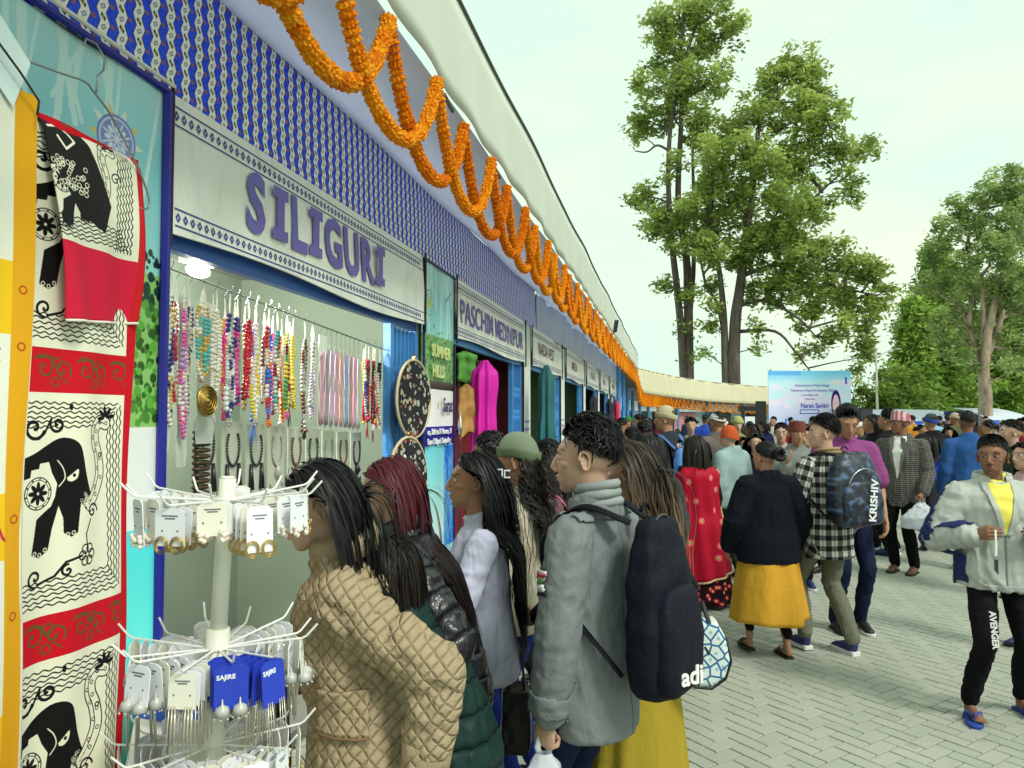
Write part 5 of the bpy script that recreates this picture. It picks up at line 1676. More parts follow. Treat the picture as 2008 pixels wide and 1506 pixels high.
            if gw: pw[:, 0] += (cx_ - pw[:, 0]) * gw * (t_ > .3)
        out = pw.copy()
        if curl:
            a = ph + s_ * step * S.get('cf', 45)
            out = out + np.stack([np.cos(a), np.sin(a), np.zeros(n)], 1) * curl * min(1, t_ * 3)
        pts.append(out)
    PT = np.stack(pts, 1)                       # n,steps+1,3
    K = PT.shape[1]; ns = 2
    T_ = np.gradient(PT, axis=1); T_ /= np.linalg.norm(T_, axis=2)[..., None] + 1e-9
    outw = PT - hc[None, None]; outw[..., 2] *= np.where(outw[..., 2] < 0, .0, 1)
    B = np.cross(T_, outw); B /= np.linalg.norm(B, axis=2)[..., None] + 1e-9; N2 = np.cross(T_, B)
    tw_ = rs.uniform(-.3, .3, (n, 1, 1)); B, N2 = B * np.cos(tw_) + N2 * np.sin(tw_), N2
    rad = r * np.interp(np.linspace(0, 1, K), [0, .1, .75, 1], [.7, 1, .9, .12])[None, :, None] * rs.uniform(.7, 1.35, (n, 1, 1))
    V = np.stack([PT - B * rad * 1.25, PT + B * rad * 1.25], 2).reshape(-1, 3)
    b0 = ((np.arange(n) * K * 2)[:, None] + (np.arange(K - 1) * 2)[None, :])
    Fq = np.stack([b0, b0 + 1, b0 + 3, b0 + 2], -1).reshape(-1, 4)
    if NG:
        b1 = ((np.arange(NG - 1) * K * 2)[:, None] + (np.arange(K - 1) * 2)[None, :]).ravel(); b2 = b1 + K * 2
        dd_ = np.maximum(np.linalg.norm(V[b1] - V[b2], axis=1), np.linalg.norm(V[b1 + 2] - V[b2 + 2], axis=1)); ok = dd_ < .045
        Fq = np.vstack([Fq, np.stack([b1, b2, b2 + 2, b1 + 2], 1)[ok]])
    nrm = outw / (np.linalg.norm(outw, axis=2)[..., None] + 1e-9); nrm = nrm - (nrm * T_).sum(2)[..., None] * T_ * .8 + B * rs.normal(0, .22, (n, 1, 1)); nrm /= np.linalg.norm(nrm, axis=2)[..., None] + 1e-9
    nrm = np.repeat(nrm.reshape(-1, 3), 2, axis=0)
    idn = np.repeat(rs.uniform(0, 1, n), K * ns); al = np.tile(np.repeat(np.linspace(0, 1, K), ns), n)
    hs_ = np.stack([idn, al, al * 0], 1)
    # scalp cap below the locks
    m = MB()
    R3 = rig.HR
    cap = []
    nu, nv = 28, 14
    for j in range(nv + 1):
        for i in range(nu):
            az = 2 * pi * i / nu - pi; aa = abs(az)
            lim = np.interp(aa, [0, .7, 1.1, 1.45, 1.8, pi], S.get('line', [.62, .50, .25, .0, -.25, -.55])) + .02
            el = pi / 2 + (lim - pi / 2) * j / nv
            d = np.array((sin(az) * cos(el), cos(az) * cos(el), sin(el)))
            tk = S.get('cap', .005) * (1 - (j / nv) ** 3) - (.003 if j == nv else 0)
            cap.append(C0 + d * (A0 + tk + S.get('topadd', 0) * max(0, d[2]) ** 2))
    capw = W_(np.array(cap)); fc = np.array([(j * nu + i, (j + 1) * nu + i, (j + 1) * nu + (i + 1) % nu, j * nu + (i + 1) % nu) for j in range(nv) for i in range(nu)])
    Fq = np.vstack([Fq, fc + len(V)]); V = np.vstack([V, capw]); hs_ = np.vstack([hs_, np.tile((.3, .2, 0), (len(capw), 1))])
    cn_ = (np.array(cap) - C0) / A0 ** 2; cn_ = cn_ @ HR.T; cn_ /= np.linalg.norm(cn_, axis=1)[:, None]
    return V, Fq, hs_, np.vstack([nrm, cn_])

HS = {
 'long': dict(n=3300, len=.62, step=.027, thick=.020, gk=.30, dn=.35, bk=.7, sd=.8, gather=.02, r=.0019, body=1, frontcut=.2, jit2=.015, jit=.06),
 'mid': dict(n=3000, len=.40, step=.024, thick=.018, gk=.32, dn=.35, bk=.7, sd=.8, r=.0019, jit2=.015, jit=.06),
 'bob': dict(n=1900, len=.25, step=.020, thick=.018, gk=.32, dn=.4, bk=.5, sd=.9, r=.0019, jit2=.015, jit=.06),
 'curly': dict(n=1700, len=.42, step=.016, thick=.035, gk=.28, dn=.35, bk=.7, sd=.8, r=.0018, curl=.011, cf=110, lvar=.2),
 'wavy': dict(n=3300, len=.68, step=.024, thick=.024, gk=.28, dn=.3, bk=.9, sd=.55, r=.0019, curl=.006, cf=34, gather=.045, off=.0, lvar=.14, jit2=.02),
 'short': dict(n=3000, len=.040, step=.009, thick=.010, gk=.02, dn=.0, bk=-.35, sd=.5, r=.0018, lift=.22, jit=.25, line=[.68, .62, .46, .20, .10, -.42], cap=.009, topadd=.010, body=0, face=0, lvar=.25),
 'fade': dict(n=3000, len=.030, step=.008, thick=.008, gk=.0, dn=.0, bk=-.3, sd=.3, r=.0019, lift=.30, jit=.25, line=[.74, .70, .55, .34, .25, -.10], cap=.008, topadd=.012, body=0, face=0),
 'quiff': dict(n=5600, len=.060, step=.010, thick=.012, gk=.0, dn=-.15, bk=.55, sd=-.1, r=.0014, lift=.42, jit=.30, line=[.66, .58, .40, .16, .06, -.40], cap=.012, topadd=.024, body=0, face=0, lvar=.3),
 'bun': dict(n=2000, len=.15, step=.015, thick=.010, gk=.3, tie=(0, -.135, .03), tsteps=12, dn=.2, bk=1.0, sd=.1, r=.0024, body=0),
 'pony': dict(n=2000, len=.45, step=.018, thick=.010, gk=.35, tie=(0, -.13, .0), tsteps=9, dn=.2, bk=1.0, sd=.1, r=.0024),
}
def make_hair(P, rig, style, mat, lod, **kw):
    S = dict(HS[style]); S.update(kw)
    V, Fq, A, NN = hair_np(rig, S, lod, P['seed'] + 17)
    me = npmesh('hair', V, Fq, mat, True, {'hs': A}); 
    if len(me.vertices) == len(NN): me.normals_split_custom_set_from_vertices(NN.tolist())
    o = link('hair', me, P['o'])
    if style == 'bun':
        m = MB(); c_ = rig.head + rig.HR @ (Vector((0, -.150, .03)) * rig.hs)
        for j in range(7):
            m.tube([c_ + rig.HR @ Vector((.042 * cos(a) * (1 - .1 * j), -.012 + .006 * j + .01 * sin(a * 2 + j), .042 * sin(a) * (1 - .1 * j))) for a in np.linspace(0, 6, 18)], .014, 6)
        m.build('hair_bun', mat, P['o'], True)
    return o

# ------------------------------------------------------------------ body
def make_body(P, rig, skin, lod, hands=('relax', 'relax'), beard=0.0, mustache=0.0, bare_feet=False, thumb=None, bare=0):
    V, Fq, lip, brow, stub, mous = get_head(lod, rig.female)
    hs = rig.hs
    Vw = np.array(rig.head) + (V * hs) @ np.array(rig.HR).T
    fm = np.stack([lip, brow, np.clip(stub * beard + mous * mustache, 0, 1)], 1)
    if not rig.female:                           # short dark stubble on the scalp
        d = V - np.array((0, -.018, .028)); dn = np.linalg.norm(d, axis=1) + 1e-9; a_ = np.abs(np.arctan2(d[:, 0], d[:, 1]))
        lim = np.interp(a_, [0, .7, 1.05, 1.35, 1.6, 1.9, pi], [.66, .58, .42, .16, .10, -.15, -.48])
        sc = np.clip((np.arcsin(np.clip(d[:, 2] / dn, -1, 1)) - lim) / .16, 0, 1) * (np.abs(V[:, 0]) < .0775)
        fm[:, 1] = np.maximum(fm[:, 1], .88 * sc)
    VV = [Vw]; FF = [Fq]; AA = [fm]; n = len(Vw)
    m = MB(); k = rig.k
    torso_loft(m, rig, [(-.06, .150, .10, -.01), (.05, .155, .105, 0), (.17, .125, .09, 0), (.30, .145, .10, .01), (.42, .145, .085, -.004), (.475, .11, .065, -.012), (.51, .062, .055, -.01), (.56, .052, .052, .0)], 16)
    for i in (0, 1):
        m.cap(rig.T(((-.06, .06)[i] * k, -.012, .455 * k)), rig.sh[i] + Vector((0, 0, -.008)), .034 * k, .042 * k)
        m.cap(rig.sh[i] + Vector((0, 0, -.015)), rig.el[i], .046 * k, .037 * k)
        m.cap(rig.el[i], rig.wr[i], .037 * k, .026 * k)
        m.cap(rig.hip[i], rig.kn[i], .075 * k, .052 * k); m.cap(rig.kn[i], rig.kn[i].lerp(rig.an[i], .35) + Vector((0, -.015, 0)), .050 * k, .050 * k)
        m.cap(rig.kn[i].lerp(rig.an[i], .35) + Vector((0, -.015, 0)), rig.an[i], .050 * k, .031 * k)
        a = rig.an[i]; f = rig.ft[i]
        m.cap(a, f + Vector((0, -.04, .035)), .033 * k, .028 * k); m.cap(f + Vector((0, -.02, .04)), f + Vector((0, .09, .035)), .034 * k, .030 * k)
        for j in range(5): m.cap(f + Vector(((j - 2) * .015 * k, .09, .032)), f + Vector(((j - 2) * .017 * k, .145 - .010 * abs(j - 1), .028)), .012 * k, .009 * k, n=6)
    V2, F2 = fuse(m, .014 if (bare or bare_feet) else (.028, .038, .050)[lod], 1, .5)
    VV.append(V2); FF.append(F2 + n); AA.append(np.zeros((len(V2), 3))); n += len(V2)
    for i in (0, 1):
        if hands[i] is None: continue
        Vh, Fh = get_hand(lod, hands[i])
        Vh = Vh.copy() * (.93 if rig.female else 1.0) * k
        if i == 0: Vh[:, 0] *= -1; Fh = Fh[:, ::-1]
        th = Vector(thumb[i]) if thumb and thumb[i] else Vector((0, 1, .15))
        M_ = np.array(frame(-rig.fd[i], th))
        Vh = Vh @ M_.T + np.array(rig.wr[i] + rig.fd[i] * .012)
        VV.append(Vh); FF.append(Fh + n); AA.append(np.zeros((len(Vh), 3))); n += len(Vh)
    o = link('body', npmesh('body', np.vstack(VV), np.vstack(FF), skin, True, {'fm': np.vstack(AA)}), P['o'])
    if lod < 2:
        m = MB()
        for s in (-1, 1):
            e_ = link('eye', EYEME, P['o']); e_.location = rig.head + rig.HR @ (Vector((s * .0315, .0685, .0125)) * hs)
            R = rig.HR @ Matrix.Rotation(P.get('gaze', 0), 3, 'Z'); e_.rotation_euler = R.to_euler(); e_.scale = (hs,) * 3
    return o
_m = MB(); _m.ell((0, 0, 0), .0124, nu=16, nv=12, R=Matrix.Rotation(pi / 2, 3, 'X'))
EYEME = _m.mesh('eye', EYEM, True)

def person(label, x, y, heading, rig, seed=0, group=None, gaze=0):
    """heading degrees, 0 looks away from the camera (+Y), 90 looks left"""
    o = thing('person', label, 'person', (x, y, 0), radians(heading), group)
    return {'o': o, 'seed': seed, 'rig': rig, 'gaze': radians(gaze)}
def pt(P, v):
    """person-frame point to world"""
    o = P['o']; a = o.rotation_euler.z
    return Matrix.Rotation(a, 3, 'Z') @ Vector(v) + Vector(o.location)
# ------------------------------------------------------------------ accessories
_CC = {}
def CLO(kind, color, **kw):
    k = (kind, tuple(color), str(kw))
    if k not in _CC: _CC[k] = cloth(kind + '_cloth', color, kind, **kw)
    return _CC[k]
SHOE_W = plain((.7, .7, .7), .5, name='shoe_white'); SHOE_B = plain((.015, .015, .018), .45, name='shoe_black'); SHOE_N = plain((.02, .03, .12), .6, name='shoe_navy')
LEATH = plain((.13, .06, .035), .35, name='brown_leather'); SOLEB = plain((.02, .018, .015), .7, name='dark_sole')
GOLD = plain((.55, .36, .10), .3, .2, 30, .1, metal=1, name='gold_metal'); STEEL = plain((.6, .6, .6), .3, metal=1, name='steel')

def head_pts(rig, pts): return [rig.head + rig.HR @ (Vector(p) * rig.hs) for p in pts]
def beanie(P, rig, color, c2=None, ztop=.15, cuff=True, name='beanie', low=.035, rib=60):
    m = MB(); n = 72; V = []; C0 = Vector((0, -.016, .028)); rows = 12
    for j in range(rows + 1):
        v = j / rows; el = (pi / 2) * v
        for i in range(n):
            a = 2 * pi * i / n
            r = 1.0 + .012 * (1 if i % 2 else -1)
            z = low + (ztop - low) * sin(el) - (.030 if cos(a) < 0 else .0) * (1 - v) * (-cos(a))
            V.append((.0865 * r * cos(el) ** .75 * sin(a) if v < 1 else 0, C0.y + .104 * r * cos(el) ** .75 * cos(a) if v < 1 else C0.y, z))
    m.add(head_pts(rig, V), [(j * n + (i + 1) % n, j * n + i, (j + 1) * n + i, (j + 1) * n + (i + 1) % n) for j in range(rows) for i in range(n)])
    o = m.build(name, CLO('knit', color), P['o'], True)
    if cuff:
        m = MB(); V = []
        for j, (dz, rr) in enumerate(((-.006, 1.015), (.0, 1.06), (.03, 1.075), (.042, 1.05), (.042, 1.0))):
            for i in range(n):
                a = 2 * pi * i / n; r = rr + .012 * (1 if i % 2 else -1)
                V.append((.0865 * r * sin(a), C0.y + .104 * r * cos(a), low + dz - (.030 if cos(a) < 0 else 0) * (-cos(a))))
        m.add(head_pts(rig, V), [(j * n + (i + 1) % n, j * n + i, (j + 1) * n + i, (j + 1) * n + (i + 1) % n) for j in range(4) for i in range(n)])
        m.build('cuff', CLO('knit', c2 or color), o, True)
    return o
def topi(P, rig, mat, tall=.09):
    m = MB(); n = 40; V = []
    for j, (z, s_, off) in enumerate(((.030, 1.04, 0), (.06, 1.04, 0), (.030 + tall, .93, -.004), (.036 + tall, .86, -.004), (.030 + tall, .5, 0), (.028 + tall, .05, 0))):
        for i in range(n):
            a = 2 * pi * i / n
            V.append((.082 * s_ * sin(a), -.018 + off + .102 * s_ * cos(a), z + (.022 * cos(a) if 1 < j else 0) + (.012 * -cos(a) * -1 if j == 0 else 0)))
    m.add(head_pts(rig, V), [(j * n + (i + 1) % n, j * n + i, (j + 1) * n + i, (j + 1) * n + (i + 1) % n) for j in range(5) for i in range(n)])
    return m.build('topi_hat', mat, P['o'], False)
def cap_hat(P, rig, color):
    o = beanie(P, rig, color, ztop=.128, cuff=False, name='cap', low=.048)
    m = MB(); m.sheet(lambda u, v: ((u - .5) * .135, .072 + v * .075 * (1 - (2 * u - 1) ** 2 * .6), .050 - .016 * v + .012 * (1 - (2 * u - 1) ** 2)), 10, 4, .001)
    V = head_pts(rig, m.V); q = MB(); q.add(V, m.F); s_ = q.build('visor', CLO('plain', color), o, True)
    md = s_.modifiers.new('t', 'SOLIDIFY'); md.thickness = .003
    return o
def glasses(P, rig, mat=None):
    m = MB(); mat = mat or plain((.02, .01, .01), .3, name='glasses_frame')
    for s_ in (-1, 1):
        m.tube(head_pts(rig, [(s_ * .032 + .0235 * cos(a), .090 - .004 * abs(cos(a)), .010 + .0165 * sin(a)) for a in np.linspace(0, 2 * pi, 17)[:-1]]), .0015, 5, closed=True)
        m.tube(head_pts(rig, [(s_ * .0555, .086, .013), (s_ * .070, .05, .013), (s_ * .077, -.01, .010)]), .0014, 5)
    m.tube(head_pts(rig, [(-.009, .093, .013), (0, .096, .015), (.009, .093, .013)]), .0015, 5)
    return m.build('glasses', mat, P['o'], True)
def collar(P, rig, mat, r=.072, h=.05, th=.010, rings=1, name='collar', open_=0.0, lean=0):
    m = MB(); nb = rig.neck + rig.R @ Vector((0, -.002, -.012))
    for j in range(rings):
        z = j * h / rings
        V = []; n = 40
        for (dr, dz) in ((0, 0), (.004, h / rings * .6), (-.004, h / rings), (-.004 - th, h / rings * .9), (-th, .0)):
            for i in range(n + 1):
                a = open_ + (2 * pi - 2 * open_) * i / n
                rr = r + dr - .003 * j + .003 * sin(a * 3 + j * 2)
                V.append(nb + rig.R @ Vector((rr * 1.04 * sin(a), rr * cos(a), z + dz + .012 * -cos(a))))
        w = n + 1
        m.add(V, [(j_ * w + i + 1, j_ * w + i, ((j_ + 1) % 5) * w + i, ((j_ + 1) % 5) * w + i + 1) for j_ in range(5) for i in range(n)])
    return m.build(name, mat, P['o'], True)

def place(o, P):
    o.location = P['o'].location; o.rotation_euler = P['o'].rotation_euler
    return o
def backpack(P, rig, label, color, w=.30, h=.46, d=.17, kind='plain', mat=None, text=None, pocket=True, sag=0, strapc=None, lod=0):
    """worn on the back: own top-level thing set at the wearer's base"""
    b = place(thing('backpack', label, 'backpack'), P); k = rig.k
    mat = mat or CLO('plain', color, rough=.6); sm = CLO('plain', strapc or tuple(q * .6 for q in color), rough=.55)
    R = rig.R; c_ = rig.T((0, 0, .20 * k)) + R @ Vector((0, -.155 - d / 2, -sag))
    def bag(cc, hw, hd, hh, nm, amp, top=.72, seed=0):
        nz, n = (30, 18, 12)[lod], (44, 28, 18)[lod]; V = []
        for j in range(nz + 1):
            v = -1 + 2 * j / nz; e_ = (1 - abs(v) ** 5) ** .25 if abs(v) < 1 else .0
            tp = 1 - (1 - top) * max(0, v) ** 1.6
            for i in range(n):
                a = 2 * pi * i / n; ca_, sa_ = cos(a), sin(a)
                x = hw * e_ * tp * (abs(ca_) ** .55) * (1 if ca_ > 0 else -1); y = hd * e_ * (1 - .30 * max(0, v) - .06) * (abs(sa_) ** .6) * (1 if sa_ > 0 else -1)
                V.append((x, y - hd * .10 * (1 - v), v * hh * (.97 + .03 * e_)))
        V = np.array(V); uv = np.stack([V[:, 0], V[:, 2], V[:, 1] * 0], 1)
        Fq = np.array([(j * n + i, j * n + (i + 1) % n, (j + 1) * n + (i + 1) % n, (j + 1) * n + i) for j in range(nz) for i in range(n)])
        sag_ = fbm(V * np.array((9, 9, 7)), P['seed'] + seed, 3) + .8 * vnoise(V * np.array((5, 5, 24)), seed)
        V = V + vnormals(V, Fq) * (sag_ * amp)[:, None]
        V = np.array(cc) + V @ np.array(R).T
        link(nm, npmesh(nm, V, Fq, mat, True, {'cuv': uv}), b)
    bag(c_, w / 2, d / 2, h / 2, 'main_bag', .008)
    if pocket: bag(c_ + R @ Vector((0, -d / 2 + .005, -h * .17)), w * .43, .042, h * .29, 'front_pocket', .004, .8, 3)
    m = MB()
    yb = c_ + R @ Vector((0, 0, 0))
    for q in (-1, 1):
        top_ = c_ + R @ Vector((q * .06, d / 2 - .01, h / 2 - .03)); sh = rig.sh[(q + 1) // 2]
        over = sh + R @ Vector((-q * .045, -.01, .088 * k)); fr_ = sh + R @ Vector((-q * .035, .10, -.02)); arm = sh + R @ Vector((-q * .01, .06, -.17 * k)); low = c_ + R @ Vector((q * w * .44, d / 2 - .02, -h / 2 + .08))
        P_ = [Vector(p) for p in crom([np.array(x) for x in (top_ * 2 - over, top_, over, fr_, arm, low, low * 2 - arm)], 6)]
        s_ = MB(); s_.tube(P_, [(.026, .006)] * (len(P_) - 8) + [(.014, .004)] * 8, 8, up=tuple(R @ Vector((0, -.4, 1)))); s_.build('strap', sm, b, True)
    m = MB(); m.tube([c_ + R @ Vector((x, d / 2 - .03, h / 2 + .005 + .02 * (1 - (x / .03) ** 2))) for x in np.linspace(-.03, .03, 7)], .006, 6); m.build('grab_loop', sm, b, True)
    m = MB(); m.tube([c_ + R @ Vector((w * .50 * sin(a) * .92, -d * .12, h * .49 * cos(a))) for a in np.linspace(-1.75, 1.75, 30)], .004, 5); m.build('zip', plain((.05, .05, .055), .35), b, True)
    b['_c'] = 0; del b['_c']
    return b, c_, R
def plastic_bag(label, hand, w=.20, h=.30, seed=1, knot=True):
    o = thing('plastic_bag', label, 'bag', hand); rs = np.random.RandomState(seed); V = []; n = 48; nz = 26
    for j in range(nz + 1):
        v = j / nz; z = -.02 - v * h
        rr = w / 2 * (.16 + .84 * min(1, (v / .55)) ** 1.1) * (1 if v < .93 else sqrt(max(0, 1 - ((v - .93) / .07) ** 2)) * .9 + .1)
        for i in range(n):
            a = 2 * pi * i / n; V.append((rr * cos(a), rr * .62 * sin(a), z))
    V = np.array(V); p = V * 11; rad = np.stack([V[:, 0], V[:, 1], V[:, 2] * 0], 1); L_ = np.linalg.norm(rad, axis=1)[:, None] + 1e-6
    V = V + rad / L_ * (.016 * fbm(V * np.array((22, 22, 9)), seed, 3) + .010 * np.abs(fbm(V * 40, seed + 3, 2)))[:, None] * np.clip(L_ * 30, 0, 1)
    link('bag_film', npmesh('bag_film', V, [(j * n + i, (j + 1) * n + i, (j + 1) * n + (i + 1) % n, j * n + (i + 1) % n) for j in range(nz) for i in range(n)], FILM, True), o)
    m = MB()
    for q in (-1, 1): m.tube([(q * .012, 0, -.03), (q * .020, q * .01, .0), (q * .012, .0, .028), (0, 0, .035)], [(.010, .003)] * 4, 6)
    m.build('handle', FILM, o, True)
    return o
FILM = plain((.72, .76, .84), .25, .1, 10, .5, 30, name='white_film', trans=.3)

def hand_of(P, rig, i, down=.07): return pt(P, rig.wr[i] + rig.fd[i] * down)

def folk(label, px, ytop, D, hd, top, bottom, hair=('short', 'black'), skin='tan', female=False, lod=1, arms=None, feet=None, seed=None, lean=0.0, hyaw=0, hpitch=0, hat=None, width=1.0, topkw=None, shoes=True, hgt=None, hroll=0, beard=0, mustache=0, hands=('relax', 'relax'), bkw=None, hkw=None, thumb=None, gaze=0, twist=0, toplabel=None, cat=None):
    seed = seed if seed is not None else int(px * 7 + ytop) % 997
    h = hgt or (CAM_H + (815 - ytop) / F * D - (.012 if hair else 0) - (.02 if hat else 0))
    h = h / (1 - .10 * lean ** 2 - .02 * abs(hpitch))
    rs = random.Random(seed)
    if arms is None:
        arms = [(((-.15, rs.uniform(-.15, .05), -1)), (-.02, rs.uniform(.1, .5), -1)), ((.15, rs.uniform(-.15, .05), -1), (.02, rs.uniform(.1, .5), -1))]
    rig = Rig(h=h, female=female, lean=lean, hyaw=hyaw, hpitch=hpitch, hroll=hroll, arms=arms, feet=feet, width=width, twist=twist)
    P = person(label, (px - 1004) / F * D, D, hd, rig, seed, gaze=gaze)
    P['rig'] = rig; P['lod'] = lod; P['planar'] = label.startswith('woman in a beige quilted')
    make_body(P, rig, SKIN[skin], lod, hands=hands, beard=beard, mustache=mustache, bare_feet=(shoes == 'sandal'), thumb=thumb)
    tk = dict(kind='plain', color=(.3, .3, .3)); tk.update(top)
    nm = tk.pop('name', 'jacket'); sh = {k_: tk.pop(k_) for k_ in list(tk) if k_ in ('fit', 'hem', 'thick', 'sleeve', 'collar', 'short', 'puffy', 'amp')}
    tm = tk.pop('mat', None) or CLO(tk.pop('kind'), tk.pop('color'), **tk)
    P['topmat'] = tm
    make_top(P, rig, tm, lod, name=nm, **sh)
    b = dict(kind='plain', color=(.015, .015, .018)); b.update(bottom or {}); t_ = b.pop('type', 'pants'); kw = {k_: b.pop(k_) for k_ in list(b) if k_ in ('fit', 'ends', 'flare', 'z1', 'r0', 'r1', 'folds', 'amp', 'top', 'name', 'dy', 'depth')}
    bm_ = b.pop('mat', None) or CLO(b.pop('kind'), b.pop('color'), **b)
    if t_ == 'pants': make_pants(P, rig, bm_, lod, **kw)
    else: make_skirt(P, rig, bm_, **kw)
    if hair: make_hair(P, rig, hair[0], HAIR[hair[1]], lod, **(hkw or {}))
    if hat == 'beanie': beanie(P, rig, bkw[0], bkw[1] if len(bkw) > 1 else None)
    elif hat == 'cap': cap_hat(P, rig, bkw[0])
    elif hat == 'topi': topi(P, rig, bkw[0])
    if shoes is True:
        for i in (0, 1): make_shoe(P, rig, i, 'leather', rs.choice([SHOE_B, SHOE_W, SHOE_N]) if lod > 0 else SHOE_B, SOLEB if rs.random() < .5 else SHOE_W)
    return P, rig

# ------------------------------------------------------------------ people near the jewellery stall
NAVY = (.012, .018, .05); BLK = (.010, .010, .012)
P1, r1 = folk('woman in a beige quilted coat bending over the earring rack, long straight black hair', 722, 903, 1.95, 97, dict(kind='quilt', color=(.40, .315, .20), name='quilted_coat', fit=1.14, hem=-.34, thick=.026, puffy=1.06, amp=.014, rough=.7), dict(color=BLK), ('long', 'black'), 'fair', True, 0,
              arms=[((-.15, -1.15, -.75), (-.02, .10, -1)), ((.1, .35, -.85), (-.1, .8, -.1))], lean=.15, hpitch=.26, seed=3, shoes=True, hkw=dict(len=.44, bk=.9, frontcut=9, sd=.1, gather=.05, off=-.02, thick=.012), hands=('relax', 'relax'))
m = MB()           # pocket flap, cuff band, shoulder tab as parts of the coat
o_ = P1['o']
J1 = [c for c in o_.children if c.name.startswith('quilted_coat')][0]; zp = r1.pelvis.z
drape_patch(P1, J1, lambda z: (-.02, .105), zp + .10, zp + .20, .010, P1['topmat'], 'pocket_flap', 0, -1, .02, nz=12, th=.008)
drape_patch(P1, J1, lambda z: (-.022, .107), zp + .096, zp + .102, .014, plain((.20, .13, .06), .8), 'flap_piping', 0, -1, .02, nz=2, th=.004)
m = MB(); f_ = r1.fd[0]
m.tube([r1.wr[0] - f_ * .075, r1.wr[0] - f_ * .070, r1.wr[0] - f_ * .02, r1.wr[0] - f_ * .012, r1.wr[0] - f_ * .012], [.058, .061, .057, .052, .03], 20)
m.build('cuff', CLO('plain', (.40, .315, .20)), o_, True)
collar(P1, r1, P1['topmat'], .088, .075, .010, open_=.35)

P2, r2 = folk('woman in a shiny black puffer jacket with dark red hair and glasses', 876, 896, 2.5, 88, dict(kind='puffer', color=(.014, .014, .02), name='puffer_jacket', fit=1.08, hem=-.10, thick=.03, puffy=1.12, amp=.010, rough=.30, spec=.6), dict(color=BLK), ('mid', 'red'), 'fair', True, 0,
              arms=[((-.3, -.62, -.8), (-.1, .8, -.45)), ((.2, .3, -.8), (0, .9, .5))], lean=.30, hpitch=.15, seed=5, hkw=dict(len=.42, frontcut=9, sd=.15, gather=.04))
glasses(P2, r2); collar(P2, r2, P2['topmat'], .085, .07, .012, open_=.3)
P2b, r2b = folk('short woman in a long dark green puffer coat between the beige and black jackets', 900, 1050, 2.22, 85, dict(kind='puffer', color=(.012, .035, .032), name='puffer_coat', fit=1.1, hem=-.36, thick=.03, puffy=1.1, amp=.010, rough=.45), dict(color=BLK), ('bob', 'dbrown'), 'tan', True, 0,
                arms=[((-.3, -.3, -.9), (0, .6, -.6)), ((.12, .9, -.55), (.0, 1, .0))], lean=.42, hpitch=.1, seed=8)
P3, r3 = folk('woman in a pale lavender shirt with very long wavy black hair and a hair clip', 948, 890, 2.9, 92, dict(kind='satin', color=(.60, .62, .80), name='shirt', fit=1.05, hem=-.13, thick=.016, amp=.007, rough=.5), dict(color=(.008, .008, .009), flare=1.2), ('wavy', 'black'), 'tan', True, 0,
              arms=[((-.2, .35, -.9), (.1, 1, -.1)), ((.2, .4, -.8), (0, 1, .1))], lean=.03, seed=11, hkw=dict(frontcut=9, len=.58, off=.01))
m = MB(); cc = r3.head + r3.HR @ Vector((-.050, -.095, .035))
m.tube([cc + Vector((-.01, a, b)) for a, b in ((-.018, -.018), (.018, -.018), (.018, .018), (-.018, .018), (-.018, -.018))], .0045, 6); m.tube([cc + Vector((-.01, a, b)) for a, b in ((-.05, -.012), (-.028, -.012), (-.028, .014), (-.05, .014))], .004, 6)
m.build('hair_clip', plain((.7, .72, .78), .4), P3['o'])
P4, r4 = folk('woman in a grey green knitted beanie, cream sweater and blue jeans, curly dark hair', 1022, 850, 3.5, 58, dict(kind='knit', color=(.58, .54, .42), name='sweater', fit=1.0, hem=-.14, thick=.02), dict(color=(.015, .035, .26), fit=.98), ('curly', 'dbrown'), 'tan', True, 0,
              hat='beanie', bkw=((.20, .25, .17), (.13, .18, .10)), seed=14, hyaw=.3, hkw=dict(len=.36, frontcut=9, thick=.022, maxel=.05, gather=.03))
P5, r5 = folk('woman in a mauve jacket half hidden behind the beanie wearer', 1085, 885, 4.2, 78, dict(kind='satin', color=(.16, .08, .10), name='jacket', thick=.03, amp=.010), dict(color=BLK), ('bob', 'dbrown'), 'tan', True, 1, seed=15,
              arms=[((-.3, .2, -.8), (.1, 1, .2)), ((.2, .3, -.8), (0, 1, .4))])
backpack(P5, r5, 'bright pink backpack on the mauve jacket wearer', (.85, .22, .42), lod=1, sag=.10)
P5b, _ = folk('dark haired shopper in black facing the maroon curtain stall', 966, 852, 4.1, 60, dict(color=(.02, .02, .022)), dict(color=BLK), ('short', 'black'), 'brown', False, 1, seed=16)
P5c, _ = folk('shopper in a dark olive jacket with hands raised to the face beside the teal cloth', 1078, 868, 5.0, 75, dict(color=(.05, .05, .035)), dict(color=BLK), ('short', 'black'), 'brown', False, 1, seed=18, arms=[((-.2, .5, -.7), (.3, .5, .8)), ((.2, .5, -.7), (-.3, .5, .8))])

# young man in the grey blazer
P6, r6 = folk('young man in a grey blazer and grey ribbed scarf, black wavy hair, facing left', 1162, 832, 2.45, 54, dict(kind='plain', color=(.20, .225, .235), name='blazer', fit=1.04, hem=-.20, thick=.020, puffy=1.0, amp=.007, rough=.9, seam=1), dict(color=NAVY, fit=.88), ('quiff', 'black'), 'fair', False, 0,
              arms=[((-.14, .03, -1), (.02, .16, -1)), ((.15, .1, -1), (0, .3, -1))], hyaw=.34, hpitch=.04, seed=21, width=.89, hands=('grip', 'relax'))
J6 = [c for c in P6['o'].children if c.name.startswith('blazer')][0]; zp = r6.pelvis.z
patch(P6, J6, lambda c, n, u: (u[:, 2] < .5) & (c[:, 0] < -.10) & (np.abs(c[:, 2] - zp - .02) < .028) & (c[:, 1] > -.03) & (c[:, 1] < .10), .005, P6['topmat'], 'pocket_flap')
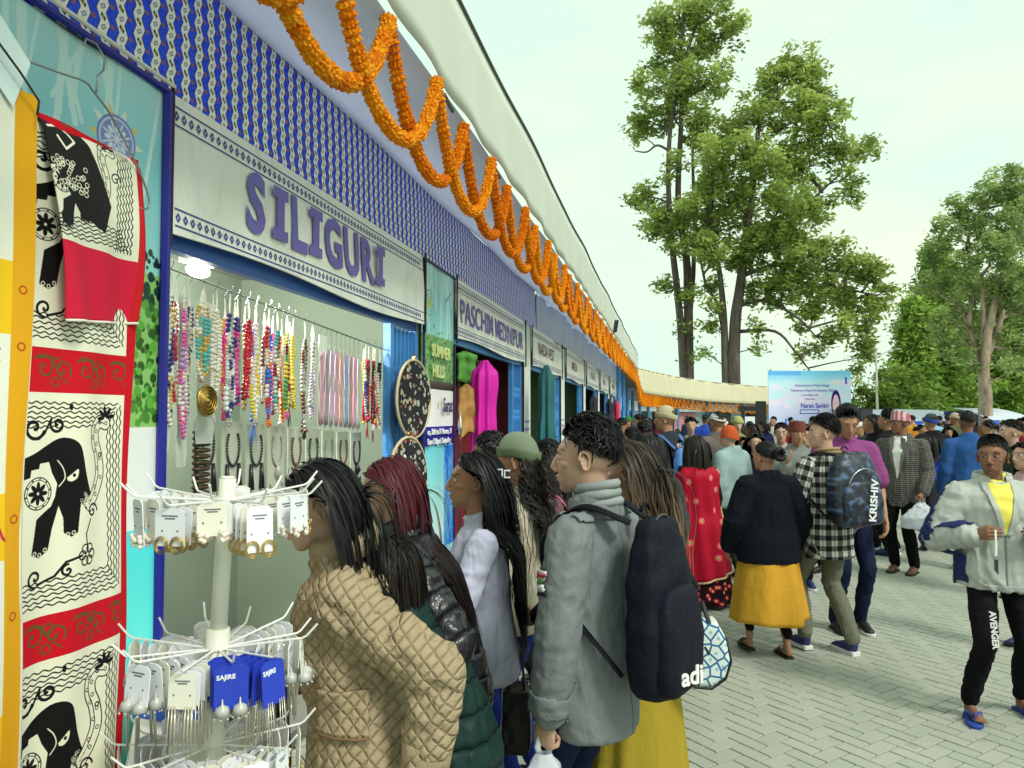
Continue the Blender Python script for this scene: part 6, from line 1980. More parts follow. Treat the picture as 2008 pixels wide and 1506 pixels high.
patch(P6, J6, lambda c, n, u: (np.abs(u[:, 2] - 2) < .5) & (u[:, 1] > .165) & (u[:, 1] < .235), .004, P6['topmat'], 'sleeve_cuff')
patch(P6, J6, lambda c, n, u: (u[:, 2] < .5) & (c[:, 2] - zp > .475) & (n[:, 2] < .9), .006, P6['topmat'], 'blazer_collar')
collar(P6, r6, CLO('knit', (.30, .34, .34)), .078, .085, .012, rings=3, name='scarf')
m = MB(); f_ = r6.fd[0]; m.ell(r6.wr[0] - f_ * .035 + Vector((-.050, -.012, 0)), (.006, .008, .008)); m.build('cuff_button', GOLD, P6['o'])
for (a_, b_, cc, of) in ((.105, .185, (.03, .03, .035), .003), (.112, .138, (.72, .70, .66), .005), (.120, .132, (.45, .04, .06), .007), (.140, .150, (.12, .30, .08), .005), (.156, .170, (.70, .72, .76), .005)):
    patch(P6, J6, lambda c, n, u: (np.abs(u[:, 2] - 1) < .5) & (u[:, 1] > a_) & (u[:, 1] < b_) & (n[:, 1] * .75 - n[:, 0] * .66 > .86), of, plain(cc, .7), 'sleeve_badge')
bp, bc, bR = backpack(P6, r6, 'large black backpack on the young man in the grey blazer', (.010, .011, .020), w=.31, h=.55, d=.14, sag=-.03)
q = text_obj('lettering', 'adi', .075, plain((.85, .85, .85), .5, name='white_print'), bp, .0015, bc + bR @ Vector((-.085, -.112, -.205))); q.rotation_euler = (bR @ Matrix.Rotation(-.40, 3, 'Z') @ Matrix.Rotation(pi / 2, 3, 'X')).to_euler()
plastic_bag('white plastic bag hanging from the hand of the young man in grey', hand_of(P6, r6, 0, .10), .24, .34, 4)

# woman with light brown hair ends and the patterned handbag
P7, r7 = folk('woman with long hair fading to light brown, black jacket and mustard skirt', 1242, 868, 2.85, 48, dict(kind='plain', color=(.014, .018, .028), name='jacket', fit=1.02, hem=-.16, thick=.02, rough=.6), dict(type='skirt', kind='satin', color=(.36, .27, .03), z1=.05, r1=.27, amp=.014), ('wavy', 'ombre'), 'fair', True, 0,
              arms=[((-.2, .3, -.9), (.1, .9, -.3)), ((.32, -.10, -1), (.18, .18, -1))], seed=24, hyaw=.3, hkw=dict(len=.50, curl=.004, sd=.1, gather=.10, frontcut=9, thick=.014))
P7['o']
hb = thing('handbag', 'blue and white patterned crescent handbag carried behind the young man in grey', 'bag', PX(1384, 1258, 2.72))
m = MB(); pat = CLO('cells', (.62, .72, .70))
def crescent(s_): return [(s_ * x, z) for x, z in ((-.075, .145), (-.03, .10), (.0, .075), (.03, .085), (.065, .02), (.080, -.06), (.060, -.12), (.01, -.155), (-.05, -.15), (-.085, -.09), (-.092, .03))]
g = MB()
for k_ in range(3): g.prism([(x * (1 - .05 * k_), z * (1 - .05 * k_)) for x, z in crescent(1)], -.03 - .008 * k_, .03 + .008 * k_)
V, Fq = fuse(g, .006, 5, .6); link('bag_body', npmesh('bag_body', V, Fq, pat, True, {'cuv': np.stack([V[:, 0], V[:, 2], V[:, 1] * 0], 1)}), hb)
m = MB(); cr_ = [(-.075, .145), (-.03, .10), (.0, .075), (.03, .085)]; m.tube([(x, -.035, z) for x, z in crescent(1)][4:], .0045, 6); m.build('edge_trim', BLACK, hb, True)
m = MB(); m.tube([(-.06, 0, .12), (-.035, -.02, .20), (-.075, -.02, .27), (-.085, 0, .34)], [(.010, .003)] * 4, 6); m.tube([(-.05, -.04, .05), (.0, -.045, -.03), (.02, -.04, .02), (-.02, -.03, .15)], [(.008, .003)] * 4, 6); m.build('strap', BLACK, hb, True)

# woman behind in grey with long dark hair; bag strap
P23, r23 = folk('woman with straight dark hair to the waist and a dark grey coat, back turned', 1276, 852, 4.9, 20, dict(kind='plain', color=(.05, .055, .06), name='coat', hem=-.3, thick=.02), dict(color=BLK), ('long', 'black'), 'fair', True, 1, seed=31, hkw=dict(len=.55))
# saree woman
P8, r8 = folk('woman in a red saree with rose motifs over a black embroidered skirt, back turned', 1364, 855, 6.9, 12, dict(kind='plain', color=(.012, .01, .012), name='blouse', thick=.012, hem=-.1), dict(type='skirt', kind='floral', color=(.012, .008, .01), c2=(.55, .02, .05), z1=.05, r1=.34, amp=.02, sc=16, r=.3, c3=(.55, .45, .2)), ('long', 'dbrown'), 'tan', True, 1, seed=33, hkw=dict(len=.34))
SAREE = CLO('floral', (.42, .008, .03), c2=(.70, .10, .14), sc=5.5, r=.16, c3=(.30, .36, .10), rough=.5)
def drape(P, rig, mat, a0, a1, prof, nm='saree', border=None, nn=46, fold=.012):
    V = []; nz = 26; k = rig.k
    for j in range(nz + 1):
        v = j / nz
        for i in range(nn + 1):
            u = i / nn; a = a0 + (a1 - a0) * u
            zb = prof['z1'] + prof['slant'] * (u - .5)
            z = prof['z0'] + (zb - prof['z0']) * v
            rx = np.interp(z, prof['zs'], prof['rx']); ry = np.interp(z, prof['zs'], prof['ry'])
            w = fold * sin(u * 34 + v * 3) * (.3 + v)
            V.append((rx * sin(a) + w * sin(a), ry * cos(a) + w * cos(a) - .01, z))
    V = np.array(V); w_ = nn + 1
    Fq = [(j * w_ + i, j * w_ + i + 1, (j + 1) * w_ + i + 1, (j + 1) * w_ + i) for j in range(nz) for i in range(nn)]
    U_ = np.tile(np.linspace(0, abs(a1 - a0) * .24, w_), nz + 1)
    uv = np.stack([U_, V[:, 2], V[:, 2] * 0], 1)
    o = link(nm, npmesh(nm, V, Fq, mat, True, {'cuv': uv}), P['o']); md = o.modifiers.new('t', 'SOLIDIFY'); md.thickness = .004
    if border:
        for (sel, r_) in ((V.reshape(nz + 1, w_, 3)[:, 0], .014), (V.reshape(nz + 1, w_, 3)[-1, :], .010)):
            m = MB(); m.tube([Vector(p) for p in sel], [(r_, r_ * .45)] * len(sel), 6); m.build('saree_border', border, o, True)
    return o
k8 = r8.k
drape(P8, r8, SAREE, radians(95), radians(275), dict(z0=1.40 * k8, z1=.26, slant=-.16, zs=[.1, .8 * k8, .95 * k8, 1.15 * k8, 1.33 * k8, 1.41 * k8], rx=[.33, .25, .215, .20, .215, .15], ry=[.28, .21, .175, .165, .16, .10]), border=plain((.60, .42, .22), .4, name='gold_border'))
# black sweater and yellow skirt
P9, r9 = folk('woman in a black sweater and mustard yellow skirt walking away, hair in a bun', 1502, 868, 5.45, 8, dict(kind='knit', color=(.007, .009, .014), name='sweater', fit=1.22, hem=-.17, thick=.03, puffy=1.2, sleeve=1.1), dict(type='skirt', kind='satin', color=(.62, .33, .035), z1=.26, r0=.17, r1=.275, folds=5, amp=.016), ('bun', 'black'), 'tan', True, 0,
              arms=[((-.30, .0, -1), (.0, .55, -1)), ((.30, .0, -1), (0, .5, -1))], width=1.12, seed=40, shoes=False, feet=[(-.11, .10, .02), (.10, -.06, 0)], hyaw=.35)
for i in (0, 1): make_shoe(P9, r9, i, 'sandal', SHOE_B, SOLEB)
make_pants(P9, r9, CLO('plain', BLK), 1, name='leggings', fit=.9, ends=.09)
m = MB(); hcp = [r9.head + r9.HR @ Vector(q) for q in ((.035, -.112, .075), (.055, -.100, .075), (.055, -.106, .015), (.035, -.118, .015), (.035, -.112, .075))]
m.tube(hcp, .0055, 6); m.build('claw_clip', plain((.62, .30, .38), .3), P9['o'], True)
# plaid shirt student
P10, r10 = folk('young man in a black and white plaid shirt and grey green joggers, looking left', 1618, 820, 5.55, 18, dict(kind='plaid', color=(.62, .63, .58), c2=(.012, .012, .014), name='plaid_shirt', fit=1.05, hem=-.24, thick=.02, puffy=1.05), dict(color=(.155, .16, .12), ends=.03, fit=1.12), ('quiff', 'black'), 'fair', False, 0,
                arms=[((-.2, .15, -1), (.0, .5, -1)), ((.22, .0, -1), (0, .45, -1))], hyaw=1.05, seed=43, shoes=False, feet=[(-.145, .10, .01), (.10, -.10, 0)], hkw=dict(len=.05))
for i in (0, 1): make_shoe(P10, r10, i, 'sneaker', SHOE_N, SHOE_W)
collar(P10, r10, CLO('plain', (.36, .26, .13)), .090, .050, .014, rings=2, name='hood')
t = NT('backpack_print'); v_ = t.attr('cuv'); n_ = t.noise(v_, 18, 3); 
vv = t.vor(v_, 26)
colr = t.ramp(n_, [(.40, (.012, .013, .018)), (.55, (.02, .035, .06)), (.62, (.07, .13, .24))]); colr = t.mix(t.math('LESS_THAN', vv, .045), colr, (.35, .55, .85))
t.bump(t.noise(t.co(), 14, 3), .3, .02); BPM = t.out(colr, .4)
bp, bc, bR = backpack(P10, r10, 'black and blue printed backpack lettered KRISHIV on the plaid shirt', (.02, .022, .03), w=.39, h=.54, d=.20, mat=BPM, sag=-.08)
q = text_obj('lettering', 'KRISHIV', .082, plain((.85, .87, .9), .5, name='white_print'), bp, .002, (0, 0, 0)); q.location = bc + bR @ Vector((.055, -.152, -.215)); q.rotation_euler = (bR @ Matrix.Rotation(pi / 2, 3, 'X') @ Matrix.Rotation(radians(84), 3, 'Z')).to_euler()
m = MB(); m.tube([bc + bR @ Vector((.15 * sin(a), -.125, -.02 + .17 * cos(a))) for a in np.linspace(-1.3, 1.3, 14)], .0045, 5); m.build('zip', plain((.4, .45, .5), .3, metal=1), bp, True)
# purple shirt man
P11, r11 = folk('man in a plum purple shirt looking down behind the plaid shirt student', 1656, 800, 6.1, 178, dict(kind='plain', color=(.26, .065, .22), name='shirt', short=True, thick=.02, fit=1.05, hem=-.15, puffy=1.15), dict(color=NAVY), ('quiff', 'black'), 'tan', False, 0,
                arms=[((-.18, .18, -1), (.12, .5, -.8)), ((.25, .1, -1), (-.1, .35, -1))], hpitch=.42, seed=46, hyaw=-.1, hkw=dict(len=.045), width=.96)
# man in the striped topi and tweed blazer
t = NT('topi_weave'); c_ = t.co('Object'); s_ = t.sep(c_)
v2 = t.vor(t.scale(c_, (60, 60, 45)), 1); ch = t.math('LESS_THAN', t.math('FRACT', t.math('MULTIPLY', s_[0], 22)), .5)
colr = t.mix(ch, (.55, .50, .48), (.42, .08, .12)); colr = t.mix(t.math('LESS_THAN', v2, .32), colr, (.62, .22, .26)); TOPI = t.out(colr, .85)
P12, r12 = folk('man in a pink patterned topi cap, grey tweed blazer and brown shoes, facing left', 1766, 806, 8.3, 135, dict(kind='tweed', color=(.055, .052, .05), c2=(.28, .27, .25), name='blazer', fit=1.1, hem=-.22, thick=.022, puffy=1.05), dict(color=(.006, .006, .007), fit=1.1), ('fade', 'black'), 'brown', False, 0,
                arms=[((-.14, .02, -1), (.04, .65, -.85)), ((.14, .15, -1), (-.02, .5, -1))], hyaw=-.6, seed=50, hat='topi', bkw=(TOPI,), shoes=False, width=1.08, hands=('grip', 'relax'))
for i in (0, 1): make_shoe(P12, r12, i, 'leather', LEATH, SOLEB)
glasses(P12, r12)
J12 = [c for c in P12['o'].children if c.name.startswith('blazer')][0]; k_ = r12.k; zp = r12.pelvis.z
drape_patch(P12, J12, lambda z: (-np.interp(z - zp, [.08, .25, .50, .54], [.004, .03, .075, .07]), np.interp(z - zp, [.08, .25, .50, .54], [.004, .03, .075, .07])), zp + .08, zp + .54, .008, plain((.75, .75, .72), .7), 'white_shirt')
for s_ in (-1, 1):
    m = MB(); m.add([r12.T(Vector(p) * r12.k) for p in ((s_ * .03, .118, .53), (s_ * .085, .13, .50), (s_ * .075, .150, .33), (s_ * .012, .150, .08), (s_ * .04, .155, .34))], [(0, 1, 2, 4), (4, 2, 3)] if s_ < 0 else [(4, 2, 1, 0), (3, 2, 4)])
    q = m.build('lapel', P12['topmat'], P12['o']); md = q.modifiers.new('t', 'SOLIDIFY'); md.thickness = .008
collar(P12, r12, plain((.72, .72, .70), .7), .066, .04, .006, open_=.25, name='shirt_collar')
pb = plastic_bag('crumpled white plastic bag held by the man in the pink topi', hand_of(P12, r12, 0, .10), .42, .28, 9)

# man at the right in the silver tracksuit top
P13, r13 = folk('man in a silver grey and navy tracksuit jacket and black pants at the right edge', 1943, 862, 4.35, 170, dict(kind='satin', color=(.46, .49, .46), name='tracksuit_jacket', fit=1.12, hem=-.13, thick=.032, puffy=1.18, amp=.010, rough=.5), dict(color=(.008, .008, .010), fit=1.08, ends=.03), ('fade', 'black'), 'brown', False, 0,
                arms=[((-.45, .05, -.95), (.62, .80, .22)), ((.45, .05, -.95), (-.55, .82, .20))], hyaw=-.55, hpitch=-.02, seed=55, beard=.55, mustache=1, hands=('pinch', 'pinch'), shoes='sandal', width=1.06, thumb=((.3, .2, 1), (-.3, .2, 1)), feet=[(-.17, -.10, .0), (.16, .04, .0)], gaze=-10, hkw=dict(cap=.012, topadd=.016))
SB = plain((.02, .06, .32), .5, name='blue_rubber')
for i in (0, 1): make_shoe(P13, r13, i, 'sandal', SB, SB, yaw=(.25, -.25)[i])
collar(P13, r13, P13['topmat'], .094, .06, .010, open_=.45)
NV = CLO('satin', (.02, .03, .12), rough=.5)
J13 = [c for c in P13['o'].children if c.name.startswith('tracksuit_jacket')][0]; zp = r13.pelvis.z
for q_ in (-1, 1): drape_patch(P13, J13, lambda z: (-.06, .075), zp - .09, zp + .24, .006, NV, 'side_panel', 0, q_, .05)
for q_ in (-1, 1):
    patch(P13, J13, lambda c, n, u: (c[:, 0] * q_ > .14) & (((np.abs(u[:, 2] - (1 if q_ < 0 else 5)) < .5) & (n[:, 0] * q_ * .9 - n[:, 1] * .5 > .62)) | ((np.abs(u[:, 2] - (2 if q_ < 0 else 6)) < .5) & (n[:, 0] * q_ * .3 - n[:, 1] * .2 + n[:, 2] * .75 > .60))), .005, NV, 'navy_stripe')
vw = lambda z: float(np.interp(z - zp, [.19, .30, .44, .53], [.003, .026, .060, .064]))
drape_patch(P13, J13, lambda z: (-vw(z), vw(z)), zp + .19, zp + .53, .007, plain((.78, .70, .12), .85, name='yellow_tee'), 'yellow_tee')
for q_ in (-1, 1): drape_patch(P13, J13, lambda z: (min(q_ * vw(z), q_ * (vw(z) + .028)), max(q_ * vw(z), q_ * (vw(z) + .028))), zp + .19, zp + .53, .012, P13['topmat'], 'open_collar', n=5)
patch(P13, J13, lambda c, n, u: (u[:, 2] < .5) & (c[:, 2] - zp < -.085) & (np.abs(n[:, 2]) < .8), .004, CLO('knit', (.40, .43, .41)), 'waistband')
patch(P13, J13, lambda c, n, u: (c[:, 1] > 0) & (np.abs(c[:, 0]) < .008) & (c[:, 2] - zp < .21) & (u[:, 2] < .5), .004, plain((.30, .32, .32), .4), 'zip_placket')
q = text_obj('lettering', 'AVENGER', .046, plain((.8, .8, .8), .6, name='white_print'), P13['o'], .0015, (0, 0, 0)); q.name = 'leg_lettering'
kn_, hp_ = r13.kn[1], r13.hip[1]; q.location = kn_ + Vector((.012, .078, .20)); q.rotation_euler = (Matrix.Rotation(pi, 3, 'Z') @ Matrix.Rotation(pi / 2, 3, 'X') @ Matrix.Rotation(-radians(86), 3, 'Z')).to_euler()
ky = thing('key_ring', 'keys on a white strap held by the man in the tracksuit jacket', 'keys', hand_of(P13, r13, 1, .13))
m = MB(); m.tube([(0, 0, .02), (.002, 0, -.06), (0, 0, -.12)], [(.006, .002)] * 3, 6); m.build('strap', plain((.8, .8, .78)), ky)
m = MB(); m.tube([(.012 * cos(a), 0, -.13 + .012 * sin(a)) for a in np.linspace(0, 6.28, 12)], .002, 5); m.build('ring', STEEL, ky)
for k_ in range(3): m = MB(); m.b2((-.012 + k_ * .008, -.002 + .002 * k_, -.20 - .01 * k_), (-.004 + k_ * .008, .0 + .002 * k_, -.14)); m.build('key', plain((.1, .1, .1), .3, metal=1), ky)

# black handbag beside the jeans, dark tote in front of the coat
def handbag(label, pos, w=.17, h=.20, d=.09, color=(.01, .01, .011), strap=.18, cat='bag'):
    o = thing('handbag', label, cat, pos); g = MB()
    g.prism([(-w / 2, 0), (w / 2, 0), (w * .56, -h * .8), (w * .45, -h), (-w * .45, -h), (-w * .56, -h * .8)], -d / 2, d / 2)
    V, Fq = fuse(g, .007, 6, .6); V = V + vnormals(V, Fq) * (fbm(V * 16, 2, 3) * .004)[:, None]
    link('bag_body', npmesh('bag_body', V, Fq, plain(color, .35, name='leather'), True), o)
    for y in (-d * .3, d * .3):
        m = MB(); m.tube([(-w * .3, y, -.01), (-w * .22, y * .6, strap * .7), (0, 0, strap), (w * .22, y * .6, strap * .7), (w * .3, y, -.01)], .005, 6); m.build('handle', plain(color, .35, name='leather'), o, True)
    return o
handbag('black handbag hanging beside the blue jeans', PX(1012, 1345, 3.05), .11, .25, .14)
handbag('large black tote in front of the beige quilted coat', PX(492, 1330, 1.95), .17, .30, .1, strap=.1)

# ------------------------------------------------------------------ middle distance
BL = (.012, .14, .62)
fk = folk
fk('girl in a royal blue jacket and trousers with black hair, back turned', 1822, 858, 9.6, -15, dict(kind='puffer', color=(.01, .06, .62), row=.1, name='jacket'), dict(color=(.01, .03, .42)), ('bob', 'black'), 'tan', True, 1)
handbag('black shoulder bag on the girl in royal blue', PX(1848, 945, 9.3), .44, .42, .2, strap=.35)
fk('man in a blue blazer with cropped greying hair, back turned', 1897, 808, 8.4, -8, dict(kind='plain', color=(.03, .10, .30), name='blazer', fit=1.05, hem=-.2), dict(color=NAVY), ('fade', 'black'), 'brown', False, 1, width=1.1)
fk('man in a grey beanie with blue band and a black jacket', 1826, 812, 11.2, 10, dict(color=(.015, .015, .017), thick=.03), dict(color=BLK), ('fade', 'black'), 'tan', False, 1, hat='beanie', bkw=((.06, .08, .09), (.03, .08, .40)), width=1.15)
fk('man with receding dark hair in a dark green jacket near the right edge', 1985, 826, 7.2, 75, dict(color=(.035, .05, .035), thick=.03), dict(color=BLK), ('fade', 'dbrown'), 'fair', False, 1)
fk('person in a pale pink jacket cut by the right edge', 2012, 868, 5.6, 100, dict(kind='satin', color=(.58, .38, .38), thick=.03), dict(color=NAVY), ('mid', 'dbrown'), 'fair', True, 1)
fk('person in a long black coat and white shoes beside the topi man', 1712, 812, 9.6, 60, dict(color=(.008, .008, .01), hem=-.4, thick=.03), dict(color=(.006, .006, .008)), ('mid', 'black'), 'tan', True, 1)
fk('man in a hooded black jacket just left of the topi man', 1742, 806, 9.3, 40, dict(color=(.012, .012, .015), thick=.035), dict(color=BLK), ('quiff', 'black'), 'tan', False, 1)
P20, r20 = fk('woman in a pale teal jacket and orange patterned headscarf', 1432, 838, 7.9, 35, dict(kind='satin', color=(.30, .42, .42), thick=.035, fit=1.1, hem=-.12, puffy=1.15), dict(color=(.03, .05, .035)), None, 'fair', True, 1, hyaw=.7, width=1.1)
beanie(P20, r20, (.55, .10, .03), ztop=.13, cuff=False, name='headscarf', low=-.01)
P21, r21 = fk('man in a tan beanie and dark jacket with a light blue backpack', 1308, 796, 7.6, 35, dict(color=(.035, .04, .055), thick=.03), dict(color=BLK), ('fade', 'black'), 'tan', False, 1, hat='beanie', bkw=((.50, .44, .27),), hyaw=.6)
backpack(P21, r21, 'light blue backpack on the man in the tan beanie', (.12, .30, .70), lod=1)
fk('man in a white cap and grey brown jacket behind the orange headscarf', 1408, 806, 8.9, 20, dict(color=(.16, .14, .12), thick=.03), dict(color=BLK), ('fade', 'black'), 'tan', False, 1, hat='cap', bkw=((.75, .75, .74),), width=1.15)
fk('woman with a pale face looking towards the camera beside the saree', 1326, 862, 7.6, 165, dict(color=(.30, .28, .20)), dict(color=BLK), ('mid', 'black'), 'fair', True, 1)
P27, r27 = fk('smiling man with glasses and dark hair behind the yellow skirt woman', 1531, 832, 8.6, 160, dict(color=(.40, .42, .42)), dict(color=NAVY), ('short', 'black'), 'fair', False, 1); glasses(P27, r27)
fk('man in a brown checked topi holding his hand to his chin, grey jacket', 1560, 826, 7.6, 175, dict(color=(.20, .22, .21), thick=.025), dict(color=BLK), ('fade', 'black'), 'tan', False, 1, hat='topi', bkw=(plain((.16, .04, .03), .8, .5, 60, name='dark_topi'),), arms=[((-.2, .1, -1), (.2, .7, .5)), ((.25, .3, -1), (-.5, .5, .9))], hpitch=.15)
fk('child with dark hair and brown face left of the glasses man', 1456, 856, 8.8, 170, dict(color=(.02, .02, .025)), dict(color=BLK), ('bob', 'black'), 'brown', True, 1, hgt=1.45)
fk('girl with a fringe in a black top left of the bun', 1480, 852, 8.2, 165, dict(color=(.015, .014, .02)), dict(color=BLK), ('mid', 'black'), 'fair', True, 1)
fk('woman with swept back hair behind the plaid shirt student', 1588, 838, 8.4, 120, dict(color=(.45, .40, .38)), dict(color=BLK), ('bun', 'dbrown'), 'fair', True, 1)
fk('man in a white cap near the black speakers', 1687, 826, 12.0, 110, dict(color=(.04, .04, .09)), dict(color=BLK), ('fade', 'black'), 'tan', False, 2, hat='cap', bkw=((.70, .68, .66),))
fk('man in a navy quilted jacket in front of the black speakers', 1704, 818, 11.0, 10, dict(kind='puffer', color=(.03, .035, .06), row=.1), dict(color=NAVY), ('fade', 'black'), 'tan', False, 1, width=1.1)
fk('man in a camouflage green jacket right of the topi man', 1938, 826, 12.5, 15, dict(kind='floral', color=(.16, .2, .12), c2=(.35, .37, .28), sc=14, r=.4, c3=(.06, .09, .05)), dict(color=BLK), ('short', 'black'), 'tan', False, 2)
fk('woman with a white shirt collar and ponytail near the left stalls', 1240, 838, 7.4, 40, dict(color=(.62, .62, .64)), dict(color=BLK), ('pony', 'black'), 'tan', True, 1)
fk('man with short black hair in a dark jacket, back turned, near the stalls', 1264, 826, 8.3, 12, dict(color=(.03, .03, .035)), dict(color=BLK), ('short', 'black'), 'tan', False, 1)
fk('woman in a dark cap like hairdo beside the brown haired woman', 1208, 846, 6.4, 25, dict(color=(.10, .09, .07)), dict(color=BLK), ('bob', 'black'), 'tan', True, 1)
fk('shopper in a striped dark top at the third stall', 1190, 842, 9.0, 70, dict(color=(.06, .05, .12)), dict(color=BLK), ('short', 'black'), 'tan', False, 1)
fk('shopper in dark clothes with tousled hair near the fourth stall', 1178, 836, 7.6, 60, dict(color=(.02, .02, .02)), dict(color=BLK), ('curly', 'black'), 'tan', True, 1)
fk('man in white with black hair facing the camera in the middle of the crowd', 1354, 820, 10.5, 170, dict(color=(.66, .66, .66)), dict(color=NAVY), ('short', 'black'), 'fair', False, 2)
fk('woman in a mustard hood looking towards the camera below the tan canopy', 1446, 818, 11.5, 170, dict(color=(.25, .25, .12)), dict(color=BLK), None, 'fair', True, 2, hat='beanie', bkw=((.42, .42, .18),))

# ------------------------------------------------------------------ the crowd beyond
rs = random.Random(77)
COLS = [('black', (.012, .012, .014)), ('navy', (.015, .02, .06)), ('grey', (.16, .17, .17)), ('white', (.66, .66, .64)), ('red', (.42, .02, .03)), ('maroon', (.14, .015, .03)), ('blue', (.03, .10, .42)), ('olive', (.10, .11, .05)),
        ('brown', (.13, .07, .04)), ('pink', (.55, .20, .28)), ('beige', (.45, .38, .26)), ('teal', (.03, .20, .20)), ('purple', (.14, .05, .22)), ('orange', (.60, .20, .03)), ('green', (.04, .20, .06)), ('sky blue', (.25, .45, .62))]
WCOL = [5, 4, 3, 3, 2, 1, 2, 1, 2, 1, 2, 1, 1, 1, 1, 1]
used = set(); taken = []
def zone(px, D):
    z = ('by the straight stall row' if px < 1255 else 'below the canopy bend' if px < 1340 else 'before the curved stalls' if px < 1450 else 'near the entrance frame' if px < 1510 else
         'before the blue hoarding' if px < 1672 else 'near the loudspeakers' if px < 1745 else 'before the white marquee' if px < 1915 else 'by the pale tree')
    return ('far off ' if D > 22 else '') + z
n_ok = 0; tries = 0
while n_ok < 96 and tries < 4000:
    tries += 1
    px = rs.uniform(1170, 2030); D = 9.5 + 24 * rs.random() ** 1.25
    if px > 1500 and D < 12.5: continue
    if px > 1660 and D < 14: continue
    if px < 1260 and D > 26: continue
    X = (px - 1004) / F * D
    if any(hypot(X - a, D - b) < .52 for a, b in taken): continue
    if D < 28 and X < -1.9 + .208 * D + .55: continue
    taken.append((X, D))
    fem = rs.random() < .5; (cn, cc) = rs.choices(COLS, WCOL)[0]; cc = tuple(q * rs.uniform(.8, 1.2) for q in cc)
    hd = rs.choice([0, 15, -20, 40, 70, 110, 160, 180, 200, 250, -60]); vw = 'facing away' if abs((hd + 180) % 360 - 180) < 50 else ('facing the camera' if 130 < hd < 230 else 'side on')
    hat = rs.choices([None, 'beanie', 'cap'], [8, 1.2, 1])[0]
    hst = rs.choice(['long', 'mid', 'bob', 'bun', 'pony']) if fem else rs.choice(['short', 'fade', 'quiff'])
    hn = {'long': 'long hair', 'mid': 'shoulder length hair', 'bob': 'bobbed hair', 'bun': 'a bun', 'pony': 'a ponytail', 'short': 'short hair', 'fade': 'cropped hair', 'quiff': 'thick black hair'}[hst]
    hc_ = rs.choice(COLS)
    if hat: hn = f'a {hc_[0]} {hat}'
    lb = f"{'woman' if fem else 'man'} in {cn} with {hn}, {vw}, {zone(px, D)}"
    if lb in used: taken.pop(); continue
    used.add(lb)
    ht = rs.uniform(1.48, 1.62) if fem else rs.uniform(1.60, 1.76)
    if D > 14 and rs.random() < .08: ht = rs.uniform(1.15, 1.35)
    lod = 2
    folk(lb, px, 0, D, hd + rs.uniform(-8, 8), dict(color=cc, thick=rs.uniform(.015, .035), hem=rs.choice([-.1, -.15, -.3]), fit=rs.uniform(.98, 1.15)), dict(color=rs.choice([BLK, NAVY, (.03, .05, .16), (.10, .09, .07)])), (hst, rs.choice(['black', 'black', 'dbrown'])), rs.choice(['fair', 'tan', 'tan', 'brown']), fem, lod,
         hgt=ht, seed=tries, hat=hat, bkw=(hc_[1],), hyaw=rs.uniform(-.5, .5), hpitch=rs.uniform(-.05, .25))
    n_ok += 1
